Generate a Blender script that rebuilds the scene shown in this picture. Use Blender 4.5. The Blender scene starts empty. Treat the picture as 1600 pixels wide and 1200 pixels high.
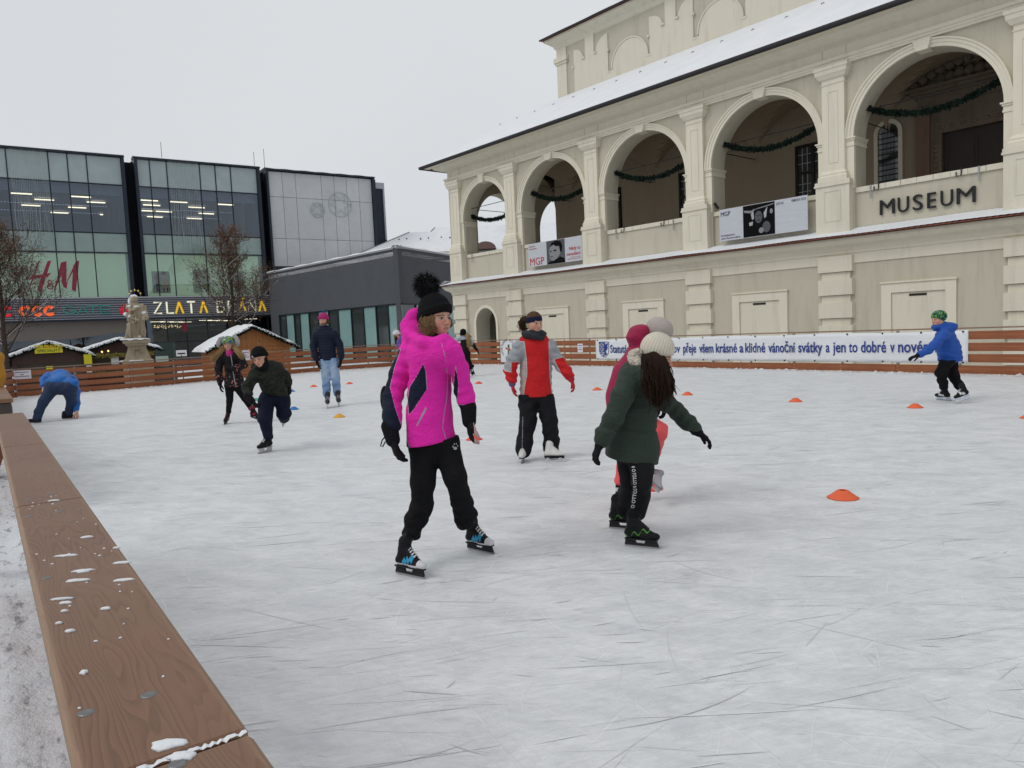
import bpy, math, random
import numpy as np
from mathutils import Vector, Matrix, Euler
random.seed(7); RNG = np.random.default_rng(7)
scene = bpy.context.scene
COL = scene.collection
# ------------------------------------------------------------------ camera
F, PITCH, ROLL = 1150.0, .0763, -.0455          # focal length in photo pixels (1600 wide)
CAM = np.array([0, 0, 1.45])
_fw = np.array([0, math.cos(PITCH), -math.sin(PITCH)]); _u0 = np.array([0, math.sin(PITCH), math.cos(PITCH)]); _r0 = np.array([1., 0, 0])
_rt = math.cos(ROLL)*_r0 + math.sin(ROLL)*_u0; _up = -math.sin(ROLL)*_r0 + math.cos(ROLL)*_u0
cd = bpy.data.cameras.new('camera'); cam = bpy.data.objects.new('camera', cd); COL.objects.link(cam)
cam.matrix_world = Matrix(((_rt[0], _up[0], -_fw[0], CAM[0]), (_rt[1], _up[1], -_fw[1], CAM[1]), (_rt[2], _up[2], -_fw[2], CAM[2]), (0, 0, 0, 1)))
cd.sensor_width = 36; cd.lens = F/1600*36; cd.clip_start = .05; cd.clip_end = 1500
scene.camera = cam
# ------------------------------------------------------------------ sky and light (overcast)
SUN_EL, SUN_AZ = math.radians(48), math.radians(-115)      # azimuth from +y towards +x
w = bpy.data.worlds.new('World'); scene.world = w; w.use_nodes = True
nt = w.node_tree; nt.nodes.clear()
out = nt.nodes.new('ShaderNodeOutputWorld'); bg = nt.nodes.new('ShaderNodeBackground'); bg2 = nt.nodes.new('ShaderNodeBackground'); add = nt.nodes.new('ShaderNodeAddShader')
sky = nt.nodes.new('ShaderNodeTexSky'); sky.sky_type = 'NISHITA'; sky.sun_disc = False; sky.sun_elevation = SUN_EL; sky.sun_rotation = SUN_AZ; sky.dust_density = 5
hs = nt.nodes.new('ShaderNodeHueSaturation'); hs.inputs['Saturation'].default_value = .18
nt.links.new(sky.outputs[0], hs.inputs['Color']); nt.links.new(hs.outputs[0], bg.inputs[0]); bg.inputs[1].default_value = .012
tc = nt.nodes.new('ShaderNodeTexCoord'); nz = nt.nodes.new('ShaderNodeTexNoise'); nz.inputs['Scale'].default_value = 1.3; nz.inputs['Detail'].default_value = 3; nz.inputs['Roughness'].default_value = .4
cr = nt.nodes.new('ShaderNodeValToRGB'); cr.color_ramp.elements[0].color = (.60, .63, .66, 1); cr.color_ramp.elements[1].color = (.665, .69, .715, 1)
cr.color_ramp.elements[0].position = .35; cr.color_ramp.elements[1].position = .68
nt.links.new(tc.outputs['Generated'], nz.inputs['Vector']); nt.links.new(nz.outputs[0], cr.inputs[0]); nt.links.new(cr.outputs[0], bg2.inputs[0]); bg2.inputs[1].default_value = 1.0
nt.links.new(bg.outputs[0], add.inputs[0]); nt.links.new(bg2.outputs[0], add.inputs[1]); nt.links.new(add.outputs[0], out.inputs[0])
sd = bpy.data.lights.new('sun', 'SUN'); sd.energy = .85; sd.angle = math.radians(28); sd.color = (1, .98, .95)
so = bpy.data.objects.new('sun', sd); COL.objects.link(so)
sdir = Vector((math.sin(SUN_AZ)*math.cos(SUN_EL), math.cos(SUN_AZ)*math.cos(SUN_EL), math.sin(SUN_EL)))
so.rotation_euler = (-sdir).to_track_quat('-Z', 'Y').to_euler(); so.location = (0, 0, 60)
scene.view_settings.view_transform = 'Standard'; scene.view_settings.look = 'None'; scene.view_settings.exposure = 0; scene.view_settings.gamma = 1
scene.render.film_transparent = False
try:
    scene.cycles.use_denoising = True; scene.cycles.max_bounces = 8; scene.cycles.transparent_max_bounces = 16
    scene.cycles.sample_clamp_indirect = 4; scene.cycles.caustics_reflective = False; scene.cycles.caustics_refractive = False
except Exception: pass

# ------------------------------------------------------------------ helpers
def V(*a): return np.array(a if len(a) > 1 else a[0], float)
def unit(v): v = np.asarray(v, float); return v/(np.linalg.norm(v)+1e-12)
def ray(x, y): return _fw + _rt*(x-800)/F - _up*(y-600)/F
def at(x, y, Y): d = ray(x, y); return CAM + d*(Y/d[1])                   # photo pixel at world depth Y
def atz(x, y, z=0.): d = ray(x, y); return CAM + d*((z-CAM[2])/d[2])      # photo pixel on a level
WL = {}
def wloc(o): return WL.get(o.name, np.zeros(3)) if o is not None else np.zeros(3)
def thing(name, loc, label, cat, group=None, kind=None):
    o = bpy.data.objects.new(name, None); COL.objects.link(o); o.location = loc; o.empty_display_size = .2
    WL[o.name] = V(loc); o['label'] = label; o['category'] = cat
    if group: o['group'] = group
    if kind: o['kind'] = kind
    return o
def link_mesh(name, verts, faces, mats, parent=None, smooth=False, loc=None, mi=None, attrs=None):
    me = bpy.data.meshes.new(name)
    off = wloc(parent) if parent is not None else (V(loc) if loc is not None else np.zeros(3))
    verts = np.asarray(verts, float).reshape(-1, 3) - off
    if isinstance(faces, np.ndarray):
        n, k = faces.shape
        me.vertices.add(len(verts)); me.vertices.foreach_set('co', verts.astype(np.float32).ravel())
        me.loops.add(n*k); me.loops.foreach_set('vertex_index', faces.astype(np.int32).ravel())
        me.polygons.add(n); me.polygons.foreach_set('loop_start', np.arange(0, n*k, k, dtype=np.int32))
        me.update(calc_edges=True)
    else:
        me.from_pydata([tuple(v) for v in verts], [], faces); me.update()
    if not isinstance(mats, (list, tuple)): mats = [mats]
    for m in mats: me.materials.append(m)
    if mi is not None: me.polygons.foreach_set('material_index', np.asarray(mi, np.int32))
    if smooth: me.polygons.foreach_set('use_smooth', np.ones(len(me.polygons), bool))
    if attrs:
        for k, a in attrs.items():
            a = np.asarray(a, np.float32)
            if a.ndim == 1: at_ = me.attributes.new(k, 'FLOAT', 'POINT'); at_.data.foreach_set('value', a)
            else: at_ = me.attributes.new(k, 'FLOAT_VECTOR', 'POINT'); at_.data.foreach_set('vector', a.ravel())
    o = bpy.data.objects.new(name, me); COL.objects.link(o)
    if parent is not None: o.parent = parent; WL[o.name] = off
    else: o.location = off; WL[o.name] = off
    return o
def tag(o, label, cat, group=None, kind=None):
    if kind: o['kind'] = kind
    if label: o['label'] = label
    if cat: o['category'] = cat
    if group: o['group'] = group
    return o
class MB:
    def __init__(s): s.v = []; s.f = []; s.m = []; s.cur = 0
    def add(s, vs, fs):
        b = len(s.v); s.v += [tuple(v) for v in vs]; s.f += [tuple(b+i for i in f) for f in fs]; s.m += [s.cur]*len(fs); return s
    def box(s, c, sz, ax=None):
        c = V(c); ax = np.eye(3) if ax is None else np.asarray(ax)
        P = [c + ax[0]*sz[0]*i/2 + ax[1]*sz[1]*j/2 + ax[2]*sz[2]*k/2 for i in (-1, 1) for j in (-1, 1) for k in (-1, 1)]
        return s.add(P, [(0, 1, 3, 2), (4, 6, 7, 5), (0, 4, 5, 1), (2, 3, 7, 6), (0, 2, 6, 4), (1, 5, 7, 3)])
    def fbox(s, fr, a0, a1, b0, b1, z0, z1):                              # box in a frame fr(a, b, z)
        P = [fr(a, b, z) for a in (a0, a1) for b in (b0, b1) for z in (z0, z1)]
        return s.add(P, [(0, 1, 3, 2), (4, 6, 7, 5), (0, 4, 5, 1), (2, 3, 7, 6), (0, 2, 6, 4), (1, 5, 7, 3)])
    def prism(s, A, B):                                                   # two matching outlines
        n = len(A); return s.add(list(A)+list(B), [tuple(range(n))[::-1], tuple(range(n, 2*n))] + [(i, (i+1) % n, n+(i+1) % n, n+i) for i in range(n)])
    def ring(s, outlines, closed=True, caps=True):                        # loft through outlines
        n = len(outlines[0]); vs = [p for o in outlines for p in o]; fs = []
        for k in range(len(outlines)-1):
            for i in range(n if closed else n-1):
                j = (i+1) % n; fs.append((k*n+i, k*n+j, (k+1)*n+j, (k+1)*n+i))
        if caps and closed: fs += [tuple(range(n))[::-1], tuple(range((len(outlines)-1)*n, len(outlines)*n))]
        return s.add(vs, fs)
    def tube(s, path, r, n=6, caps=True):
        path = [V(p) for p in path]; rs = r if hasattr(r, '__len__') else [r]*len(path); outs = []; u = None
        for i, p in enumerate(path):
            t = unit(path[min(i+1, len(path)-1)]-path[max(i-1, 0)])
            if u is None: u = unit(np.cross(t, V(0, 0, 1) if abs(t[2]) < .9 else V(1, 0, 0)))
            u = unit(u-t*(u@t)); w_ = np.cross(t, u)
            outs.append([p+(u*math.cos(a)+w_*math.sin(a))*rs[i] for a in [2*math.pi*k/n for k in range(n)]])
        return s.ring(outs, caps=caps)
    def lathe(s, c, prof, n=16, ax=(0, 0, 1), e1=None):
        ax = unit(ax); e1 = unit(np.cross(ax, V(0, 1, 0) if abs(ax[1]) < .9 else V(1, 0, 0))) if e1 is None else unit(e1); e2 = np.cross(ax, e1)
        return s.ring([[V(c)+ax*h+(e1*math.cos(a)+e2*math.sin(a))*r for a in [2*math.pi*k/n for k in range(n)]] for r, h in prof])
    def grid(s, fn, us, vs):
        P = [fn(u, v) for v in vs for u in us]; n = len(us)
        return s.add(P, [(j*n+i, j*n+i+1, (j+1)*n+i+1, (j+1)*n+i) for j in range(len(vs)-1) for i in range(n-1)])
    def build(s, name, m, parent=None, smooth=False, loc=None):
        ms = m if isinstance(m, (list, tuple)) else [m]
        return link_mesh(name, s.v, s.f, ms, parent, smooth, loc, s.m if len(ms) > 1 else None)

# ------------------------------------------------------------------ materials
MC = {}
def N(nt, t, **k):
    n = nt.nodes.new(t)
    for a, b in k.items():
        if a.startswith('i_'): n.inputs[a[2:].replace('_', ' ')].default_value = b
        else: setattr(n, a, b)
    return n
def c4(c): return (c[0], c[1], c[2], 1)
def base_mat(name):
    m = bpy.data.materials.new(name); m.use_nodes = True; nt = m.node_tree
    return m, nt, nt.nodes['Principled BSDF']
def noise(nt, vec, scale, detail=4, rough=.55, dist=0):
    n = N(nt, 'ShaderNodeTexNoise'); n.inputs['Scale'].default_value = scale; n.inputs['Detail'].default_value = detail
    n.inputs['Roughness'].default_value = rough; n.inputs['Distortion'].default_value = dist
    nt.links.new(vec, n.inputs['Vector']); return n.outputs[0]
def ramp(nt, fac, stops):
    r = N(nt, 'ShaderNodeValToRGB'); e = r.color_ramp.elements
    while len(e) < len(stops): e.new(.5)
    for k, (p, c) in enumerate(stops): e[k].position = p; e[k].color = c4(c) if hasattr(c, '__len__') else (c, c, c, 1)
    nt.links.new(fac, r.inputs[0]); return r.outputs[0]
def mix(nt, fac, a, b, typ='MIX'):
    n = N(nt, 'ShaderNodeMix', data_type='RGBA', blend_type=typ)
    for sock, v in ((n.inputs[0], fac), (n.inputs[6], a), (n.inputs[7], b)):
        if hasattr(v, 'is_linked') or isinstance(v, bpy.types.NodeSocket): nt.links.new(v, sock)
        elif sock is n.inputs[0]: sock.default_value = v
        else: sock.default_value = c4(v)
    return n.outputs[2]
def math_(nt, op, a, b=0., c=None):
    n = N(nt, 'ShaderNodeMath', operation=op)
    for i, v in enumerate([a, b] + ([c] if c is not None else [])):
        if isinstance(v, bpy.types.NodeSocket): nt.links.new(v, n.inputs[i])
        else: n.inputs[i].default_value = v
    return n.outputs[0]
def objco(nt, scale=None, rot=None, kind='Object'):
    t = N(nt, 'ShaderNodeTexCoord'); o = t.outputs[kind]
    if scale is None and rot is None: return o
    m = N(nt, 'ShaderNodeMapping'); nt.links.new(o, m.inputs[0])
    if scale is not None: m.inputs['Scale'].default_value = scale
    if rot is not None: m.inputs['Rotation'].default_value = rot
    return m.outputs[0]
def objrot(nt, ang, scale):
    a = objco(nt, None, (0, 0, ang)); m = N(nt, 'ShaderNodeMapping'); nt.links.new(a, m.inputs[0]); m.inputs['Scale'].default_value = scale; return m.outputs[0]
def bump(nt, p, h, strength=.3, dist=.01):
    b = N(nt, 'ShaderNodeBump'); b.inputs['Strength'].default_value = strength; b.inputs['Distance'].default_value = dist
    nt.links.new(h, b.inputs['Height']); nt.links.new(b.outputs[0], p.inputs['Normal']); return b
def pmat(name, col, rough=.8, var=.15, vs=3., bs=60., bstr=.2, bd=.004, metal=0., spec=.25, stain=None, sscale=1.5, emit=None, estr=0., sheen=0.):
    if name in MC: return MC[name]
    m, nt, p = base_mat(name); co = objco(nt)
    n1 = noise(nt, co, vs, 5); c = mix(nt, n1, [x*(1-var) for x in col], [min(1, x*(1+var)) for x in col])
    if stain is not None:
        s = ramp(nt, noise(nt, co, sscale, 6, .65), [(.52, 0), (.72, 1)]); c = mix(nt, math_(nt, 'MULTIPLY', s, .6), c, stain)
    nt.links.new(c, p.inputs['Base Color']); p.inputs['Roughness'].default_value = rough; p.inputs['Metallic'].default_value = metal
    p.inputs['Specular IOR Level'].default_value = spec
    if sheen: p.inputs['Sheen Weight'].default_value = sheen
    if bstr: bump(nt, p, noise(nt, co, bs, 3), bstr, bd)
    if emit is not None: p.inputs['Emission Color'].default_value = c4(emit); p.inputs['Emission Strength'].default_value = estr
    MC[name] = m; return m

SNOW = None
def snow_mat():
    m, nt, p = base_mat('snow'); co = objco(nt)
    c = mix(nt, noise(nt, co, 1.1, 6), (.66, .68, .71), (.80, .81, .83)); nt.links.new(c, p.inputs['Base Color'])
    p.inputs['Roughness'].default_value = .75; p.inputs['Specular IOR Level'].default_value = .3
    bump(nt, p, noise(nt, co, 22, 6, .65), .45, .02); return m
SNOW = snow_mat()
def wood_mat(name, dark, mid, light, axis=0, scale=1., rough=.6, bstr=.25, knots=True):
    """boards whose grain runs along object axis 0/1/2 (meshes of boards are built in their own frame)"""
    m, nt, p = base_mat(name); s = [26., 26., 26.]; s[axis] = 1.1
    co = objco(nt, tuple(x*scale for x in s))
    g = noise(nt, co, 1.0, 6, .6, .6)
    co2 = objco(nt); big = noise(nt, co2, 1.7*scale, 4)
    c = ramp(nt, g, [(.25, dark), (.5, mid), (.78, light)])
    c = mix(nt, math_(nt, 'MULTIPLY', ramp(nt, big, [(.35, 0), (.75, 1)]), .55), c, dark)
    if knots:
        vn = N(nt, 'ShaderNodeTexVoronoi'); sc = [4., 4., 4.]; sc[axis] = 1.3; nt.links.new(objco(nt, tuple(x*scale for x in sc)), vn.inputs['Vector']); vn.inputs['Scale'].default_value = 1.6
        k = ramp(nt, vn.outputs['Distance'], [(.05, 1), (.13, 0)]); c = mix(nt, math_(nt, 'MULTIPLY', k, .7), c, [x*.35 for x in dark])
    nt.links.new(c, p.inputs['Base Color']); p.inputs['Roughness'].default_value = rough
    bump(nt, p, g, bstr, .003); return m
def attr(nt, name, vec=False):
    a = N(nt, 'ShaderNodeAttribute'); a.attribute_name = name; return a.outputs['Vector' if vec else 'Fac']
# ================================================================== GROUND, ICE, FENCES
FP = [(-15.31, 22.66), (-12.75, 24.6), (-10.95, 27.1), (-8.95, 29.3), (-7.2, 30.9), (-5.02, 31.9), (-2.3, 31.35), (-.43, 29.55), (2.69, 25.55), (7.4, 19.35), (10.5, 14.85), (14.2, 9.4), (17.0, 5.2)]
FH = [.87, .90, .92, .955, .975, .985, .995, .99, .975, 1.0, 1.015, 1.02, 1.02]
RD = unit(V(-.583, .812, 0)); RN = V(RD[1], -RD[0], 0)           # near rail: direction and side (towards the ice)
R0 = V(-.302, .769, 0)                                            # a point below its ice-side edge
rail_pt = lambda t, n=0., z=0.: R0 + RD*t + RN*n + V(0, 0, z)
LC = rail_pt(24.2)                                               # left corner of the rink
# ice material
def ice_mat():
    m, nt, p = base_mat('ice')
    co = objco(nt)
    big = noise(nt, co, .35, 5, .6); med = noise(nt, co, 2.3, 6, .65)
    mot = noise(nt, objrot(nt, .3, (2.2, 4.2, 1)), 1., 10, .74, .5); mot2 = noise(nt, objrot(nt, -.25, (9, 30, 1)), 1., 7, .72, .3)
    mm = math_(nt, 'ADD', math_(nt, 'MULTIPLY', mot, .62), math_(nt, 'MULTIPLY', mot2, .38))
    c = mix(nt, ramp(nt, mm, [(.38, 0), (.61, 1)]), (.525, .543, .563), (.775, .785, .795)); c = mix(nt, math_(nt, 'MULTIPLY', ramp(nt, big, [(.3, 1), (.6, 0)]), .35), c, (.62, .635, .65))
    c = mix(nt, math_(nt, 'MULTIPLY', ramp(nt, med, [(.45, 0), (.7, 1)]), .35), c, (.70, .71, .72))
    scr = None
    for i, (ang, sx, sy, th) in enumerate([(.3, 1.2, 46, .64), (-.5, 1.0, 60, .65), (1.1, 1.5, 52, .65), (2.0, 1.1, 40, .66), (-1.2, .9, 55, .66), (.75, 2.2, 90, .64), (2.6, 2.0, 80, .65)]):
        cc = objrot(nt, ang, (sx, sy, 1)); warp = noise(nt, co, .35+.1*i, 2)
        va = N(nt, 'ShaderNodeVectorMath', operation='ADD'); nt.links.new(cc, va.inputs[0])
        vs_ = N(nt, 'ShaderNodeVectorMath', operation='SCALE'); cmb = N(nt, 'ShaderNodeCombineXYZ'); nt.links.new(warp, cmb.inputs[1]); nt.links.new(cmb.outputs[0], vs_.inputs[0]); vs_.inputs['Scale'].default_value = 16+5*i
        nt.links.new(vs_.outputs[0], va.inputs[1])
        n_ = noise(nt, va.outputs[0], 1., 2, .5); l = ramp(nt, n_, [(th, 0), (th+.05, 1)])
        scr = l if scr is None else math_(nt, 'MAXIMUM', scr, l)
    patch = ramp(nt, noise(nt, co, .8, 3), [(.3, .35), (.65, 1)]); scr = math_(nt, 'MULTIPLY', scr, patch)
    c = mix(nt, math_(nt, 'MULTIPLY', scr, .75), c, (.76, .77, .78))
    # dark scratches
    cc = objrot(nt, -.35, (1.6, 44, 1)); d = ramp(nt, noise(nt, cc, 1., 3, .6), [(.64, 0), (.70, 1)])
    c = mix(nt, math_(nt, 'MULTIPLY', d, .22), c, (.48, .50, .52))
    nt.links.new(c, p.inputs['Base Color'])
    r = ramp(nt, med, [(.3, .34), (.7, .62)]); nt.links.new(r, p.inputs['Roughness']); p.inputs['Specular IOR Level'].default_value = .28
    h = math_(nt, 'ADD', scr, math_(nt, 'ADD', math_(nt, 'MULTIPLY', noise(nt, co, 40, 5, .7), .6), math_(nt, 'MULTIPLY', mm, 2.))); bump(nt, p, h, .4, .008)
    return m
ICE = ice_mat()
rink = [rail_pt(-3.5, .02), rail_pt(0, .02), rail_pt(12, .02), LC] + [V(x, y, 0) for x, y in FP] + [V(17.5, -3, 0), V(4, -4.5, 0)]
top = [V(p[0], p[1], 0) for p in rink]
mb = MB(); mb.prism([p+V(0, 0, -.9) for p in top], top)
tag(mb.build('ice_rink', ICE), 'white scratched ice of the skating rink', 'ice', kind='structure')

def ground_mat():
    m, nt, p = base_mat('ground_snow'); co = objco(nt)
    c = mix(nt, noise(nt, co, .9, 6, .65), (.58, .60, .63), (.76, .77, .79))
    tr = objrot(nt, -2.19, (3.5, 11, 1)); d = ramp(nt, noise(nt, tr, 1.2, 7, .72), [(.54, 0), (.64, 1)])
    c = mix(nt, math_(nt, 'MULTIPLY', d, .75), c, (.17, .165, .165))
    d2 = ramp(nt, noise(nt, co, 7, 6, .7), [(.58, 0), (.72, 1)]); c = mix(nt, math_(nt, 'MULTIPLY', d2, .5), c, (.30, .29, .28))
    nt.links.new(c, p.inputs['Base Color']); p.inputs['Roughness'].default_value = .7
    bump(nt, p, noise(nt, co, 9, 7, .7), .7, .05); return m
def gz(x, y):
    d = math.hypot(x, y); t = min(1, max(0, (d-6)/12)); t = t*t*(3-2*t)
    return -.32-.55*t + .02*math.sin(x*2.1)*math.cos(y*1.7)
def axis(a, near, far):
    r = [-far, -far/2, -far/4, -80, -55]; x = -40.
    while x <= 40: r.append(x); x += near
    return r+[55, 80, far/4, far/2, far]
mb = MB(); xs = axis(0, 2., 600); ys = axis(0, 2., 600)
mb.grid(lambda x, y: V(x, y, gz(x, y)), xs, ys)
tag(mb.build('ground', ground_mat(), smooth=True), 'trodden snow on the town square around the rink', 'ground', kind='structure')
# fine trodden snow beside the near rail
mb = MB()
def tramp(u, v):
    P = rail_pt(u, -.16-v)
    h = .030*math.sin(P[0]*9+math.sin(P[1]*7)*2)*math.cos(P[1]*11+P[0]*3)+.018*math.sin(P[0]*23+P[1]*17)+.012*math.sin(u*31+v*9)*math.sin(v*37)
    return V(P[0], P[1], -.05-.25*max(0, v-1.2)+h*min(1, v*3+.2))
mb.grid(tramp, [-2.5+.06*i for i in range(330)], [-.12+.035*i for i in range(80)])
tag(mb.build('path', ground_mat(), smooth=True), 'trodden dirty snow of the path outside the rink rail', 'path', kind='structure')

# --- wood
W_FENCE = wood_mat('fence_wood', (.16, .045, .015), (.285, .088, .030), (.37, .130, .046), 0, 1., .55)
W_TOP = wood_mat('rail_wood', (.16, .095, .062), (.235, .145, .098), (.30, .19, .125), 0, 1., .6)
def plank_mat():
    m, nt, p = base_mat('weathered_plank'); co = objco(nt)
    st = objco(nt, (1.0, 9, 9)); warp = noise(nt, st, 1.1, 3, .5)
    sep = N(nt, 'ShaderNodeSeparateXYZ'); nt.links.new(co, sep.inputs[0])
    t = math_(nt, 'ADD', math_(nt, 'MULTIPLY', sep.outputs[1], 55), math_(nt, 'MULTIPLY', warp, 26))
    rings = math_(nt, 'FRACT', t); g = ramp(nt, rings, [(0, .15), (.35, .55), (.86, .72), (.97, .1)])
    fine = noise(nt, objco(nt, (6, 260, 60)), 1., 4, .6)
    c = mix(nt, g, (.095, .038, .018), (.215, .107, .058)); c = mix(nt, math_(nt, 'MULTIPLY', fine, .5), c, (.235, .137, .085))
    blot = ramp(nt, noise(nt, co, 2.2, 5, .6), [(.4, 0), (.68, 1)]); c = mix(nt, math_(nt, 'MULTIPLY', blot, .55), c, (.215, .128, .078))
    red = ramp(nt, noise(nt, co, 4.7, 3), [(.5, 0), (.75, 1)]); c = mix(nt, math_(nt, 'MULTIPLY', red, .4), c, (.20, .085, .045))
    # worn lighter edges
    ed = ramp(nt, math_(nt, 'ABSOLUTE', math_(nt, 'SUBTRACT', sep.outputs[1], 0.)), [(.068, 0), (.079, 1)]); c = mix(nt, math_(nt, 'MULTIPLY', ed, math_(nt, 'ADD', .25, math_(nt, 'MULTIPLY', fine, .6))), c, (.34, .215, .125))
    nt.links.new(c, p.inputs['Base Color']); p.inputs['Roughness'].default_value = .5; p.inputs['Specular IOR Level'].default_value = .4
    bump(nt, p, math_(nt, 'ADD', g, fine), .35, .0015); return m
W_PLANK = plank_mat()
STEEL = pmat('galvanised_steel', (.33, .34, .35), .5, .2, 6, metal=.6)
SCREW = pmat('screw_head', (.42, .42, .42), .4, .1, 20, metal=.7)

def framed(name, m, parent, A, ax, L, sy, sz, bev=.004, scr=None):
    """a board as its own object whose local x runs along ax"""
    ax = unit(ax); side = unit(np.cross(V(0, 0, 1), ax)); upv = np.cross(ax, side)
    me = bpy.data.meshes.new(name); b = bev; outs = []
    for x, k in ((0, 1), (b, 0), (L-b, 0), (L, 1)):
        y1, z1 = sy/2-(b if k else 0), sz/2-(b if k else 0)
        outs.append([(x, y1-b, z1), (x, y1, z1-b), (x, y1, -z1+b), (x, y1-b, -z1), (x, -y1+b, -z1), (x, -y1, -z1+b), (x, -y1, z1-b), (x, -y1+b, z1)])
    t = MB(); t.ring(outs)
    if scr:
        t.cur = 1
        for x, sgn in scr:
            for z in ((-.04, .04) if sz > .15 else (0,)):
                t.add([(x-.009, sgn*(sy/2+.003), z-.009), (x+.009, sgn*(sy/2+.003), z-.009), (x+.009, sgn*(sy/2+.003), z+.009), (x-.009, sgn*(sy/2+.003), z+.009)], [(0, 1, 2, 3)])
    me.from_pydata(t.v, [], t.f); me.materials.append(m)
    if scr: me.materials.append(SCREW); me.polygons.foreach_set('material_index', t.m)
    me.update()
    o = bpy.data.objects.new(name, me); COL.objects.link(o)
    R = Matrix(((ax[0], side[0], upv[0]), (ax[1], side[1], upv[1]), (ax[2], side[2], upv[2]))).to_4x4()
    R.translation = Vector(A - (wloc(parent) if parent else 0)); o.matrix_local = R
    if parent: o.parent = parent; o.matrix_local = R
    WL[o.name] = V(A)
    return o
def fence(name, pts, hs, label, split=True):
    root = thing(name, (*pts[0], 0), label, 'fence', 'wooden fences round the rink')
    
    for i in range(len(pts)-1):
        a, b = V(*pts[i], 0), V(*pts[i+1], 0); L = np.linalg.norm(b-a); d = (b-a)/L; nrm = V(-d[1], d[0], 0)  # nrm points away from the ice for this winding
        n = max(1, round(L/2.6)); h0, h1 = hs[i], hs[i+1]
        framed('top_rail', W_TOP, root, a+V(0, 0, h0-.014)+nrm*.06, d*L+V(0, 0, h1-h0), np.linalg.norm(V(*(d*L)[:2], h1-h0)), .15, .028)
        for k in range(4):
            fr = [.155, .405, .65, .90][3-k]; fr = [.83, .585, .345, .105][k]
            for j in range(n):
                t0, t1 = j/n, (j+1)/n; p0 = a+d*L*t0; p1 = a+d*L*t1
                z0 = (h0+(h1-h0)*t0)*fr; z1 = (h0+(h1-h0)*t1)*fr; jj = random.uniform(-.004, .004)
                v = p1-p0+V(0, 0, z1-z0)
                framed('board', W_FENCE, root, p0+d*.002+V(0, 0, z0+jj), v, np.linalg.norm(v)-.004, .026, .178*h0, scr=[(.05, -1), (np.linalg.norm(v)/2, -1)])
        for j in range(n*2+(i == len(pts)-2)):
            t = j/(2*n); P = a+d*L*t+d*.03; h = h0+(h1-h0)*t
            if j % 2 == 0:
                pm = MB(); pm.box(P+nrm*.045+V(0, 0, h/2-.4), (.05, .05, h+.72), (d, nrm, V(0, 0, 1))); pm.build('post', STEEL, root)
            else:
                pm = MB(); pm.box(P+nrm*.03+V(0, 0, h/2-.02), (.045, .025, h-.06), (d, nrm, V(0, 0, 1))); pm.build('batten', STEEL, root)
    return root
fence('fence', [tuple(LC[:2]), tuple(FP[0]), FP[1], FP[2], FP[3], FP[4], FP[5]], [.87, .87, .90, .92, .955, .975, .985], 'brown board fence at the back left of the rink in front of the market stalls')
fence('fence', FP[5:], FH[5:], 'brown board fence along the museum side carrying the long white banner')
# near rail --------------------------------------------------------
rl = thing('rink_rail', (*R0[:2], 0), 'weathered brown plank rail with screws and bits of snow in the near left corner', 'rail', 'wooden fences round the rink')
ZR = 1.03; seams = [-1.6, .068, 1.79, 3.45, 4.62]
def seam_t(x, y): P = atz(x, y, ZR); return float((P-rail_pt(0, 0, ZR))@RD)
s1 = seam_t(389, 1138); s2 = seam_t(133, 776); s3 = seam_t(69, 692); s4 = seam_t(38, 644)
cuts = [s1-1.65, s1, s2, s3, s4]
for a, b in zip(cuts[:-1], cuts[1:]):
    g = .008 if a < s1-.1 else .003
    framed('plank', W_PLANK, rl, rail_pt(a, -.08, ZR-.02), RD, b-a-g, .16, .04, .006)
for a in cuts[:-1]:
    for z in (.80, .56, .32, .09): framed('board', W_FENCE, rl, rail_pt(a+.02, -.005, z), RD, 1.5, .026, .15)
for a in cuts[:-1]+[cuts[-1]-.1]:
    pm = MB(); pm.box(rail_pt(a+.06, -.038, .3), (.05, .05, 1.36), (RD, RN, V(0, 0, 1))); pm.build('post', STEEL, rl)
# oval screw heads sunk in the plank
def dot(px, py, r=.011):
    P = atz(px, py, ZR+.0015); m_ = MB(); m_.lathe(P-V(0, 0, .0012), [(r*1.12, -.004), (r*1.12, .0), (r, .0002), (r*.86, .0010), (r*.3, .0004), (.0005, .0002)], 18); return m_
for px, py in [(232, 1084), (134, 1112), (277, 1192), (73, 902), (92, 799), (45, 806), (80, 770), (78, 728), (45, 779), (33, 683)]:
    dot(px, py, .0085 if py > 850 else .008).build('screw', pmat('sunk_screw', (.20, .20, .195), .38, .35, 90, metal=.75), rl)
# snow patches on the rail: small irregular flat heaps
def heap(P, rx, ry, h, ax, n=14, seed=0, name='snow_patch', parent=None):
    rg = random.Random(seed); ax = unit(ax); side = np.cross(V(0, 0, 1), ax); m_ = MB(); rr = [rg.uniform(.6, 1.15) for _ in range(n)]
    outs = []
    for k, (f, z) in enumerate([(1, 0), (.93, .5), (.7, .85), (.35, 1)]):
        outs.append([P+(ax*math.cos(a)*rx+side*math.sin(a)*ry)*f*rr[i]+V(0, 0, h*z) for i, a in enumerate([2*math.pi*i/n for i in range(n)])])
    m_.ring(outs); return m_.build(name, SNOW, parent, smooth=True)
for i, (px, py, lx, ly) in enumerate([(262, 1164, .02, .012), (130, 893, .022, .010), (120, 908, .022, .007), (105, 869, .026, .005), (197, 907, .022, .006), (136, 840, .014, .006), (191, 880, .018, .006), (165, 952, .01, .006), (97, 937, .02, .003), (103, 943, .012, .005), (131, 1052, .006, .006), (84, 783, .018, .006), (110, 987, .008, .004), (92, 975, .006, .003), (182, 857, .008, .004), (101, 956, .006, .004), (284, 1183, .018, .01)]):
    heap(atz(px, py, ZR), lx, ly, .004, (1, .1, 0), seed=i, parent=rl)
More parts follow.
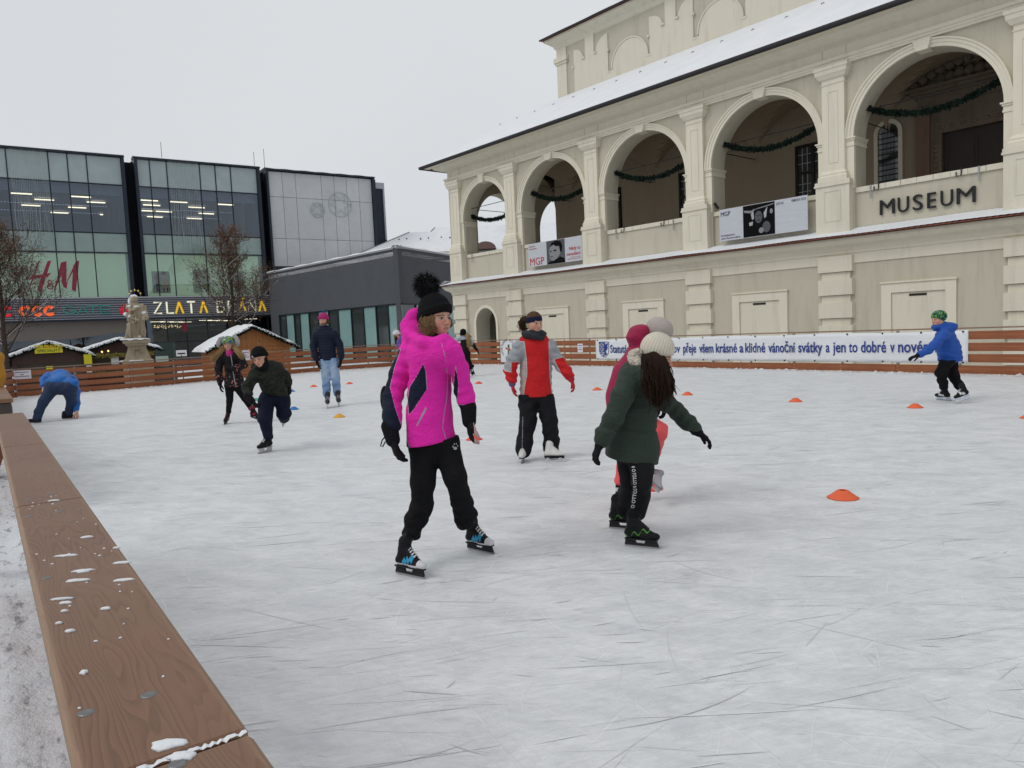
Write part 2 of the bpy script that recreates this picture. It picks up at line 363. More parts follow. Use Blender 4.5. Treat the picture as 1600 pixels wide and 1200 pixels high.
for i in range(34):
    t = cuts[1]+random.random()**.6*1.7; heap(rail_pt(t, -random.uniform(.01, .15), ZR), random.uniform(.0015, .004), random.uniform(.0015, .003), .002, (1, 0, 0), 6, 100+i, parent=rl)
# snow packed in the seam
m_ = MB(); q0 = []; q1 = []
for i in range(41):
    n_ = -.004-.152*i/40; wv = .0035+.0025*math.sin(i*1.9)*math.sin(i*.7)+random.uniform(0, .0015); zz = ZR-.002+.0025*(math.sin(i*2.3)*math.sin(i*.9) > -.2)
    q0.append(rail_pt(s1-.005-wv*.7, n_, zz)); q1.append(rail_pt(s1-.003+wv*.6, n_, zz))
m_.add(q0+q1, [(i, i+1, 42+i, 41+i) for i in range(40)]); m_.build('snow_seam', SNOW, rl)
# further rail behind the gap
r2 = thing('rink_rail', tuple(rail_pt(s4+1.2)), 'end of the next brown rail section beyond the gap at the left edge', 'rail', 'wooden fences round the rink')
s5 = seam_t(20, 622)
framed('plank', W_PLANK, r2, rail_pt(s5, -.08, ZR-.02), RD, 3., .16, .04, .006)
framed('end_beam', wood_mat('dark_beam', (.03, .022, .018), (.05, .038, .03), (.07, .05, .04), 0), r2, rail_pt(s5+.02, -.08, ZR-.10), RD, 2.9, .13, .115)
for k in range(7): framed('plank', W_PLANK, r2, rail_pt(s5+3+2.2*k, -.08, ZR-.02-.02*k), RD, 2.19, .16, .04, .006)
for k in range(8):
    for z in (.80, .56, .32, .09): framed('board', W_FENCE, r2, rail_pt(s5+.02+2.2*k, -.035, z), RD, 2.1, .026, .15)
    pm = MB(); pm.box(rail_pt(s5+.08+2.2*k, -.035, .3), (.05, .05, 1.32), (RD, RN, V(0, 0, 1))); pm.build('post', STEEL, r2)
# leaning brace by the near rail
br = framed('fence_brace', W_FENCE, None, rail_pt(s4-.55, -.14, .93), V(-.75, .45, -1.05), 1.25, .05, .09)
tag(br, 'slanting brown brace board leaning against the near rail at the left edge', 'brace')
# ragged snow along the fence foot
mb = MB()
allp = [tuple(LC[:2])]+FP
for i in range(len(allp)-1):
    a, b = V(*allp[i], 0), V(*allp[i+1], 0); L = np.linalg.norm(b-a); d = (b-a)/L; nn = V(d[1], -d[0], 0); n = int(L/.045)
    for k in range(n):
        p = a+d*(k+random.random())*L/n+nn*(-.03+.34*random.random()**1.6); r = random.uniform(.03, .13)
        hh = random.uniform(.01, .045)*(1.3 if random.random() < .2 else .8); q = [p+V(math.cos(t)*r*random.uniform(.6, 1.3), math.sin(t)*r*random.uniform(.6, 1.3), .001) for t in [j*math.pi/3 for j in range(6)]]
        mb.add(q+[p+V(random.uniform(-.02, .02), random.uniform(-.02, .02), hh)], [(j, (j+1) % 6, 6) for j in range(6)]); 
slush = pmat('dirty_snow', (.60, .595, .59), .8, .25, 9, 40, .5, .01, stain=(.22, .14, .09), sscale=6)
tag(mb.build('snow_heaps', slush, smooth=False), 'ragged brownish snow scraped up along the foot of the fence', 'snow', kind='stuff')
# ================================================================== MUSEUM
MP = at(708, 440, 41); MD = V(math.sin(-.706), math.cos(-.706), 0); MN = V(MD[1], -MD[0], 0)
MP = V(MP[0], MP[1], 0)
FM = lambda s, d, z: MP - MD*s + MN*d + V(0, 0, z)              # s along the facade, d into the building
FE = lambda s, d, z: FM(d, s, z)                                 # the short end facade
def plaster(name, c1, c2, dirt=.35, soot=False):
    m, nt, p = base_mat(name); co = objco(nt)
    c = mix(nt, noise(nt, co, .8, 6, .6), c1, c2)
    st = objco(nt, (1.4, 1.4, .16)); s = ramp(nt, noise(nt, st, 2.2, 6, .7), [(.5, 0), (.75, 1)])
    c = mix(nt, math_(nt, 'MULTIPLY', s, dirt), c, [x*.62 for x in c1])
    pl = ramp(nt, noise(nt, co, 3.1, 7, .75), [(.60, 0), (.70, 1)]); c = mix(nt, math_(nt, 'MULTIPLY', pl, dirt*.6), c, [min(.9, x*1.22) for x in c2])
    if soot:
        v = N(nt, 'ShaderNodeTexVoronoi', feature='DISTANCE_TO_EDGE'); nt.links.new(objco(nt, (3, 3, 3)), v.inputs['Vector']); k = ramp(nt, v.outputs['Distance'], [(.0, 1), (.015, 0)])
        c = mix(nt, math_(nt, 'MULTIPLY', k, .3), c, [x*.5 for x in c1])
    nt.links.new(c, p.inputs['Base Color']); p.inputs['Roughness'].default_value = .9; p.inputs['Specular IOR Level'].default_value = .2
    bump(nt, p, noise(nt, co, 35, 6, .7), .25, .01); return m
P_WALL = plaster('plaster_wall', (.50, .461, .365), (.56, .518, .418), .40)
P_TRIM = plaster('plaster_trim', (.685, .636, .515), (.74, .69, .57), .30)
P_TRIM2 = plaster('plaster_trim_cracked', (.655, .608, .495), (.715, .668, .55), .40, True)
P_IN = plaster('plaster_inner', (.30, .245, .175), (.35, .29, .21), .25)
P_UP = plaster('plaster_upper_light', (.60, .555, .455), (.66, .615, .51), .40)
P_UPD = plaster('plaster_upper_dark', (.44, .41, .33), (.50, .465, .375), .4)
GUT = pmat('dark_gutter', (.035, .033, .035), .5, .2, 4, metal=.3)
TILE = pmat('roof_tile_edge', (.20, .07, .05), .8, .3, 10)
DARK = pmat('dark_opening', (.02, .019, .018), .6, .2, 5)
BLKM = pmat('black_metal', (.025, .025, .027), .5, .2, 10, metal=.4)
mus = thing('museum_building', FM(0, 0, -.9), 'cream plastered museum with a row of open arches, snowy roof and MUSEUM lettering', 'building')

def arc_pts(c, r, zs, n=28, a0=math.pi, a1=0.): return [(c+r*math.cos(a0+(a1-a0)*i/n), zs+r*math.sin(a0+(a1-a0)*i/n)) for i in range(n+1)]
def arch_wall(mb, fr, s0, s1, z0, z1, ops, d0, d1):
    """wall with round-arched openings (centre, radius, spring, bottom)"""
    x = s0
    for c, r, zs, zb in ops:
        if c-r > x: mb.fbox(fr, x, c-r, d0, d1, z0, z1)
        if zb > z0+.01: mb.fbox(fr, c-r, c+r, d0, d1, z0, zb)
        A = arc_pts(c, r, zs)
        for (a, za), (b, zb2) in zip(A[:-1], A[1:]):
            mb.add([fr(a, d0, za), fr(b, d0, zb2), fr(b, d0, z1), fr(a, d0, z1)], [(0, 1, 2, 3)])
            mb.add([fr(a, d1, za), fr(b, d1, zb2), fr(b, d1, z1), fr(a, d1, z1)], [(3, 2, 1, 0)])
            mb.add([fr(a, d0, za), fr(b, d0, zb2), fr(b, d1, zb2), fr(a, d1, za)], [(3, 2, 1, 0)])
        mb.add([fr(c-r, d0, z1), fr(c+r, d0, z1), fr(c+r, d1, z1), fr(c-r, d1, z1)], [(0, 1, 2, 3)])
        x = c+r
    if s1 > x: mb.fbox(fr, x, s1, d0, d1, z0, z1)
def archivolt(mb, fr, c, zs, prof, n=36):
    """sweep (radius, depth) profile along a half circle"""
    outs = []
    for i in range(n+1):
        a = math.pi*(1-i/n); outs.append([fr(c+r*math.cos(a), d, zs+r*math.sin(a)) for r, d in prof])
    mb.ring(outs)
def mould(mb, fr, s0, s1, prof, r0=0, r1=0):
    """straight moulding: profile of (depth, z); r0/r1 mitre the ends outwards"""
    mb.ring([[fr(s0-(0 if not r0 else -d*r0), d, z) for d, z in prof], [fr(s1+(0 if not r1 else -d*r1), d, z) for d, z in prof]])
S_END = 43.2
BC = [(3.03, 1.79, 7.24), (8.05, 2.11, 7.07), (13.48, 2.12, 7.07), (18.85, 2.09, 7.07), (24.2, 2.09, 7.07), (29.6, 2.1, 7.07), (35.0, 2.1, 7.07), (40.4, 2.1, 7.07)]
PIL = [.68, 5.22, 10.72, 16.12, 21.5, 26.9, 32.3, 37.7, 43.1]
ZB, ZT = 4.12, 9.42                                               # loggia zone
BAL = 5.46
# ground floor walls
mb = MB()
arch_wall(mb, FM, 0, S_END, -.95, 3.42, [(2.76, .84, 1.70, -.95)], .0, .9); mb.build('ground_floor_wall', P_WALL, mus)
mb = MB(); mb.fbox(FE, .9, 30, 0, .9, -.95, 3.42); mb.build('end_wall', P_WALL, mus)
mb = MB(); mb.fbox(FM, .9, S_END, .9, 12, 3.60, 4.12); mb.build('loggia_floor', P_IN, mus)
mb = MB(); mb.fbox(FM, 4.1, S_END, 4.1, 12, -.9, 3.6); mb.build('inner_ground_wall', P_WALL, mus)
# passage: reveal, archivolt, teal door leaf
mb = MB(); archivolt(mb, FM, 2.76, 1.70, [(.84, -.003), (.84, -.05), (.99, -.05), (1.0, -.003)])
for a, b in ((1.76, 1.92), (3.60, 3.76)): mb.fbox(FM, a, b, -.05, -.003, -.95, 1.70)
mb.build('passage_surround', P_TRIM, mus)
TEAL = pmat('teal_door_paint', (.16, .33, .30), .5, .15, 4)
mb = MB(); mb.fbox(lambda s, d, z: FM(3.45+.1*s-d*.0, .45+s, z), 0, .8, 0, .05, -.9, 2.1); mb.build('passage_door', TEAL, mus)
# loggia walls (front and end)
mb = MB(); arch_wall(mb, FM, 0, S_END, ZB, ZT+.9, [(c, r, zs, ZB) for c, r, zs in BC], .0, .85); mb.build('loggia_wall', P_WALL, mus)
EB = [(3.03, 1.79, 7.24), (8.05, 2.11, 7.07), (13.48, 2.12, 7.07), (18.9, 2.1, 7.07), (24.3, 2.1, 7.07)]
mb = MB(); arch_wall(mb, FE, .85, 30, ZB, ZT+.9, [(c, r, zs, ZB) for c, r, zs in EB], .0, .85); mb.build('end_loggia_wall', P_WALL, mus)
# balustrade walls between piers
for c, r, zs in BC:
    mb = MB(); mb.fbox(FM, c-r, c+r, .12, .42, ZB, BAL-.16); mb.build('balustrade', P_WALL, mus)
    mb = MB(); n = 9
    for k in range(n):
        a, b = c-r+2*r*k/n, c-r+2*r*(k+1)/n; j = random.uniform(-.008, .008); mb.fbox(FM, a+.006, b-.006, .06+j, .48, BAL-.16, BAL+j*.5)
    mb.build('parapet_coping', P_TRIM2, mus)
for c, r, zs in EB:
    mb = MB(); mb.fbox(FE, c-r, c+r, .12, .42, ZB, BAL); mb.build('balustrade', P_WALL, mus)
# archivolts, keystones, imposts
for c, r, zs in BC:
    mb = MB()
    archivolt(mb, FM, c, zs, [(r-.003, .04), (r-.003, -.05), (r+.10, -.05), (r+.105, -.075), (r+.19, -.075), (r+.20, -.11), (r+.25, -.115), (r+.27, -.003)])
    o = mb.build('archivolt', P_TRIM, mus)
    mb = MB(); w0, w1 = .17, .25; z0, z1 = zs+r-.06, ZT+.003
    mb.prism([FM(c-w0, -.17, z0), FM(c+w0, -.17, z0), FM(c+w1, -.17, z1), FM(c-w1, -.17, z1)], [FM(c-w0, .25, z0), FM(c+w0, .25, z0), FM(c+w1, .25, z1), FM(c-w1, .25, z1)])
    mb.build('keystone', P_TRIM, mus)
    for sgn in (-1, 1):
        e = c+sgn*r
        mb = MB()
        for q, (pr, za, zb_) in enumerate([(.035, -.27, -.21), (.02, -.21, -.10), (.05, -.10, -.04), (.085, -.04, .0)]):
            a, b = (e-.40, e+pr) if sgn < 0 else (e-pr, e+.40)
            mb.fbox(FM, a, b, -.02-pr, .86+pr*.3, zs+za, zs+zb_)
        mb.build('impost', P_TRIM, mus)
        mb = MB(); a, b = (e-.33, e+.012) if sgn < 0 else (e-.012, e+.33)
        mb.fbox(FM, a, b, -.03, .10, BAL, zs-.27); mb.build('jamb_strip', P_TRIM, mus)
# pilasters on pedestals
for s in PIL:
    pd = .56 if s > 1 else .52
    mb = MB(); mb.fbox(FM, s-pd, s+pd, -.26, .6, ZB-.12, 5.60); mb.build('pedestal', P_TRIM2, mus)
    mb = MB(); mb.fbox(FM, s-pd-.04, s+pd+.04, -.30, .5, 5.60, 5.66); mb.fbox(FM, s-pd-.02, s+pd+.02, -.28, .5, 5.66, 5.76); mb.build('pedestal_cap', P_TRIM2, mus)
    mb = MB(); f = .28
    for a, b, c_, d_ in ((s-f, s+f, 4.45, 4.475), (s-f, s+f, 5.42, 5.445), (s-f, s-f+.025, 4.475, 5.42), (s+f-.025, s+f, 4.475, 5.42)): mb.fbox(FM, a, b, -.275, -.25, c_, d_)
    mb.build('pedestal_frame', P_TRIM2, mus)
    mb = MB(); outs = []
    for pr, z in ((.11, 5.76), (.11, 5.90), (.07, 5.95), (.08, 6.0), (.0, 6.10), (.0, 8.86)): outs.append([FM(s-.37-pr, .1, z), FM(s+.37+pr, .1, z), FM(s+.37+pr, -.15-pr, z), FM(s-.37-pr, -.15-pr, z)])
    mb.ring(outs); mb.build('pilaster_shaft', P_TRIM, mus)
    mb = MB(); f = .17
    for a, b, c_, d_ in ((s-f, s+f, 6.35, 6.37), (s-f, s+f, 8.62, 8.64), (s-f, s-f+.02, 6.37, 8.62), (s+f-.02, s+f, 6.37, 8.62)): mb.fbox(FM, a, b, -.166, -.148, c_, d_)
    mb.build('shaft_frame', P_TRIM, mus)
    mb = MB()
    outs = []
    for pr, z in ((.02, 8.86), (.03, 8.90), (.0, 8.91), (.0, 9.02), (.06, 9.05), (.13, 9.16), (.15, 9.18), (.16, 9.30), (.19, 9.32), (.20, 9.42)): outs.append([FM(s-.37-pr, .1, z), FM(s+.37+pr, .1, z), FM(s+.37+pr, -.15-pr, z), FM(s-.37-pr, -.15-pr, z)])
    mb.ring(outs); mb.build('capital', P_TRIM, mus)
# entablature
prof_arch = [(.0, 9.42), (-.10, 9.42), (-.10, 9.49), (-.13, 9.495), (-.13, 9.57), (-.17, 9.58), (-.19, 9.68), (-.03, 9.70), (.0, 9.70)]
mb = MB(); mould(mb, FM, 0, S_END, prof_arch, 1, 0); mb.build('architrave', P_TRIM, mus)
prof_fr = [(.05, 9.70), (-.02, 9.70), (-.02, 10.02), (-.10, 10.06), (-.30, 10.12), (-.55, 10.22), (-.60, 10.30), (-.60, 10.36), (.05, 10.36)]
mb = MB(); mould(mb, FM, 0, S_END, prof_fr, 1, 0); mb.build('frieze', P_TRIM, mus)
mb = MB(); mould(mb, FE, 0, 30, prof_fr, 1, 0); mb.build('frieze', P_TRIM, mus)
mb = MB(); mould(mb, FE, 0, 30, prof_arch, 1, 0); mb.build('architrave', P_TRIM, mus)
for s in PIL:
    mb = MB(); mb.fbox(FM, s-.40, s-.385, -.032, -.018, 9.70, 10.02); mb.fbox(FM, s+.385, s+.40, -.032, -.018, 9.70, 10.02); mb.build('frieze_joint', P_WALL, mus)
# lower cornice with snow ledge
prof_c = [(.0, 3.05), (-.04, 3.05), (-.04, 3.36), (-.08, 3.38), (-.08, 3.46), (-.16, 3.56), (-.34, 3.66), (-.40, 3.76), (-.44, 3.78), (-.44, 3.86), (.0, 3.90)]
mb = MB(); mould(mb, FM, 0, S_END, prof_c, 1, 0); mb.build('lower_cornice', P_TRIM, mus)
mb = MB(); mould(mb, FE, 0, 30, prof_c, 1, 0); mb.build('lower_cornice', P_TRIM, mus)
mb = MB(); n = int(S_END/.17)
for k in range(n):                                               # row of tiles whose ends make the wavy edge
    s = -.5+k*.17
    mb.ring([[FM(s+.085+.09*math.cos(a), d, z+.035*math.sin(a)) for a in [math.pi*i/4 for i in range(5)]] for d, z in ((-.635, 3.870), (.02, 4.09))])
mb.build('ledge_tiles', TILE, mus)
mb = MB(); rng = random.Random(4)
us = [-.62+.085*i for i in range(int((S_END+.6)/.085))]
def ledge(u, v):
    k = (u+.5)/.17; z = 3.925+(v+.60)*.345+.030*abs(math.sin(k*math.pi))+.012+.010*math.sin(u*1.3)
    return FM(u, v if v > -.6 else v-.01*math.sin(u*5)-.012*math.sin(u*1.7), z-(.02 if v <= -.605 else 0))
mb.grid(ledge, us, [-.61, -.60, -.5, -.35, -.15, .0, .1]); mb.build('ledge_snow', SNOW, mus)
mb = MB()
mb.grid(lambda u, v: FE(u, v, 3.93+(v+.6)*.345), [-.6+.5*i for i in range(60)], [-.6, -.1, .05]); mb.build('ledge_snow', SNOW, mus)
# rusticated quoins of the ground floor
for s in PIL:
    mb = MB(); lo = s-.57
    for k in range(5):
        z0 = 2.80-k*.76
        mb.prism([FM(lo, -.17, z0), FM(lo+1.14, -.17, z0), FM(lo+1.14, -.17, z0+.51), FM(lo, -.17, z0+.51)][::1], [FM(lo-.02, .05, z0-.02), FM(lo+1.16, .05, z0-.02), FM(lo+1.16, .05, z0+.53), FM(lo-.02, .05, z0+.53)])
        mb.fbox(FM, lo+.09, lo+1.05, -.09, .05, z0-.25, z0-.02)
    mb.fbox(FM, lo-.02, lo+1.16, -.14, .05, -.95, -.55)
    mb.build('quoin_blocks', P_TRIM2, mus)
# blind windows with raised frames and a dark vent slot
for a, b in ((6.75, 8.92), (12.21, 14.38), (17.55, 19.75), (22.95, 25.1), (28.4, 30.6), (33.8, 36)):
    mb = MB(); zt, t = 2.30, .30
    for A_, B_, C_, D_, pr in ((a, b, zt-t, zt, .07), (a, a+t, -.9, zt-t, .07), (b-t, b, -.9, zt-t, .07), (a-.03, b+.03, zt, zt+.05, .11)): mb.fbox(FM, A_, B_, -pr, .0, C_, D_)
    o = mb.build('window_frame', P_TRIM, mus)
    mb = MB(); mb.fbox(FM, a+t+.01, b-t-.01, -.022, .0, -.9, zt-t-.01); mb.build('blind_panel', P_TRIM2, mus)
    mb = MB(); c = (a+b)/2; mb.fbox(FM, c-.25, c+.25, -.035, -.021, zt-t-.13, zt-t-.06); mb.build('vent_slot', DARK, mus)
# roof: lean-to, wrapped round the corner with a hip
OH = .97; DW = 4.35; Z0, Z1 = 10.42, 13.5
def roof_z(d): return Z0+(d+OH)*(Z1-Z0)/(DW+OH)
mb = MB()
q = [FM(-OH, -OH, Z0), FM(S_END, -OH, Z0), FM(S_END, DW, Z1), FM(DW, DW, Z1)]
mb.prism([p-V(0, 0, .10) for p in q], [p-V(0, 0, .02) for p in q])
q = [FM(-OH, -OH, Z0), FM(DW, DW, Z1), FM(DW, 31, Z1), FM(-OH, 31, Z0)]
mb.prism([p-V(0, 0, .10) for p in q], [p-V(0, 0, .02) for p in q]); mb.build('roof', TILE, mus)
mb = MB(); n = int((S_END+OH)/.11)
def rs(u, v):
    sv = -OH + (DW+OH)*v; s = (sv)+(S_END-sv)*u
    return FM(s, -OH-.015*math.sin(s*3.1)*(v == 0)+(DW+OH)*v, Z0+(Z1-Z0)*v+.07+.022*abs(math.sin(s*math.pi/.22))*(1-v*.6)-(0 if v > 0 else .05))
mb.grid(rs, [i/n for i in range(n+1)], [0, .004, .1, .3, .5, .8, 1]); mb.build('roof_snow', SNOW, mus, smooth=True)
mb = MB()
mb.grid(lambda u, v: FM(-OH+(DW+OH)*v, (-OH+(DW+OH)*v)+(31-(-OH+(DW+OH)*v))*u, Z0+(Z1-Z0)*v+.07), [i/40 for i in range(41)], [0, .3, .6, 1]); mb.build('roof_snow', SNOW, mus, smooth=True)
mb = MB()                                                          # snow guards
for k in range(30):
    s = 1.2+k*1.42; d = 2.9
    mb = MB(); mb.tube([FM(s, d-.02, roof_z(d)+.05), FM(s+.02, d-.04, roof_z(d)+.10), FM(s+.12, d-.03, roof_z(d)+.10)], .014, 5); mb.build('snow_guard', BLKM, mus)
# gutter: half round
mb = MB(); pr = [(-OH-.02+.09*math.cos(a)-.06, Z0-.06+.09*math.sin(a)) for a in [math.pi+math.pi*i/8 for i in range(9)]]+[(-OH+.02, Z0-.02), (-OH-.0, Z0-.0), (-OH-.17, Z0-.0)]
mould(mb, FM, -OH-.15, S_END, pr); mb.build('gutter', GUT, mus)
mb = MB(); mould(mb, FE, -OH-.15, 31, pr); mb.build('gutter', GUT, mus)
mb = MB(); mould(mb, FM, -OH, S_END, [(-OH-.02, Z0-.10), (-.55, Z0-.10), (-.55, Z0-.06), (-OH-.02, Z0-.03)]); mb.build('eave_board', P_TRIM, mus)
# inner body of the loggia storey and groin vaults
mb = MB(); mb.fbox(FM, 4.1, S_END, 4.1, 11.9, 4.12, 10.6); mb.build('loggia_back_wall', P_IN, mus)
mb = MB()
bounds = [.85, 5.3, 10.75, 16.15, 21.5, 26.9, 32.3, 37.7, 43.1]
def vault(s, d, s0, s1, d0, d1, zs=7.75):
    cs, r1 = (s0+s1)/2, (s1-s0)/2; c2, r2 = (d0+d1)/2, (d1-d0)/2; hs = 2.0
    a = max(0, 1-((s-cs)/r1)**2)**.5*hs; b = max(0, 1-((d-c2)/r2)**2)**.5*hs
    return zs+max(a, b)
for s0, s1 in zip(bounds[:-1], bounds[1:]):
    mb.grid(lambda u, v: FM(u, v, vault(u, v, s0+.01, s1-.01, .86, 4.1)), [s0+(s1-s0)*i/22 for i in range(23)], [.86+(4.1-.86)*j/16 for j in range(17)])
for d0, d1 in zip([4.1, 8.5, 13.9], [8.5, 13.9, 19]):
    mb.grid(lambda u, v: FM(u, v, vault(u, v, .85, 4.1, d0+.01, d1-.01)), [.85+(4.1-.85)*i/16 for i in range(17)], [d0+(d1-d0)*j/22 for j in range(23)])
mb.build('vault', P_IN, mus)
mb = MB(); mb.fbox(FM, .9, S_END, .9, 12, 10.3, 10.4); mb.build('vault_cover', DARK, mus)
# windows of the loggia back wall
FRM = pmat('dark_window_frame', (.018, .014, .012), .4, .2, 8); WHITEP = pmat('white_paint', (.42, .43, .43), .5, .1, 8)
def glassy(name, col, rough=.06, spec=.8):
    m, nt, p = base_mat(name); co = objco(nt); c = mix(nt, noise(nt, co, .7, 3), [x*.8 for x in col], [x*1.2 for x in col]); nt.links.new(c, p.inputs['Base Color'])
    p.inputs['Roughness'].default_value = rough; p.inputs['Specular IOR Level'].default_value = spec; bump(nt, p, noise(nt, co, .9, 2), .02, .02); return m
GLD = glassy('dark_pane', (.05, .055, .055))
for a, b in ((7.35, 8.78), (12.30, 13.72), (17.95, 19.4)):
    mb = MB(); z0, z1 = 5.95, 8.12
    for A_, B_, C_, D_ in ((a, b, z1-.1, z1), (a, b, z0, z0+.1), (a, a+.1, z0+.1, z1-.1), (b-.1, b, z0+.1, z1-.1), ((a+b)/2-.06, (a+b)/2+.06, z0+.1, z1-.1)): mb.fbox(FM, A_, B_, 3.98, 4.1, C_, D_)
    mb.fbox(FM, a+.1, (a+b)/2-.06, 3.985, 4.1, 6.98, 7.08); mb.fbox(FM, (a+b)/2+.06, b-.1, 3.985, 4.1, 6.98, 7.08)
    w_ = mb.build('window', FRM, mus)
    mb = MB(); mb.fbox(FM, a+.1, b-.1, 4.06, 4.095, z0+.1, z1-.1); mb.build('pane', GLD, w_)
    mb = MB()
    for q in (.32, .68):
        for lo, hi in ((a+.1, (a+b)/2-.06), ((a+b)/2+.06, b-.1)):
            mb.fbox(FM, lo+(hi-lo)*q-.012, lo+(hi-lo)*q+.012, 4.04, 4.06, z0+.1, z1-.1)
    for z in (6.3, 6.6, 7.4, 7.75):
        mb.fbox(FM, a+.1, (a+b)/2-.06, 4.036, 4.06, z-.01, z+.01); mb.fbox(FM, (a+b)/2+.06, b-.1, 4.036, 4.06, z-.01, z+.01)
    mb.build('glazing_bars', WHITEP, w_)
# arched barred window and stone portal
mb = MB(); archivolt(mb, FM, 21.5, 7.85, [(.36, 4.1), (.36, 4.02), (.5, 4.02), (.5, 4.1)], 20)
for a, b in ((21.0, 21.14), (21.86, 22.0)): mb.fbox(FM, a, b, 4.02, 4.1, 5.6, 7.85)
aw = mb.build('arched_window', P_TRIM, mus)
mb = MB(); mb.ring([[FM(21.5+x, 4.085, z) for x, z in [(-.34, 5.7)]+[(.34*math.cos(math.pi-i*math.pi/12), 7.85+.34*math.sin(i*math.pi/12)) for i in range(13)]+[(.34, 5.7)]], [FM(21.5+x, 4.099, z) for x, z in [(-.34, 5.7)]+[(.34*math.cos(math.pi-i*math.pi/12), 7.85+.34*math.sin(i*math.pi/12)) for i in range(13)]+[(.34, 5.7)]]]); mb.build('pane', GLD, aw)
mb = MB()
for x in (-.2, -.1, 0, .1, .2): mb.tube([FM(21.5+x, 4.03, 5.7), FM(21.5+x, 4.03, 8.12-abs(x)*.5)], .012, 5)
for k in range(12): mb.tube([FM(21.16, 4.03, 5.8+k*.19), FM(21.84, 4.03, 5.8+k*.19)], .011, 5)
mb.build('iron_grille', BLKM, aw)
STN = plaster('portal_stone', (.13, .10, .075), (.24, .19, .145), .6); STN2 = plaster('portal_marble', (.17, .11, .08), (.25, .16, .12), .5)
mb = MB()
mb.fbox(FM, 22.55, 23.0, 3.75, 4.1, 4.1, 8.15); mb.build('portal_column', STN2, mus); mb = MB(); mb.fbox(FM, 26.1, 26.55, 3.75, 4.1, 4.1, 8.15); mb.build('portal_column', STN2, mus)
mb = MB()
for pr, z0, z1 in ((.06, 8.15, 8.25), (.12, 8.25, 8.38)): mb.fbox(FM, 22.55-pr, 23.0+pr, 3.75-pr, 4.1, z0, z1); mb.fbox(FM, 26.1-pr, 26.55+pr, 3.75-pr, 4.1, z0, z1)
mb.build('portal_capital', STN, mus)
mb = MB(); mb.fbox(FM, 23.0, 23.35, 3.85, 4.1, 4.1, 7.42); mb.fbox(FM, 25.75, 26.1, 3.85, 4.1, 4.1, 7.42); mb.fbox(FM, 23.0, 26.1, 3.85, 4.1, 7.42, 7.80); mb.build('portal_frame', STN, mus)
mb = MB(); rg = random.Random(3)
for k in range(26):                                                # carved scrolls on the frame
    s, z = (23.17, 4.3+k*.17) if k < 18 else (23.35+(k-18)*.34, 7.61); mb.ring([[FM(s+(.11-.03*j)*math.cos(a+k), 3.85-.02*j-.005, z+(.08-.02*j)*math.sin(a+k)) for a in [i*math.pi/4 for i in range(8)]] for j in range(3)])
mb.build('portal_carving', STN, mus)
mb = MB()
for pr, z0, z1 in ((.0, 8.38, 8.72), (.08, 8.72, 8.80), (.2, 8.80, 8.92), (.32, 8.92, 9.02)): mb.fbox(FM, 22.6-pr, 26.5+pr, 3.8-pr, 4.1, z0, z1)
mb.fbox(FM, 23.0, 26.1, 3.88, 4.1, 7.80, 8.38)
mb.build('portal_entablature', STN, mus)
mb = MB()
for k in range(16):
    t = k/15; s = 22.5+4.1*t; z = 9.15+.62*math.sin(t*math.pi)**.8
    mb.lathe(FM(s, 3.85, z), [(.02, -.2), (.15+.05*rg.random(), -.08), (.19, .04), (.08, .16), (.01, .2)], 8, rg.choice([(1, 0, .3), (0, 1, .2), (.3, .2, 1)]))
for k in range(7): mb.lathe(FM(23.6+k*.3, 3.9, 9.2+.1*rg.random()), [(.02, -.25), (.2, -.1), (.17, .1), (.02, .25)], 8, (.3*rg.random(), 0, 1))
mb.build('portal_pediment', STN, mus, smooth=True)
DOORM = wood_mat('dark_door', (.016, .009, .007), (.03, .017, .012), (.04, .022, .016), 2)
mb = MB(); mb.fbox(FM, 23.35, 25.75, 4.04, 4.1, 4.1, 7.42)
for a in (23.42, 24.6):
    for z0, z1 in ((4.3, 5.7), (5.85, 7.2)): mb.fbox(FM, a+.1, a+.98, 4.02, 4.045, z0, z1); mb.fbox(FM, a+.2, a+.88, 4.0, 4.022, z0+.1, z1-.1)
mb.build('door', DOORM, mus)
# iron tie rods
for c, r, zs in BC[:6]:
    mb = MB(); mb.tube([FM(c-r-.02, .45, 7.92), FM(c+r+.02, .45, 7.92)], .018, 5); mb.build('tie_rod', BLKM, mus)
for s in [.95]+bounds[1:7]:
    mb = MB(); mb.tube([FM(s, .8, 7.98), FM(s, 4.1, 7.98)], .018, 5); mb.build('tie_rod', BLKM, mus)
# upper wall with relief of blind arches
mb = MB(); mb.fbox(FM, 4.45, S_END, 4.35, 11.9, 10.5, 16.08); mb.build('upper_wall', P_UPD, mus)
mb = MB(); x0 = 4.45; dd = (4.29, 4.352)
def slab(poly):
    mb.prism([FM(s, dd[0], z) for s, z in poly], [FM(s, dd[1], z) for s, z in poly])
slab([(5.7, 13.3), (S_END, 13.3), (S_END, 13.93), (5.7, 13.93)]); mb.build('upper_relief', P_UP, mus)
RIM = P_UPD
def qarc(cx, cz, rx, rz, a0, a1, n=10): return [(cx+rx*math.cos(a0+(a1-a0)*i/n), cz+rz*math.sin(a0+(a1-a0)*i/n)) for i in range(n+1)]
mb = MB(); slab([(4.45, 13.2), (5.15, 13.2), (5.15, 16.08), (4.45, 16.08)]); mb.fbox(FM, 4.38, 5.22, 4.24, 4.36, 15.22, 15.34); mb.fbox(FM, 4.32, 5.28, 4.18, 4.36, 15.34, 15.58); mb.build('upper_pilaster', P_UP, mus)
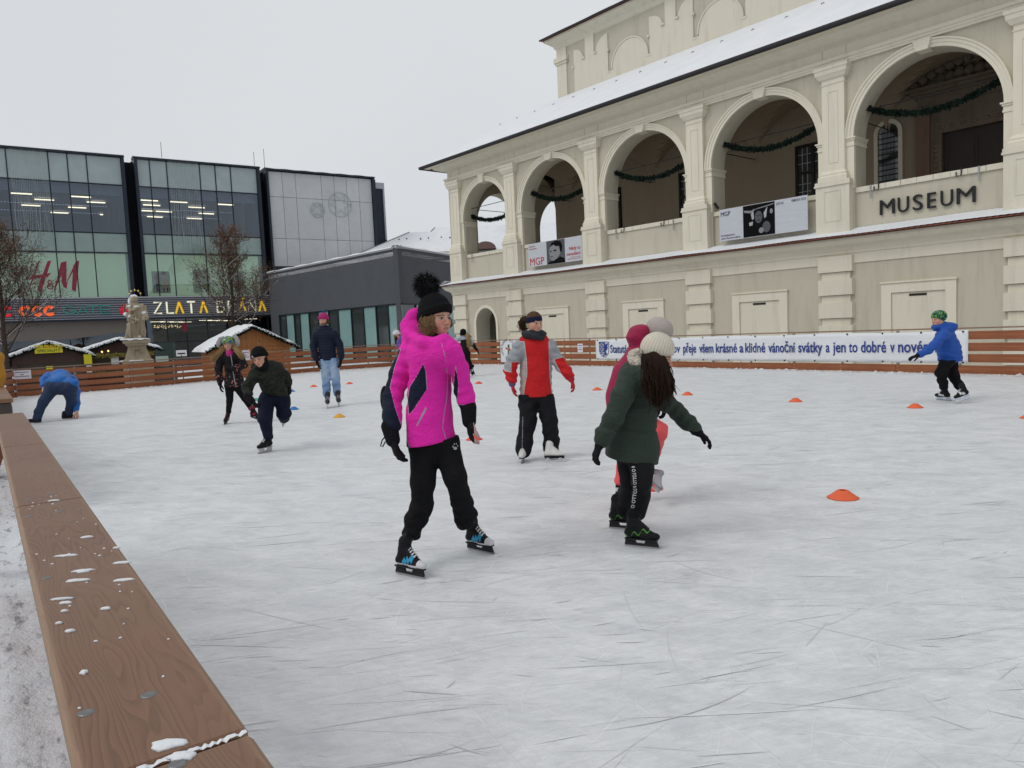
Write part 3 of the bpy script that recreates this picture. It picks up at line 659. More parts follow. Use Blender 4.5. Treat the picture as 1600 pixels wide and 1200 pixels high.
for k in range(-1, 7):
    x0 = 8.05+5.05*k; H = math.pi/2
    if k >= 0:
        mb = MB(); slab([(x0+.28, 13.93)]+qarc(x0+1.36, 14.0, 1.08, 1.09, math.pi, 0, 20)+[(x0+2.44, 13.93)]); mb.build('blind_arch', P_UP, mus)
        mb = MB(); archivolt(mb, lambda s, d, z: FM(s, d, z), x0+1.36, 14.0, [(1.09, 4.34), (1.09, 4.26), (1.16, 4.26), (1.17, 4.34)], 20); mb.build('arch_rim', P_UP, mus)
        for sA, sB, zA, zB in ((x0-.03, x0+.14, 13.84, 13.93), (x0+2.4, x0+2.66, 13.9, 14.0)): mb = MB(); mb.fbox(FM, sA, sB, 4.27, 4.36, zA, zB); mb.build('relief_corbel', P_UP, mus)
    xa = x0+2.60
    mb = MB()
    left = max(xa, 5.7)
    slab([(left, 13.93), (x0+5.05, 13.93), (x0+5.05, 15.10), (left, 15.10)])
    if k >= 0 or True: slab([(left, 15.10), (x0+3.36, 15.10)]+qarc(left, 15.10, x0+3.36-left, .56, 0, H)[1:])
    slab([(x0+3.52, 15.10), (x0+4.12, 15.10), (x0+4.12, 16.08), (x0+3.52, 16.08)])
    slab([(x0+4.24, 15.10), (x0+5.05, 15.10), (x0+5.05, 15.78)]+qarc(x0+5.05, 15.10, .81, .68, H, math.pi)[1:])
    mb.build('blind_battlement', P_UP, mus)
    mb = MB()
    for sA, sB, zz in ((x0+3.30, x0+3.50, 15.02), (x0+4.12, x0+4.30, 15.04), (left-.1, left+.02, 14.75), (x0+5.03, x0+5.15, 14.9)): mb = MB(); mb.fbox(FM, sA, sB, 4.22, 4.30, zz, zz+.09); mb.build('relief_corbel', P_UP, mus)
prof_u = [(4.35, 16.02), (4.30, 16.05), (4.24, 16.12), (4.20, 16.22), (3.95, 16.40), (3.85, 16.46), (3.85, 16.56), (4.35, 16.56)]
mb = MB(); mb.ring([[FM(4.45-(4.35-d), d, z) for d, z in prof_u], [FM(S_END, d, z) for d, z in prof_u]]); mb.build('upper_cornice', P_UP, mus)
mb = MB(); q = [FM(3.85, 3.72, 16.58), FM(S_END, 3.72, 16.58), FM(S_END, 9, 18.6), FM(9, 9, 18.6)]; mb.prism([p-V(0, 0, .02) for p in q], [p+V(0, 0, .05) for p in q])
q = [FM(3.85, 3.72, 16.58), FM(9, 9, 18.6), FM(9, 12, 18.6), FM(3.85, 12, 16.58)]; mb.prism([p-V(0, 0, .02) for p in q], [p+V(0, 0, .05) for p in q]); mb.build('upper_roof', TILE, mus)
mb = MB(); n = 300
mb.grid(lambda u, v: FM(3.8+(S_END-3.8)*u+5.2*v*(1-u), 3.70+5.2*v, 16.64+2.0*v+.02*abs(math.sin(u*900))), [i/n for i in range(n+1)], [0, .5, 1]); mb.build('upper_roof_snow', SNOW, mus)
mb = MB(); mb.tube([FM(3.8, 3.70, 16.60), FM(S_END, 3.70, 16.60)], .045, 6); mb.build('upper_gutter', GUT, mus)
# --- wall hooks on the parapet
for s in (1.75, 4.55, 11.9, 14.9, 22.6, 25.65):
    mb = MB(); mb.box(FM(s, .03, BAL-.20), (.035, .02, .42), (MD, MN, V(0, 0, 1))); mb.build('strap', STEEL, mus)
for s in (12.35, 14.45, 22.85, 25.2):
    mb = MB(); P = FM(s, .04, BAL)
    mb.tube([P+MN*.3+V(0, 0, .02), P+V(0, 0, .04), P-MN*.03+V(0, 0, -.18), P-MN*.03+MD*.13+V(0, 0, -.18), P-MN*.03+MD*.13+V(0, 0, -.06)], .02, 5); mb.build('bracket', BLKM, mus)
mb = MB(); mb.tube([FM(16.95, .1, BAL+.1), FM(16.85, .0, BAL+.33)], .05, 8); mb.build('spotlight', BLKM, mus)
# ---------------- text helper
def text_mesh(txt, size=1., xs=1., thick=0., ext=.01, space=1.):
    cu = bpy.data.curves.new('t', 'FONT'); cu.body = txt; cu.size = size; cu.extrude = ext; cu.offset = thick; cu.space_character = space; cu.resolution_u = 4
    o = bpy.data.objects.new('t', cu); COL.objects.link(o); dg = bpy.context.evaluated_depsgraph_get(); dg.update()
    me = bpy.data.meshes.new_from_object(o.evaluated_get(dg))
    v = np.array([tuple(p.co) for p in me.vertices]); f = [tuple(p.vertices) for p in me.polygons]
    bpy.data.objects.remove(o); bpy.data.curves.remove(cu); bpy.data.meshes.remove(me)
    v[:, 0] *= xs; v[:, 0] -= v[:, 0].min(); return v, f
def put_text(name, txt, fr, a0, a1, z0, z1, off, m, parent, thick=0., ext=.01, cap_only=True, space=1.):
    """text stretched between a0..a1 along the frame, baseline z0, cap height to z1"""
    v, f = text_mesh(txt.replace('ě', 'e'), 1., 1., thick, ext, space)
    for i, ch in enumerate(txt):
        if ch == 'ě':
            pre = txt[:i].replace('ě', 'e'); e_, _ = text_mesh('e'); w = e_[:, 0].max(); q, _ = text_mesh(pre+'e') if pre else (e_, 0); cx = q[:, 0].max()-w/2; b = len(v); z = v[:, 2].max()
            v = np.concatenate([v, np.array([(cx-.15, .78, z), (cx-.09, .80, z), (cx, .70, z), (cx+.09, .80, z), (cx+.15, .78, z), (cx, .60, z)])]); f = f+[(b, b+1, b+2, b+5), (b+2, b+3, b+4, b+5)]
    ref, _ = text_mesh('H', 1.); h = ref[:, 1].max()
    W = v[:, 0].max(); sx = (a1-a0)/W; sz = (z1-z0)/h
    P = [fr(a0+x*sx, off-z*1.0, z0+y*sz) for x, y, z in v]
    return link_mesh(name, P, f, m, parent)
FMr = lambda s, d, z: FM(s, d, z)
for i, (ch, a, b) in enumerate([('M', 22.88, 23.32), ('U', 23.42, 23.74), ('S', 23.86, 24.14), ('E', 24.27, 24.51), ('U', 24.64, 24.97), ('M', 25.07, 25.56)]):
    put_text('letter', ch, FM, a, b, 4.47, 4.93, .06, BLKM, mus, 0, .03)
# ================================================================== SHOPPING CENTRE
LP_ = at(100, 468, 69); LD = V(math.sin(.973), math.cos(.973), 0); LO = V(LD[1], -LD[0], 0); LP_ = V(LP_[0], LP_[1], 0)
FL = lambda u, o, z: LP_ + LD*u + LO*o + V(0, 0, z)             # u along the facade, o towards the square
mall = thing('shopping_centre', FL(6.4, 0, -.9), 'glass fronted shopping centre with a ribbed sign band, concrete panels and lit ceiling', 'building')
NAVY = pmat('navy_metal', (.022, .028, .042), .4, .2, 2, metal=.3)
MULL = pmat('mullion', (.014, .022, .027), .4, .2, 3, metal=.2)
def glass_mat(name, tint, gl=.1, rough=.01):
    m = bpy.data.materials.new(name); m.use_nodes = True; nt = m.node_tree; nt.nodes.clear()
    o = N(nt, 'ShaderNodeOutputMaterial'); t = N(nt, 'ShaderNodeBsdfTransparent'); t.inputs[0].default_value = c4(tint)
    g = N(nt, 'ShaderNodeBsdfGlossy'); g.inputs['Color'].default_value = (.82, .88, .92, 1); g.inputs['Roughness'].default_value = rough
    fr = N(nt, 'ShaderNodeFresnel'); fr.inputs[0].default_value = 1.55; k = math_(nt, 'ADD', fr.outputs[0], gl)
    b = N(nt, 'ShaderNodeBump'); b.inputs['Strength'].default_value = .03; b.inputs['Distance'].default_value = .05
    nt.links.new(noise(nt, objco(nt), .45, 2), b.inputs['Height']); nt.links.new(b.outputs[0], g.inputs['Normal'])
    x = N(nt, 'ShaderNodeMixShader'); nt.links.new(k, x.inputs[0]); nt.links.new(t.outputs[0], x.inputs[1]); nt.links.new(g.outputs[0], x.inputs[2]); nt.links.new(x.outputs[0], o.inputs[0]); return m
GLASS = glass_mat('facade_glass', (.72, .78, .88), .03)
GLASS2 = glass_mat('shop_glass', (.80, .88, .84), .03)
SPAN = glassy('spandrel_glass', (.28, .345, .355), .12, 1.0)
SPAN2 = glassy('spandrel_glass_green', (.19, .265, .25), .08, 1.0)
CONC = None
def conc():
    m, nt, p = base_mat('concrete_panels'); co = objco(nt); inf = N(nt, 'ShaderNodeObjectInfo')
    c = mix(nt, noise(nt, co, .55, 6, .7), (.40, .412, .43), (.62, .633, .65)); c = mix(nt, math_(nt, 'MULTIPLY', inf.outputs['Random'], .45), c, (.42, .428, .44))
    c = mix(nt, math_(nt, 'MULTIPLY', ramp(nt, noise(nt, co, 1.6, 7, .75), [(.55, 0), (.65, 1)]), .3), c, (.33, .335, .34))
    nt.links.new(c, p.inputs['Base Color']); p.inputs['Roughness'].default_value = .85; bump(nt, p, noise(nt, co, 12, 6), .2, .01); return m
CONC = conc()
zs = [6.06, 10.35, 12.20, 16.78, 19.42]
blocks = [(-16.2, 5.95, [-12.6, -11.1, -9.6, -6.5, -4.95, -3.45, -.26, 1.26, 2.81]), (6.80, 18.75, [8.19, 9.72, 12.80, 14.30, 15.82])]
for u0, u1, ms in blocks:
    edges = [u0+.25]+ms+[u1-.28]
    for a in (u0, u1-.28):
        mb = MB(); mb.fbox(FL, a, a+.28, -.6, .34, 5.9, 19.5); mb.build('corner_fin', NAVY, mall)
    for a, b in zip(edges[:-1], edges[1:]):
        for r, (z0, z1) in enumerate(zip(zs[:-1], zs[1:])):
            mb = MB(); mb.fbox(FL, a+.04, b-.04, -.03, -.0, z0+.05, z1-.05)
            if r in (1, 3): mb.build('spandrel', SPAN if r == 3 else SPAN2, mall)
            else: mb.v = mb.v[:]; mb.f = [mb.f[k] for k in range(6)]; mb.build('glass_pane', GLASS if r == 2 else GLASS2, mall)
    for a in ms: mb = MB(); mb.fbox(FL, a-.045, a+.045, -.08, .07, 6.0, 19.42); mb.build('mullion', MULL, mall)
    for z in zs[1:-1]: mb = MB(); mb.fbox(FL, u0+.28, u1-.28, -.07, .05, z-.055, z+.055); mb.build('transom', MULL, mall)
    mb = MB(); mb.fbox(FL, u0-.05, u1+.03, -1.0, .42, 19.42, 19.56); mb.build('parapet', NAVY, mall)
    mb = MB(); n = int((u1-u0)/.25)
    mb.grid(lambda u, v: FL(u, v, 19.565+.09*(-.9 < v < .38)+.03*math.sin(u*2.3)*(-.9 < v < .38)), [u0-.05+(u1-u0+.08)*i/n for i in range(n+1)], [-1.0, -.85, .30, .44]); mb.build('parapet_snow', SNOW, mall)
    # rooms behind the glass
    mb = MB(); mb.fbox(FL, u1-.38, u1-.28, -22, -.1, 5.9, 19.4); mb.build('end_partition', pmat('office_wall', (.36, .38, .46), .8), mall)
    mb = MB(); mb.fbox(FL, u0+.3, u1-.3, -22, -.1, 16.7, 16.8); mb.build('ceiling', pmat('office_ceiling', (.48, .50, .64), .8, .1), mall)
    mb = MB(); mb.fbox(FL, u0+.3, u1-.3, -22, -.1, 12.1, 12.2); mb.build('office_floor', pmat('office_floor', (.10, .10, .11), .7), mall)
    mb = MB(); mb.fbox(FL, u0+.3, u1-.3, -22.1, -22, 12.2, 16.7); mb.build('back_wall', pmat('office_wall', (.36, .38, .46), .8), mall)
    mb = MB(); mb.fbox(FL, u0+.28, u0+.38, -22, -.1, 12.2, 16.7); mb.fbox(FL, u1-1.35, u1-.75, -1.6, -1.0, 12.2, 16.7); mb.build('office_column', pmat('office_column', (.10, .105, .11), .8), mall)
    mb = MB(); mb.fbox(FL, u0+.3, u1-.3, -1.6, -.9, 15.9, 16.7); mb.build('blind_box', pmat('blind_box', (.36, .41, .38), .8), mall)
    mb = MB(); mb.fbox(FL, u0+.3, u1-.3, -1.5, -1.3, 6.0, 10.35); mb.build('shop_back_wall', pmat('shop_wall_glow', (.58, .63, .56), .8, .06, 1, emit=(.60, .72, .58), estr=.30), mall)  # wall material glows faintly, standing in for the shop's interior lighting
    mb = MB(); mb.fbox(FL, u0+.3, u1-.3, -1.3, -.1, 5.9, 6.0); mb.build('shop_floor', pmat('shop_floor', (.4, .4, .4), .8), mall)
STRIP = pmat('light_strip', (.9, .88, .75), .5, 0, emit=(1, .80, .46), estr=2.8)
rg = random.Random(12)
for (o, us) in ((-4.2, (-2.3, 2.9, 7.4, 12.4, 16.6)), (-5.8, (-2.9, 2.1, 11.2, 16.0, 6.9)), (-8.6, (-1.2, 3.4, 8.7, 13.3)), (-12.5, (-2.6, 1.6, 6.0, 10.2, 14.8)), (-16.6, (-.2, 4.6, 9.5, 13.9))):
    for u in us:
        if 5.0 < u < 7.7: u = 8.3
        mb = MB(); L = 1.7; mb.fbox(FL, u-L/2+2*(-o)/22, u+L/2+2*(-o)/22 if u+L/2+2*(-o)/22 < 18.4 else 18.4, o-.06, o+.06, 16.45, 16.55); mb.build('ceiling_light', STRIP, mall)
for z, o in ((16.3, -10.), (16.3, -15.)):
    for (u0, u1) in ((-8, 5.6), (7.1, 18.4)):
        mb = MB(); n = int((u1-u0)/.28)
        for k in range(n): mb.fbox(FL, u0+k*.28, u0+k*.28+.12, o-.03, o+.03, z, z+.05)
        mb.build('downlight_row', pmat('downlight', (.5, .52, .6), .5, 0, emit=(.8, .85, 1), estr=.5), mall)
# dark recess between blocks and concrete block
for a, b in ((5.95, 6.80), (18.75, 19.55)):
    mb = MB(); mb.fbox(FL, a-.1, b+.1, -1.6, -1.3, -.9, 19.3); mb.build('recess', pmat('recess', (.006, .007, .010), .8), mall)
mb = MB(); mb.fbox(FL, 19.45, 32.1, -14, -.12, -.9, 19.35); mb.build('side_block', NAVY, mall)
cu = [19.68, 21.17, 22.62, 25.5, 27.0, 28.48, 29.95, 31.5]; cz = [9.2, 12.18, 16.62, 19.28]
for a, b in zip(cu[:-1], cu[1:]):
    for z0, z1 in zip(cz[:-1], cz[1:]):
        mb = MB(); j = rg.uniform(-.006, .006); mb.fbox(FL, a+.02, b-.02, -.12, .0+j, z0+.02, z1-.02); mb.build('concrete_panel', CONC, mall)
mb = MB(); mb.fbox(FL, 19.40, 19.64, -.6, .34, 5.9, 19.45); mb.build('corner_fin', NAVY, mall)
mb = MB(); mb.fbox(FL, 31.52, 31.78, -.6, .30, 5.9, 19.45); mb.build('corner_fin', NAVY, mall)
mb = MB(); mb.fbox(FL, 31.78, 33.4, -14, -1.2, -.9, 19.0); mb.build('stair_tower', NAVY, mall)
mb = MB(); mb.fbox(FL, 33.4, 33.6, -14, -1.0, -.9, 19.2); mb.fbox(FL, 31.8, 33.4, -1.2, -1.0, 18.5, 19.2); mb.build('tower_edge', pmat('pale_metal', (.36, .36, .42), .5), mall)
mb = MB(); mb.fbox(FL, 19.35, 31.85, -14, .40, 19.35, 19.50); mb.build('parapet', NAVY, mall)
mb = MB(); mb.grid(lambda u, v: FL(u, v, 19.51+.09*(-13 < v < .35)+.02*math.sin(u*3)), [19.35+.25*i for i in range(51)], [-14, -12, .30, .42]); mb.build('parapet_snow', SNOW, mall)
mb = MB(); mb.fbox(FL, -16.2, 5.8, -20, -1.6, 19.3, 19.5); mb.fbox(FL, 6.8, 18.8, -20, -1.6, 19.3, 19.5); mb.build('flat_roof', NAVY, mall)
for u, h in ((9.9, 1.3), (20.3, 1.6), (19.2, 1.2)):
    mb = MB(); mb.tube([FL(u, -3, 19.4), FL(u, -3, 19.5+h+1.2)], .025, 5); mb.build('lightning_rod', BLKM, mall)
# sign band of ribbed metal
mb = MB()
prof = []; z = 4.02
RIBM = pmat('ribbed_metal', (.25, .26, .30), .4, .12, 1.5, metal=.1)
while z < 5.98: prof += [(.46, z), (.72, z+.03), (.72, z+.115), (.46, z+.145)]; z += .217
mb.ring([[FL(-17, o, z) for o, z in [(.1, 3.98)]+prof+[(.1, 6.0)]], [FL(19.3, o, z) for o, z in [(.1, 3.98)]+prof+[(.1, 6.0)]]]); mb.build('sign_band', RIBM, mall)
mb = MB(); mb.fbox(FL, -17, 19.35, .05, .80, 5.98, 6.07); mb.build('band_cap', pmat('band_cap', (.40, .41, .44), .5), mall)
mb = MB(); mb.fbox(FL, -17, 19.35, .05, .78, 3.88, 3.99); mb.build('band_soffit', NAVY, mall)
def stroke_letter(name, segs, u0, u1, z0, z1, w, m, parent=mall, o0=.74, o1=.86, closed=()):
    mb = MB(); W, H = u1-u0, z1-z0
    for pl in segs:
        P = [(u0+x*W, z0+y*H) for x, y in pl]; L, R = [], []
        for i, p in enumerate(P):
            a = P[max(i-1, 0)]; b = P[min(i+1, len(P)-1)]; dx, dz = b[0]-a[0], b[1]-a[1]; l = math.hypot(dx, dz)+1e-9
            L.append((p[0]-dz/l*w/2, p[1]+dx/l*w/2)); R.append((p[0]+dz/l*w/2, p[1]-dx/l*w/2))
        n = len(P); vs = [FL(*(q[0], o1, q[1])) for q in L+R]+[FL(q[0], o0, q[1]) for q in L+R]; fs = []
        for i in range(n-1): fs += [(i, i+1, n+i+1, n+i), (2*n+i, 3*n+i, 3*n+i+1, 2*n+i+1), (i, 2*n+i, 2*n+i+1, i+1), (n+i, n+i+1, 3*n+i+1, 3*n+i)]
        fs += [(0, n, 3*n, 2*n), (n-1, 3*n-1, 4*n-1, 2*n-1)]; mb.add(vs, fs)
    return mb.build(name, m, parent)
arc = lambda cx, cz, rx, rz, a0, a1, n=14: [(cx+rx*math.cos(math.radians(a0+(a1-a0)*i/n)), cz+rz*math.sin(math.radians(a0+(a1-a0)*i/n))) for i in range(n+1)]
CREAM = pmat('lit_cream_letters', (.75, .74, .55), .4, 0, emit=(1, .96, .70), estr=.45); YEL = pmat('lit_yellow_letters', (.70, .42, .03), .4, 0, emit=(1, .6, .03), estr=.40)
ORG = pmat('lit_orange_letters', (.75, .10, .02), .4, 0, emit=(1, .13, .03), estr=.5); GRN = pmat('green_letters', (.03, .26, .20), .4, 0, emit=(.05, .5, .38), estr=.10); REDL = pmat('red_letters', (.55, .01, .03), .4, 0, emit=(1, .02, .05), estr=.35)
Cs = [arc(.58, .5, .48, .5, 42, 318, 18)]
for a, b in ((-3.55, -2.75), (-2.62, -1.84), (-1.70, -.92)): stroke_letter('letter', Cs, a, b, 4.55, 5.24, .26, ORG)
stroke_letter('letter', Cs, -4.9, -4.1, 4.55, 5.24, .22, REDL); stroke_letter('letter', Cs, -7.2, -6.4, 4.55, 5.24, .22, REDL)
stroke_letter('letter', [arc(.5, .5, .48, .48, 35, 330, 20), [(.55, .42), (.97, .42), (.97, .2)]], -.18, .80, 4.56, 5.26, .07, GRN)
stroke_letter('letter', [[(.0, 0), (.5, 1), (1, 0)], [(.2, .3), (.8, .3)]], .93, 1.82, 4.54, 5.28, .07, GRN)
stroke_letter('letter', [[(0, 1), (1, 1)], [(.5, 1), (.5, 0)]], 1.72, 2.68, 4.54, 5.28, .07, GRN)
stroke_letter('letter', [[(1, 1), (0, 1), (0, 0), (1, 0)], [(0, .5), (.9, .5)]], 2.82, 3.68, 4.54, 5.28, .07, GRN)
AL = [[(0, 0), (.5, 1)], [(.5, 1), (1, 0)]]
stroke_letter('letter', [[(0, 1), (1, 1), (0, 0), (1, 0)]], 7.43, 8.12, 4.42, 5.48, .14, CREAM)
stroke_letter('letter', [[(0, 1), (0, 0), (1, 0)]], 8.60, 9.20, 4.42, 5.53, .15, CREAM)
stroke_letter('letter', AL, 9.38, 10.08, 4.36, 5.50, .17, YEL)
stroke_letter('letter', [[(0, 1), (1, 1)], [(.5, .86), (.5, 0)]], 10.48, 11.22, 4.36, 5.5, .15, CREAM)
stroke_letter('letter', AL, 11.68, 12.34, 4.36, 5.50, .17, YEL)
Bl = [[(0, 0), (0, 1), (.55, 1)]+arc(.55, .77, .38, .23, 90, -90, 8)+[(.05, .54)], [(.5, .54)]+arc(.58, .27, .42, .27, 90, -90, 8)+[(0, 0)]]
stroke_letter('letter', Bl, 13.34, 13.98, 4.40, 5.50, .13, CREAM)
stroke_letter('letter', [[(0, 0), (0, 1), (.55, 1)]+arc(.55, .75, .42, .25, 90, -90, 8)+[(.05, .5)], [(.5, .5), (1, 0)]], 14.45, 15.05, 4.40, 5.50, .13, CREAM)
stroke_letter('letter', AL+[[(.62, 1.14), (.85, 1.3)]], 15.5, 16.15, 4.40, 5.50, .16, YEL)
stroke_letter('letter', [[(0, 0), (0, 1), (1, 0), (1, 1)]], 16.52, 17.2, 4.40, 5.52, .14, CREAM)
stroke_letter('letter', AL, 17.55, 18.2, 4.40, 5.50, .16, YEL)
# the two red H&M marks: one painted behind the glass, one on the band
HM_Z = lambda x, y: (30+x/13.336, 390+y/13.336)
def ml_hit(x, y):
    d = ray(x, y); n = V(LD[1], -LD[0], 0); t = ((LP_-CAM)[:2]@n[:2])/(d[:2]@n[:2]); H = CAM+d*t; return float((H-LP_)[:2]@LD[:2]), float(H[2])
hm = [[(395, 235), (428, 240), (205, 870), (180, 860)], [(590, 240), (668, 230), (460, 890), (375, 830)], [(145, 570), (665, 485), (590, 570), (200, 630)],
      [(870, 270), (985, 240), (985, 300), (740, 860), (722, 845)], [(880, 300), (985, 240), (985, 820), (925, 780), (885, 680)], [(1180, 240), (1250, 232), (1020, 640), (985, 810), (960, 800), (1010, 620)], [(1125, 330), (1215, 240), (1250, 235), (1180, 880), (1095, 830)]]
RED = pmat('painted_red', (.24, .025, .05), .5, .1)
mb = MB()
for pl in hm:
    Q = [ml_hit(*HM_Z(x, y)) for x, y in pl]; n = len(Q); cx = sum(q[0] for q in Q)/n
    k = len(mb.f)*.0005
    mb.prism([FL(u, .035+k, z) for u, z in Q], [FL(u, .012, z) for u, z in Q])
for cx, cz, r in ((-1.0, 7.55, .15), (-.99, 7.15, .22)):
    mb.ring([[FL(cx+(r+rr)*math.cos(a), oo, cz+(r+rr)*math.sin(a)) for rr, oo in ((.05, .035), (.05, .012), (-.05, .012), (-.05, .035))] for a in [i*math.pi/8 for i in range(17)]], caps=False)
mb.build('painted_logo', RED, mall)
mb = MB()
U0, Z0_, W_, H_ = 4.42, 4.42, .95, 1.0
for pl in hm:
    Q = [((x-145)/1105, (890-y)/660) for x, y in pl]; mb.prism([FL(U0+u*W_, .86+len(mb.f)*.0003, Z0_+z*H_) for u, z in Q], [FL(U0+u*W_, .74, Z0_+z*H_) for u, z in Q])
mb.build('red_logo', REDL, mall)
# posters inside the shop window
def poly(mb, fr, pts, o, zoff=0): mb.add([fr(u, o, z) for u, z in pts], [tuple(range(len(pts)))])
po = MB(); cols = [pmat('poster_mauve', (.66, .58, .66), .7, .05), pmat('poster_red', (.75, .10, .08), .7, .05), pmat('poster_denim', (.08, .12, .22), .7, .05), pmat('poster_pinkcoat', (.85, .50, .42), .7, .05), pmat('poster_hair', (.05, .025, .02), .7, .05), pmat('poster_skin', (.45, .25, .18), .7, .05)]
po.cur = 0; po.fbox(FL, 7.65, 9.28, -.40, -.35, 6.47, 8.63)
el = lambda cx, cz, rx, rz, n=12: [(cx+rx*math.cos(2*math.pi*i/n), cz+rz*math.sin(2*math.pi*i/n)) for i in range(n)]
for c, pts in ((1, [(7.95, 8.1), (8.2, 8.15), (8.3, 7.4), (8.0, 7.4)]), (1, [(7.8, 8.2), (7.85, 8.2), (8.05, 7.9), (7.95, 7.8)]), (2, [(8.0, 7.4), (8.32, 7.4), (8.2, 6.7), (8.32, 6.6), (8.0, 6.6), (7.95, 6.9)]), (5, el(8.12, 8.3, .1, .12)), (3, [(8.55, 8.1), (8.95, 8.1), (9.15, 7.0), (8.5, 7.0)]), (4, el(8.75, 8.42, .22, .2)), (5, el(8.72, 8.33, .09, .11)), (4, [(8.62, 7.0), (8.75, 7.0), (8.7, 6.6), (8.6, 6.6)]), (4, [(8.92, 7.0), (9.05, 7.0), (9.02, 6.6), (8.92, 6.6)])):
    po.cur = c; poly(po, FL, pts, -.345+c*.004)
po.build('fashion_poster', cols, mall)
po = MB(); bc = [pmat('poster_white', (.85, .88, .82), .7, .03), pmat('poster_boot', (.80, .60, .40), .7, .08)]
po.cur = 0; po.fbox(FL, 11.45, 13.1, -.40, -.35, 6.50, 8.85); po.cur = 1
poly(po, FL, [(11.65, 8.55), (12.4, 8.55), (12.3, 7.5), (11.8, 7.5)], -.342); poly(po, FL, [(12.3, 8.1), (12.9, 8.1), (12.95, 7.3), (12.9, 6.9), (11.9, 6.9), (11.95, 7.1), (12.35, 7.3)], -.338)
po.build('boot_poster', bc, mall)
po = MB(); po.cur = 0; po.fbox(FL, 15.0, 16.6, -.40, -.35, 6.5, 8.7); po.cur = 1; poly(po, FL, el(15.9, 7.5, .45, .6), -.342); po.cur = 2; poly(po, FL, el(15.3, 7.6, .25, .4), -.338); po.build('fashion_poster', [bc[0], cols[3], pmat('poster_green', (.05, .22, .15), .7)], mall)
# ground floor under the band
TAU = pmat('taupe_fascia', (.17, .145, .13), .6, .08, 1)
mb = MB(); mb.prism([FL(-17, .1, 3.9), FL(-17, .1, 2.3), FL(.2, .1, 2.25), FL(6.6, .1, 2.95), FL(6.6, .1, 3.9)], [FL(-17, -.1, 3.9), FL(-17, -.1, 2.3), FL(.2, -.1, 2.25), FL(6.6, -.1, 2.95), FL(6.6, -.1, 3.9)]); mb.build('fascia', TAU, mall)
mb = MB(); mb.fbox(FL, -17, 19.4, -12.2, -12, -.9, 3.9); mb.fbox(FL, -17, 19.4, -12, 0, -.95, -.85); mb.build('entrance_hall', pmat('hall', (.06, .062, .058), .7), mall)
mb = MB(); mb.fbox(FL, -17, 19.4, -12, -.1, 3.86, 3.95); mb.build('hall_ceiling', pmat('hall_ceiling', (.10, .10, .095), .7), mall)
for k, u in enumerate([-10, -5.5, 0.2, 5.0, 6.75, 8.6, 10.4, 12.4, 14.6, 16.6, 18.6]):
    mb = MB(); mb.fbox(FL, u-.05, u+.05, -.08, .04, -.9, 3.9); mb.build('mullion', MULL, mall)
mb = MB(); mb.fbox(FL, 6.8, 18.6, -.06, .03, 1.5, 1.6); mb.build('transom', MULL, mall)
for a, b in ((-10, -5.5), (-5.5, .2), (.2, 5), (6.75, 8.6), (8.6, 10.4), (10.4, 12.4), (12.4, 14.6), (14.6, 16.6), (16.6, 18.6)):
    mb = MB(); mb.fbox(FL, a+.05, b-.05, -.03, -.01, -.9, 3.86); mb.build('glass_pane', GLASS, mall)
for k in range(9):
    mb = MB(); u = 7.3+k*1.15; o = -1.2-(k % 4)*1.5; mb.fbox(FL, u, u+1.3, o-.03, o+.03, 3.64, 3.68); mb.build('ceiling_light', STRIP, mall)
mb = MB()
for k in range(60): P = FL(7.8+rg.random()*3, -1.5-rg.random()*2, 3.0+rg.random()*.35); mb.lathe(P, [(.001, -.04), (.05, 0), (.001, .04)], 6)
tag(mb.build('fairy_lights', pmat('warm_bulb', (.8, .6, .3), .5, 0, emit=(1, .65, .25), estr=2), mall), None, None, kind='stuff')
mb = MB(); mb.fbox(FL, 10.0, 10.5, .02, .06, 2.6, 3.4); mb.build('red_door_sign', RED, mall)
mb = MB(); mb.fbox(FL, 13.2, 14.3, -2, -1.9, -.9, 1.4); mb.build('wooden_door', wood_mat('door_orange', (.16, .06, .025), (.22, .09, .04), (.28, .12, .06), 2), mall)
# small text hanging under the band
tt = put_text('small_lettering', 'OBCHODNÍ CENTRUM', FL, 7.9, 12.2, 3.70, 3.84, .80, pmat('pale_letters', (.3, .31, .33), .5), mall, 0, .01)
# ------------------------------------------------------------ light curtains on the glass
BEAD = pmat('led_bead', (.55, .60, .60), .4, 0, emit=(.9, 1, 1), estr=.12); WIRE = pmat('clear_wire', (.36, .42, .42), .5)
for (u0, u1, lab) in ((-3.2, -.4, 'curtain of pale light strings hanging on the left part of the glass facade'), (9.9, 12.6, 'curtain of pale light strings hanging right of the dark facade joint')):
    lc = thing('light_curtain', FL((u0+u1)/2, .2, 19.3), lab, 'light strings', 'light curtains on the shopping centre')
    n = 22
    for k in range(n):
        u = u0+(u1-u0)*k/(n-1); zb = 10.75+rg.random()*.9+(.5 if k in (0, 1, n-1) else 0); sh = rg.uniform(-.2, .2); mb = MB(); bd = MB()
        pts = [FL(u+sh*max(0, (16-z)/6)+.05*math.sin(z*1.7+k), .16+.03*math.sin(z+k), z) for z in [19.4-(19.4-zb)*j/14 for j in range(15)]]
        mb.tube(pts, .010, 3, False); o = mb.build('string', WIRE, lc)
        for j in range(50):
            t = j/50*13.99; i = int(t); P = pts[i]*(1-(t-i))+pts[min(i+1, 14)]*(t-i); r = .022; bd.add([P+V(0, 0, r), P-V(0, 0, r), P+LD*r, P-LD*r, P+LO*r], [(0, 2, 4), (0, 4, 3), (1, 4, 2), (1, 3, 4)])
        bo = bd.build('bulbs', BEAD, o); bo['kind'] = 'stuff'
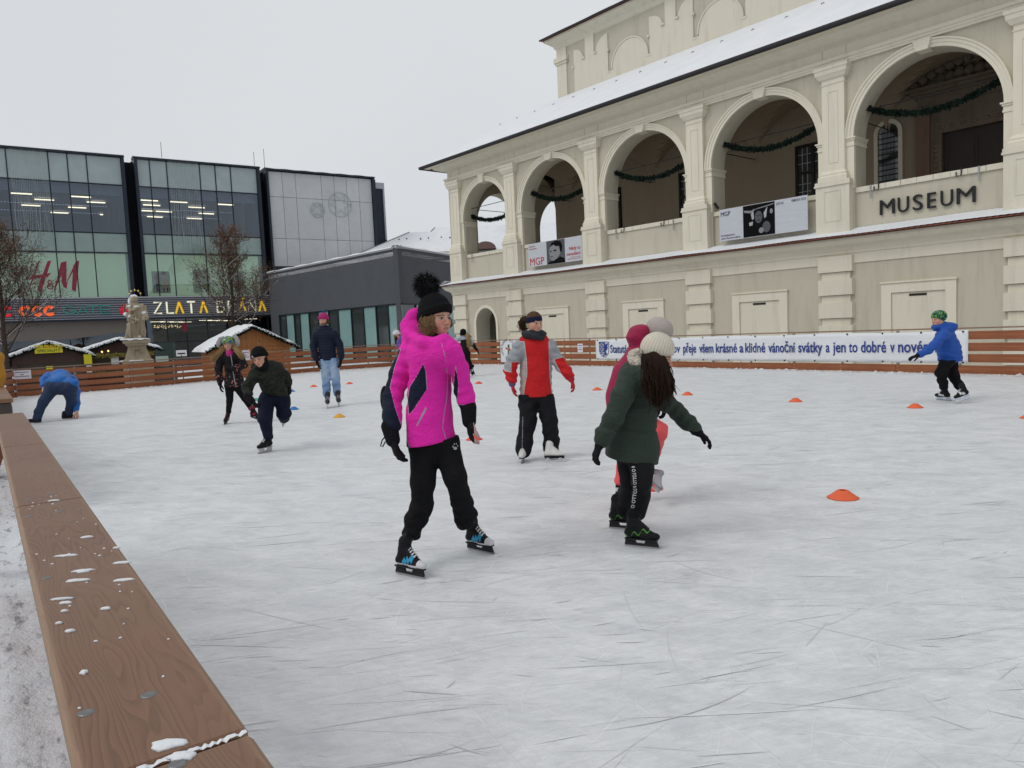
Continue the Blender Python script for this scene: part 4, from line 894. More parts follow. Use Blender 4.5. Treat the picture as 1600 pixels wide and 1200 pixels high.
# wire stars on the concrete wall
for u, z, r in ((27.55, 16.15, 1.35), (24.9, 15.4, .8)):
    st = thing('wire_star', FL(u, .05, z), 'large round wire star decoration on the concrete panels' if r > 1 else 'small round wire star decoration on the darker concrete panel', 'decoration', 'wire stars on the concrete wall')
    mb = MB(); mb.tube([FL(u+r*math.cos(a), .08, z+r*math.sin(a)) for a in [i*math.pi/16 for i in range(33)]], .03, 5); mb.build('hoop', WIRE, st)
    mb = MB(); mb.tube([FL(u+(r if i % 2 == 0 else r*.42)*math.cos(i*math.pi/6), .10, z+(r if i % 2 == 0 else r*.42)*math.sin(i*math.pi/6)) for i in range(13)], .03, 5); mb.build('star', WIRE, st)
# ================================================================== LOW GREY BUILDING
gb = thing('grey_annex', (-8.4, 60, -.9), 'low dark grey flat roofed building with tall glass strips behind the fence', 'building')
GREY = pmat('grey_render', (.075, .08, .09), .75, .12, .6, 30, .2, stain=(.06, .062, .07))
A0, A1, A2 = V(-24.3, 75.6, 0), V(-8.45, 58, 0), V(1.5, 82, 0)
def wallframe(a, b):
    d = unit(b-a); n = V(d[1], -d[0], 0); return (lambda s, o, z: a+d*s+n*o+V(0, 0, z)), np.linalg.norm(b-a)
f1, L1 = wallframe(A0, A1); f2, L2 = wallframe(A1, A2)
for fr, L, hz in ((f1, L1, 8.0), (f2, L2, 8.05)):
    mb = MB(); mb.fbox(fr, 0, L, -.4, 0, 3.78, hz); mb.build('upper_wall', GREY, gb)
    mb = MB(); mb.fbox(fr, -.1, L+.1, -.5, .10, hz, hz+.12); mb.build('coping', pmat('coping', (.30, .31, .33), .5), gb)
    mb = MB(); mb.grid(lambda s, o: fr(s, o, hz+.125+.10*(-.45 < o < .08)+.03*math.sin(s*1.9)*(-.45 < o < .08)), [L*i/60 for i in range(61)], [-.5, -.42, .05, .13]); mb.build('coping_snow', SNOW, gb)
mb = MB(); mb.prism([A0+V(0, 0, 7.5), A1+V(0, 0, 7.5), A2+V(0, 0, 7.5), V(-6, 90, 7.5)], [A0+V(0, 0, 7.8), A1+V(0, 0, 7.8), A2+V(0, 0, 7.8), V(-6, 90, 7.8)]); mb.build('flat_roof', SNOW, gb)
TGL = glassy('teal_strip_glass', (.20, .33, .315), .15, .8); DGL = glassy('dark_strip_glass', (.028, .036, .035), .06, .8)
i = 0
for fr, L, e in ((f1, L1, [1.8, 3.2, 5.0, 6.2, 8.1, 9.9, 11.9, 13.6, 15.9, 17.9, 19.9, 21.7, 23.6]), (f2, L2, [.12, 2.6, 5.0, 7.4, 9.8, 12.2, 14.6, 17.0, 19.4, 21.8, 24.2])):
    e = [x for x in e if x < L-.2]+[L-.1]
    mb = MB(); mb.fbox(fr, 0, e[0], -.4, 0, -.9, 3.78); mb.build('plinth_wall', GREY, gb)
    for a, b in zip(e[:-1], e[1:]):
        i += 1; mb = MB(); mb.fbox(fr, a+.06, b-.06, -.25, -.15, -.9, 3.66); mb.build('glass_strip', TGL if i % 2 == 0 else DGL, gb)
        mb = MB(); mb.fbox(fr, a-.06, a+.06, -.3, -.06, -.9, 3.70); mb.build('frame', MULL, gb)
    mb = MB(); mb.fbox(fr, e[0], e[-1], -.3, -.04, 3.68, 3.78); mb.build('frame', MULL, gb)
mb = MB(); mb.fbox(f2, 2.0, 2.7, .1, .16, 2.0, 3.3); mb.build('notice_frame', pmat('pale_frame', (.4, .42, .44), .5), gb)
# icicle lights below the coping
mb = MB()
for k in range(330):
    s = rg.random(); fr, L = (f1, L1) if s < .6 else (f2, L2); q = fr(rg.random()*L, .03, 7.9-rg.random()**1.5*1.0); r = .022; mb.add([q+V(0, 0, r), q-V(0, 0, r), q+V(r, 0, 0), q-V(r, 0, 0)], [(0, 2, 1), (0, 1, 3), (0, 3, 2)])
tag(mb.build('icicle_lights', pmat('icicle_bead', (.35, .37, .40), .5)), 'tiny pale icicle lights hanging along the roof edge of the grey building', 'lights', kind='stuff')
# ================================================================== SNOWY HOUSES BEHIND
def house(pts, zw, ridge, zr, label, wall=(.5, .47, .40)):
    c = sum((V(*p, 0) for p in pts), V(0, 0, 0))/len(pts); r = thing('house', (c[0], c[1], -.9), label, 'house', 'snow roofed houses in the background')
    mb = MB(); mb.prism([V(*p, -.9) for p in pts], [V(*p, zw) for p in pts]); mb.build('wall', pmat('house_plaster', wall, .9), r)
    a, b = ridge; P = [V(*p, zw) for p in pts]; A, B = V(*a, zr), V(*b, zr)
    mb = MB(); mb.add(P+[A, B], [(0, 1, 5, 4), (1, 2, 5), (2, 3, 4, 5), (3, 0, 4)]); mb.build('roof_snow', SNOW, r)
    mb = MB(); n = 40
    for k in range(n+1): Q = P[0]*(1-k/n)+A*(k/n); mb.lathe(Q, [(.001, -.1), (.12, 0), (.001, .12)], 5)
    mb.build('ridge_tiles', pmat('ridge_tile', (.22, .22, .24), .8), r)
    return r
h1 = house([(-17, 84), (-3.5, 84), (-3.5, 96), (-17, 96)], 10.4, ((-11.6, 90), (-7.5, 90)), 13.45, 'snow covered hipped roof between the concrete block and the museum, lower ridge')
h2 = house([(-12.5, 92), (12, 92), (12, 106), (-12.5, 106)], 10.8, ((-9.3, 99), (8, 99)), 15.1, 'long snow covered roof seen beside and through the museum arches')
for k in range(9):
    mb = MB(); P = V(-14+k*1.25+.3*(k % 2), 87.6-.3*(k % 3), 12.35); mb.lathe(P, [(.001, -.1), (.12, 0), (.001, .12)], 5); mb.build('snow_guard', BLKM, h1)
mb = MB(); mb.tube([V(-6.75, 99, 15.0), V(-6.75, 99, 17.6)], .05, 5); mb.build('lightning_rod', BLKM, h2)
mb = MB(); mb.box((1.3, 97, 14.8), (.9, .9, 2.6)); mb.build('chimney', pmat('chimney', (.10, .07, .06), .8), h2)
mb = MB(); mb.ring([[V(-2.5+1.3*math.cos(a), yy, 11.3+.9*math.sin(a)) for a in [i*math.pi/10 for i in range(11)]] for yy in (91.7, 96)]); mb.build('dormer', pmat('dormer', (.16, .10, .09), .8), h2)
# ================================================================== MARKET STALLS, STATUE, TREES, BANNERS, CONES
GZ = -.85
NEEDLE = pmat('fir_needles', (.006, .018, .011), .8, .5, 9, bstr=0)
def garland_mesh(path, r, dens, seed=0, leaf=.05):
    """fir garland: dense small needle tufts around a line"""
    rg = np.random.default_rng(seed); path = [V(p) for p in path]; seg = [np.linalg.norm(b-a) for a, b in zip(path[:-1], path[1:])]; T = sum(seg); n = int(T*dens)
    cum = np.concatenate([[0], np.cumsum(seg)]); vs = []; fs = []
    P = np.array(path)
    for k in range(n):
        t = rg.random()*T; i = min(len(seg)-1, int(np.searchsorted(cum, t)-1)); i = max(i, 0); f = (t-cum[i])/seg[i]; c = P[i]*(1-f)+P[i+1]*f
        rad = r*(.75+.35*math.sin(t*9+seed)); d = unit(rg.normal(size=3)); q = c+d*rad*.55*rg.random(); L = leaf*(.7+.8*rg.random())
        e = unit(d+.4*rg.normal(size=3)); s = unit(np.cross(e, rg.normal(size=3)))*L*.22
        b = len(vs); vs += [q-s, q+s, q+e*L+s*.4, q+e*L-s*.4]; fs.append((b, b+1, b+2, b+3))
    m_ = MB(); m_.v = [tuple(v) for v in vs]; m_.f = fs; m_.m = [0]*len(fs); return m_
def catenary(a, b, sag, n=14): return [V(a)*(1-i/n)+V(b)*(i/n)-V(0, 0, sag*4*(i/n)*(1-i/n)) for i in range(n+1)]
labs = ['leftmost fir garland in the narrow museum arch', 'fir garland in the second museum arch from the left', 'fir garland in the third museum arch from the left', 'fir garland in the arch above the black and white exhibition banner', 'fir garland in the arch above the MUSEUM lettering']
for i, (c, r, zs) in enumerate(BC[:5]):
    za = {0: 7.55, 1: 8.0, 2: 7.95, 3: 8.0, 4: 7.98}[i]; zb = {0: 7.35, 1: 7.75, 2: 7.75, 3: 7.9, 4: 7.9}[i]
    a = math.acos(min(1, max(-1, (za-zs)/r))) if za > zs else math.pi/2; wa = r*math.sin(a); a2 = math.acos(min(1, max(-1, (zb-zs)/r))) if zb > zs else math.pi/2; wb = r*math.sin(a2)
    path = catenary(FM(c-wa, .55, za), FM(c+wb, .55, zb), .48 if i else .32)
    gm = garland_mesh(path, .13, 620, i, .085); gm.tube(path, .05, 6)
    tag(gm.build('fir_garland', NEEDLE), labs[i], 'garland', 'fir garlands in the museum arches')
# ------------------------------------------------------------ stalls
WS1 = wood_mat('stall_orange_wood', (.27, .105, .03), (.40, .17, .05), (.50, .23, .08), 2, .6); WS2 = wood_mat('stall_dark_wood', (.035, .014, .010), (.06, .024, .017), (.085, .034, .022), 2, .6)
def stall(px, Y, yaw, W, D, ze, zr, wood, label, closed, sd=0, sign=None, grl=True, fog=None):
    rg = random.Random(sd); c = at(px, 540, Y); c[2] = GZ; ex = V(math.cos(yaw), math.sin(yaw), 0); ey = V(-math.sin(yaw), math.cos(yaw), 0)
    fr = lambda x, y, z: c+ex*x+ey*y+V(0, 0, z-GZ)
    r = thing('market_stall', c, label, 'stall', 'wooden market stalls behind the rink')
    h = W/2
    mb = MB(); mb.fbox(fr, -h, -h+.08, 0, D, GZ, ze); mb.build('side_wall', wood, r); mb = MB(); mb.fbox(fr, h-.08, h, 0, D, GZ, ze); mb.build('side_wall', wood, r)
    mb = MB(); mb.fbox(fr, -h+.08, h-.08, D-.08, D, GZ, ze); mb.build('back_wall', wood, r)
    mb = MB(); mb.prism([fr(-h, 0, ze), fr(h, 0, ze), fr(0, 0, zr-.1)], [fr(-h, .08, ze), fr(h, .08, ze), fr(0, .08, zr-.1)]); mb.prism([fr(-h, D, ze), fr(h, D, ze), fr(0, D, zr-.1)], [fr(-h, D-.08, ze), fr(h, D-.08, ze), fr(0, D-.08, zr-.1)]); mb.build('gable', wood, r)
    if closed:
        mb = MB(); mb.fbox(fr, -h+.08, h-.08, .0, .06, GZ, ze); mb.build('front_wall', wood, r)
        for a, b in ((-h+.25, -.08), (.08, h-.25)):
            mb = MB()
            for A_, B_, C_, D_ in ((a, b, ze-.22, ze-.12), (a, b, .25, .35), (a, a+.1, .35, ze-.22), (b-.1, b, .35, ze-.22)): mb.fbox(fr, A_, B_, -.05, 0, C_, D_)
            mb.build('shutter_frame', wood, r)
    else:
        mb = MB(); mb.fbox(fr, -h+.08, h-.08, .0, .06, GZ, .15); mb.build('counter_front', wood, r)
        mb = MB(); mb.fbox(fr, -h+.1, h-.1, -.25, .3, .15, .20); mb.build('counter', wood, r)
        mb = MB(); mb.fbox(fr, -h+.08, h-.08, 0, .06, ze-.35, ze); mb.build('header', wood, r)
        mb = MB(); mb.fbox(fr, -h+.1, h-.1, .5, .55, .1, ze-.3); mb.build('tarpaulin', fog or pmat('stall_inside', (.21, .19, .155), .8, .2, 1.5), r)
        for x in (-h+.12, 0, h-.12): mb = MB(); mb.fbox(fr, x-.05, x+.05, -.02, .07, .2, ze-.35); mb.build('post', wood, r)
    ov = .32; th = .05
    mb = MB(); sl = (zr-ze)/h
    for s in (-1, 1):
        q = [fr(0, -ov, zr), fr(s*(h+ov), -ov, zr-sl*(h+ov)), fr(s*(h+ov), D+ov, zr-sl*(h+ov)), fr(0, D+ov, zr)]
        mb.prism(q, [p-V(0, 0, th) for p in q])
    mb.build('roof', wood, r)
    mb = MB(); nx = 36
    def sn(u, v):
        x = (u*2-1)*(h+ov+.03); y = -ov-.04+v*(D+2*ov+.08)+.02*math.sin(x*13+sd); e = min(1, min(u, 1-u)*14, v*9+.05, (1-v)*9+.05)
        return fr(x, y, zr-sl*abs(x)+.01+(.13+.02*math.sin(x*7+y*4+sd)-.05*math.exp(-abs(x)*3))*max(0, e)**.5-.03*(e < .1))
    mb.grid(sn, [i/nx for i in range(nx+1)], [0, .02, .08, .2, .4, .6, .8, .92, .98, 1]); mb.build('roof_snow', SNOW, r, smooth=True)
    if grl:
        pth = [fr(-(h+ov), -ov-.06, zr-sl*(h+ov)-.04), fr(0, -ov-.06, zr-.05), fr(h+ov, -ov-.06, zr-sl*(h+ov)-.04)]
        gm = garland_mesh(pth, .10, 420, sd, .07); g = gm.build('fir_trim', NEEDLE, r)
        m2 = MB()
        for k in range(70):
            t = rg.random()*2; p = pth[0]*(1-t)+pth[1]*t if t < 1 else pth[1]*(2-t)+pth[2]*(t-1); q = p+V(0, 0, .04)+ey*-.03; rr = rg.uniform(.02, .055)
            m2.lathe(q, [(.001, -rr*.5), (rr, 0), (.001, rr*.6)], 6)
        s_ = m2.build('snow_bits', SNOW, r, smooth=True); s_['kind'] = 'stuff'
    return r, fr
st1, frA = stall(394, 31, math.radians(31), 3.1, 3.2, 1.22, 2.02, WS1, 'closed orange wooden stall with snowy roof and fir trim behind the fence', True, 3)
YB = pmat('yellow_board', (.62, .55, .03), .6, .08, 4); BLT = pmat('black_lettering', (.02, .02, .02), .6, 0)
st2, frB = stall(76, 31.5, math.radians(33), 2.7, 2.4, 1.20, 1.72, WS2, 'dark open stall with a yellow SPECIALITY board under the snowy roof', False, 5)
st3, frC = stall(188, 33.5, math.radians(29), 2.8, 2.6, 1.30, 1.75, WS2, 'dark stall with golden tinsel garlands partly hidden by the stone statue', False, 8)
mb = MB(); mb.fbox(frB, -.52, .48, -.42, -.38, 1.27, 1.62); ob = mb.build('name_board', YB, st2); put_text('lettering', 'SPECIALITY', lambda a, b, z: frB(a, b, z), -.42, .40, 1.32, 1.43, -.425, BLT, ob, 0, .004)
put_text('lettering', 'PRAŽSKÉ', lambda a, b, z: frB(a, b, z), -.2, .2, 1.48, 1.56, -.425, pmat('orange_lettering', (.6, .15, .02), .6, 0), ob, 0, .004)
for x, z0, w_, h_, col, nm in ((1.38, .72, .30, .42, YB, 'yellow_notice'), (-.05, .42, .24, .3, YB, 'yellow_notice'), (1.4, .35, .2, .3, pmat('white_paper', (.65, .65, .66), .7, .04), 'white_notice')):
    mb = MB(); mb.fbox(frB, x-w_/2, x+w_/2, -.46, -.44, z0, z0+h_); mb.build(nm, col, st2)
GOLD = pmat('gold_tinsel', (.34, .29, .08), .5, .6, 12, bstr=0)
for zz in (1.05, .25):
    gm = garland_mesh(catenary(frC(-1.2, -.38, zz), frC(1.3, -.38, zz), .04), .18, 420, 31, .07); gm.build('tinsel_garland', GOLD, st3)
mb = MB(); mb.fbox(frC, -.42, -.12, -.3, -.28, .62, .98); mb.build('white_notice', pmat('white_paper', (.65, .65, .66), .7, .04), st3)
for x in (-.75, -.5): mb = MB(); mb.lathe(frC(x, -.3, 1.28+.1*x), [(.001, -.05), (.045, 0), (.001, .05)], 8); mb.build('bulb', pmat('warm_bulb', (.8, .6, .3), .5, 0, emit=(1, .65, .25), estr=2), st3)
# advertising boxes and parasol by the entrance
cb = at(253, 545, 40); cb[2] = GZ
ad = thing('display_case', cb, 'dark glass display case with a pale notice in front of the entrance', 'display case')
mb = MB(); mb.box(cb+V(0, 0, 1.1), (1.35, .25, 2.5)); mb.build('cabinet', pmat('cabinet', (.03, .05, .045), .4), ad)
mb = MB(); mb.box(cb+V(.0, -.135, 1.35), (.75, .01, .55)); mb.build('notice', pmat('pale_green_paper', (.35, .42, .37), .6), ad)
cb = at(283, 545, 44); cb[2] = GZ
ad = thing('menu_board', cb, 'small white sign board right of the display case', 'sign')
mb = MB(); mb.box(cb+V(0, 0, 1.68), (.62, .03, .36)); mb.build('board', pmat('white_paper', (.65, .65, .66), .7, .04), ad); mb = MB(); mb.box(cb+V(0, 0, .8), (.05, .03, 1.6)); mb.build('post', BLKM, ad)
mb = MB(); mb.box(cb+V(0, -.02, 1.66), (.45, .01, .08)); mb.build('dark_text_line', BLT, ad)
# ------------------------------------------------------------ trees
BARK = pmat('bark', (.055, .038, .030), .9, .4, 9, 40, .5, .01); LEAF = pmat('dry_leaves', (.165, .10, .068), .85, .5, 14, bstr=0)
TSNOW = SNOW
def tree(base, H, spread, label, seed, lean=0., low=.28, nleaf=8000, k1=15):
    rg = np.random.default_rng(seed); base = V(base)
    r = thing('bare_tree', base, label, 'tree', 'bare brown trees in front of the shopping centre')
    tk = MB(); path = [base+V(lean*(i/10)**2+.05*math.sin(i*1.3), .04*math.cos(i*1.7), H*i/10) for i in range(11)]
    tk.tube(path, [.13*(1-.9*i/10)+.012 for i in range(11)], 8); trunk = tk.build('trunk', BARK, r, smooth=True)
    br = MB(); sn = MB(); tips = []
    def limb(p, d, L, rad, depth):
        pts = [p]; dd = unit(d); n = 6
        for i in range(n):
            dd = unit(dd+rg.normal(size=3)*.13+V(0, 0, .05)); pts.append(pts[-1]+dd*L/n)
        br.tube(pts, [max(.004, rad*(1-.8*i/n)) for i in range(n+1)], 4 if depth else 5, False)
        if abs(unit(pts[-1]-p)[2]) < .75 and depth < 2 and rad > .012:
            q = [x+V(0, 0, rad*(1-.8*i/n)+.006) for i, x in enumerate(pts)]; a, b = (0, n+1) if rg.random() < .7 else (2, n+1)
            sn.tube(q[a:b], [max(.006, rad*.75*(1-.75*i/n)) for i in range(n+1)][a:b], 5)
        for x in pts[2:]: tips.append((x, dd, L))
        if depth < 3:
            for k in range([7, 5, 4][depth]):
                i = rg.integers(1, n+1); ax = unit(rg.normal(size=3)); nd = unit(dd*.9+ax*.75+V(0, 0, .12)); limb(pts[i], nd, L*(.62, .5, .5)[depth]*(.7+.5*rg.random()), rad*.5, depth+1)
    for k in range(k1):
        f = low+(1-low)*((k+.5)/k1)**.95; i = f*10; p = path[int(i)]+(path[min(10, int(i)+1)]-path[int(i)])*(i-int(i))
        az = k*2.4+rg.normal()*.3; L = spread*(1.05-f)**.75*(.8+.4*rg.random()); limb(p, V(math.cos(az), math.sin(az), .35+.9*f), L, .035*(1.15-f)+.008, 0)
    cr = br.build('crown', BARK, r); sn.build('branch_snow', TSNOW, cr, smooth=True)
    T = np.array([t[0] for t in tips]); idx = rg.integers(0, len(T), nleaf); P = T[idx]+rg.normal(size=(nleaf, 3))*.13
    a = rg.normal(size=(nleaf, 3)); a /= np.linalg.norm(a, axis=1)[:, None]; b = np.cross(a, rg.normal(size=(nleaf, 3))); b /= np.linalg.norm(b, axis=1)[:, None]
    s = (.022+.03*rg.random(nleaf))[:, None]
    vs = np.stack([P-a*s, P+b*s*.5, P+a*s, P-b*s*.5], 1).reshape(-1, 3); fs = np.arange(nleaf*4).reshape(-1, 4)
    lf = link_mesh('dry_leaves', vs, fs, LEAF, cr); lf['kind'] = 'stuff'
    return r
tree(V(*at(366, 520, 36)[:2], GZ), 7.3, 2.9, 'bare tree with dry brown leaves rising behind the orange stall', 5, low=.30, nleaf=7500, k1=22)
tree(V(*at(6, 520, 30)[:2], GZ), 7.0, 3.1, 'bare brown tree with snowy boughs at the left edge of the photo', 9, low=.28, nleaf=8500, k1=22)
# ------------------------------------------------------------ banner on the fence
WHITE = None
def banner_mat(name, col):
    m, nt, p = base_mat(name); co = objco(nt); nt.links.new(mix(nt, noise(nt, co, 1.5, 4), [x*.93 for x in col], col), p.inputs['Base Color']); p.inputs['Roughness'].default_value = .45
    bump(nt, p, noise(nt, objco(nt, (1.2, 1.2, 3)), 1.8, 4, .6), .5, .05); return m
BAN = banner_mat('banner_white', (.70, .71, .73)); BLUE = pmat('banner_blue', (.022, .045, .22), .5, .05)
PA, PB, PC = V(*FP[8], 0), V(*FP[9], 0), V(*FP[10], 0)
def fence_point(px):
    """point of the fence line seen in photo column px"""
    d = ray(px, 560); best = None
    for a, b in zip(FP[:-1], FP[1:]):
        a, b = V(*a), V(*b); M_ = np.array([[d[0], -(b-a)[0]], [d[1], -(b-a)[1]]]); t, s = np.linalg.solve(M_, a-CAM[:2])
        if -1e-6 <= s <= 1+1e-6 and t > 0: return a+(b-a)*s
def fence_s(px, y=540):
    """arc length along the two long straight pieces"""
    d = ray(px, y); L0 = 0
    for a, b in zip(FP[7:-1], FP[8:]):
        a, b = V(*a), V(*b); M_ = np.array([[d[0], -(b-a)[0]], [d[1], -(b-a)[1]]]); t, s = np.linalg.solve(M_, a-CAM[:2]); L = np.linalg.norm(b-a)
        if -1e-6 <= s <= 1+1e-6 and t > 0: return L0+s*L
        L0 += L
def ff(s, o, z):
    """frame along the museum-side fence; o towards the ice; z scaled by the fence height"""
    L0 = 0
    for i, (a, b) in enumerate(zip(FP[7:-1], FP[8:])):
        a, b = V(*a, 0), V(*b, 0); L = np.linalg.norm(b-a)
        if s <= L0+L or i == 4:
            d = (b-a)/L; t = (s-L0)/L; h = FH[7+i]*(1-t)+FH[8+i]*t; return a+d*(s-L0)+V(d[1], -d[0], 0)*-(-o)+V(0, 0, z*h)
        L0 += L
bs0, bs1 = fence_s(932), fence_s(1514)
bn = thing('banner', ff((bs0+bs1)/2, .03, .2), 'long white banner with blue Czech greeting text on the fence', 'banner')
mb = MB(); nb = 120
mb.grid(lambda s, z: ff(s, .035+.012*math.sin(s*2.3)*math.sin(z*5)+.006*math.sin(s*9+z*4), z+.012*math.sin(s*1.9)*(z > .9)), [bs0+(bs1-bs0)*i/nb for i in range(nb+1)], [.235+.70*j/8 for j in range(9)]); 
b0 = mb.build('cloth', BAN, bn, smooth=True); md = b0.modifiers.new('solid', 'SOLIDIFY'); md.thickness = .004; md.offset = -1
txt = 'Statutární město Prostějov přeje všem krásné a klidné vánoční svátky a jen to dobré v novém roce'
words = [('Statutární město Prostějov', 955, 1074), ('přeje', 1069, 1089), ('všem', 1094, 1116), ('krásné', 1120, 1153), ('a', 1157, 1163), ('klidné', 1166, 1197), ('vánoční', 1202, 1244), ('svátky', 1249, 1286.5), ('a', 1292, 1298), ('jen', 1303, 1323), ('to', 1328, 1341.5), ('dobré', 1347, 1386), ('v', 1392.5, 1399.5), ('novém', 1405, 1459), ('roce', 1463, 1497)]
words[0] = ('Statutární město Prostějov', 955, 1064)
for wd, a, b in words:
    put_text('lettering', wd, ff, fence_s(a), fence_s(b), .475, .735, .052, BLUE, bn, 0.012, .002)
# shield emblem
sa, sb_ = fence_s(938), fence_s(952.5); mb = MB(); sc = (sa+sb_)/2; wv = (sb_-sa)/2
out_ = [(-1, 1), (1, 1), (1, -.2), (.8, -.65), (.4, -.93), (0, -1), (-.4, -.93), (-.8, -.65), (-1, -.2)]
shz = lambda y: .59+.26*y
for k in range(len(out_)):
    a, b = out_[k], out_[(k+1) % len(out_)]; mb.tube([ff(sc+a[0]*wv, .052, shz(a[1])), ff(sc+b[0]*wv, .052, shz(b[1]))], .008, 4)
for i in range(3):
    for j in range(7):
        x, y = -.82+.32*i, .85-.27*j
        if y < -.6+.5*abs(x)-.35: continue
        if (i+j) % 2 == 0: mb.add([ff(sc+(x-.14)*wv, .053, shz(y+.12)), ff(sc+(x+.14)*wv, .053, shz(y+.12)), ff(sc+(x+.14)*wv, .053, shz(y-.10)), ff(sc+(x-.14)*wv, .053, shz(y-.10))], [(0, 1, 2, 3)])
        else: mb.add([ff(sc+(x-.06)*wv, .053, shz(y+.1)), ff(sc+(x+.13)*wv, .053, shz(y+.0)), ff(sc+(x-.06)*wv, .053, shz(y-.1))], [(0, 1, 2)])
for pl in ([(.05, .9), (.2, .95), (.3, .6), (.9, .9), (.6, .3), (.85, .35), (.55, -.1), (.3, -.2), (.5, -.5), (.7, -.55), (.4, -.75), (.05, -.8), (.0, .3)], ):
    mb.add([ff(sc+x*wv, .054, shz(y)) for x, y in pl], [tuple(range(len(pl)))])
mb.build('emblem', BLUE, bn)
for k in range(28):
    s = bs0+.1+(bs1-bs0-.2)*(k//2)/13; z = .915 if k % 2 else .255; mb = MB(); mb.lathe(ff(s, .045, z), [(.02, -.006), (.022, .004), (.01, .006)], 8, ff(s, 1, 0)-ff(s, 0, 0)); mb.build('eyelet', BLKM, bn)
# round club board behind the red-and-grey skater
ca, cb_ = fence_s(783), fence_s(822)
cbn = thing('sign_board', ff((ca+cb_)/2, .03, .3), 'white board with a ring of small letters and a red green figure on the fence', 'sign')
mb = MB(); mb.fbox(lambda s, o, z: ff(s, o, z), ca, cb_, .02, .04, .10, .96); mb.build('panel', BAN, cbn)
cc, cz = (fence_s(795.5)), .62
R_ = (fence_s(803.5)-fence_s(788))/1.7
for k, ch in enumerate('SPORTOVNÍ KLUB PROSTĚJOV'):
    if ch == ' ': continue
    a = math.radians(215-k*15.0*.95); v, f = text_mesh(ch, .16, 1, 0, .002); v[:, 0] -= v[:, 0].max()/2
    th = a-math.pi/2; P = [ff(cc+(R_)*math.cos(a)+x*math.cos(th)-y*math.sin(th), .045, cz+R_*.85*math.sin(a)+x*math.sin(th)+y*math.cos(th)) for x, y, z in v]; link_mesh('lettering', P, f, BLT, cbn)
GREENF = pmat('figure_green', (.02, .13, .03), .6, .05); REDF = pmat('figure_red', (.5, .02, .02), .6, .05)
mb = MB(); mb.add([ff(cc+x*R_, .046, cz+y*R_) for x, y in el(.05, .30, .16, .22)], [tuple(range(12))]); mb.add([ff(cc+x*R_, .046, cz+y*R_) for x, y in [(-.1, -.12), (.25, -.12), (.05, -.35), (-.12, -.7), (-.2, -.75), (-.15, -.4)]], [tuple(range(6))]); mb.build('figure', GREENF, cbn)
mb = MB(); mb.add([ff(cc+x*R_, .047, cz+y*R_) for x, y in [(-.5, .12), (-.42, .22), (-.28, .15), (.1, .03), (.3, .1), (.38, -.02), (.25, -.15), (.0, -.08), (-.3, -.02), (-.45, .02)]], [tuple(range(10))]); mb.build('figure', REDF, cbn)
# paper notices on the fences
def notice(px, py, w_, h_, label, tint=(.66, .62, .68)):
    Pf = fence_point(px); i = 0
    base = V(Pf[0], Pf[1], 0); d = ray(px, py); t = base[1]/d[1]; z = CAM[2]+d[2]*t
    j = min(range(len(FP)-1), key=lambda k: abs(np.linalg.norm(V(*FP[k])-Pf)+np.linalg.norm(V(*FP[k+1])-Pf)-np.linalg.norm(V(*FP[k+1])-V(*FP[k]))))
    a, b = V(*FP[j], 0), V(*FP[j+1], 0); ex = unit(b-a); ey = V(ex[1], -ex[0], 0); fr = lambda x, o, zz: base+ex*x+ey*o+V(0, 0, z+zz)
    r = thing('paper_notice', fr(0, .03, 0), label, 'notice', 'paper notices on the fences')
    mb = MB(); mb.fbox(fr, -w_/2, w_/2, .018, .026, -h_/2, h_/2); mb.build('sheet', pmat('notice_paper', tint, .6, .04), r)
    for k, (x0, x1, zz) in enumerate([(-.38, .38, .28), (-.1, .1, .0), (-.4, .4, -.2)]): mb = MB(); mb.fbox(fr, x0*w_, x1*w_, .027, .029, zz*h_-.012, zz*h_+.012); mb.build('text_line', pmat('grey_ink', (.16, .14, .2), .7), r)
notice(32, 585.5, .47, .27, 'white paper notice on the fence left of the bending man')
notice(384.5, 555, .30, .38, 'white paper notice on the fence beside the girl with the rabbit ears')
notice(908, 543.5, .26, .30, 'pinkish paper notice on the fence between the red jacket and the long banner')
# ------------------------------------------------------------ exhibition banners on the museum parapet
WB = banner_mat('vinyl_white', (.52, .54, .58)); PH1 = pmat('photo_dark', (.008, .008, .009), .95, .3, 1.5, spec=.05); PH2 = pmat('photo_grey', (.09, .09, .10), .9, .1, 1.5); PH3 = pmat('photo_light', (.38, .38, .39), .5, .1, 1.5); PH4 = pmat('photo_mid', (.23, .23, .24), .5, .1, 1.5); REDI = pmat('red_ink', (.45, .03, .03), .6, .05); NAVI = pmat('navy_ink', (.03, .03, .07), .6, .05)
b1 = thing('exhibition_banner', FM(8.3, -.2, 4.3), 'white banner with a grey portrait photo and red words under the second arch', 'banner', 'exhibition banners on the museum parapet')
mb = MB(); mb.fbox(FM, 6.5, 10.08, -.20, -.17, 4.32, 5.41); mb.build('sheet', WB, b1)
pts = MB(); M5 = [PH2, PH3, PH4, PH1]
pts.cur = 0; pts.fbox(FM, 7.80, 9.0, -.212, -.203, 4.33, 5.40)
def fp(c, pl, o=-.215): pts.cur = c; pts.add([FM(s, o-c*.0015-len(pts.f)*.0002, z) for s, z in pl], [tuple(range(len(pl)))])
fp(3, [(7.82, 4.33), (8.0, 4.45), (8.3, 4.48), (8.7, 4.62), (9.0, 4.5), (9.0, 4.33)])
fp(2, [(8.0, 4.75), (8.05, 4.55), (8.2, 4.45), (8.42, 4.48), (8.7, 4.75), (8.75, 5.1), (8.6, 5.25), (8.1, 5.2), (7.97, 4.95)])
fp(1, [(8.0, 4.85), (8.02, 4.6), (8.15, 4.47), (8.3, 4.5), (8.5, 4.75), (8.55, 5.05), (8.4, 5.15), (8.1, 5.12), (7.99, 5.0)])
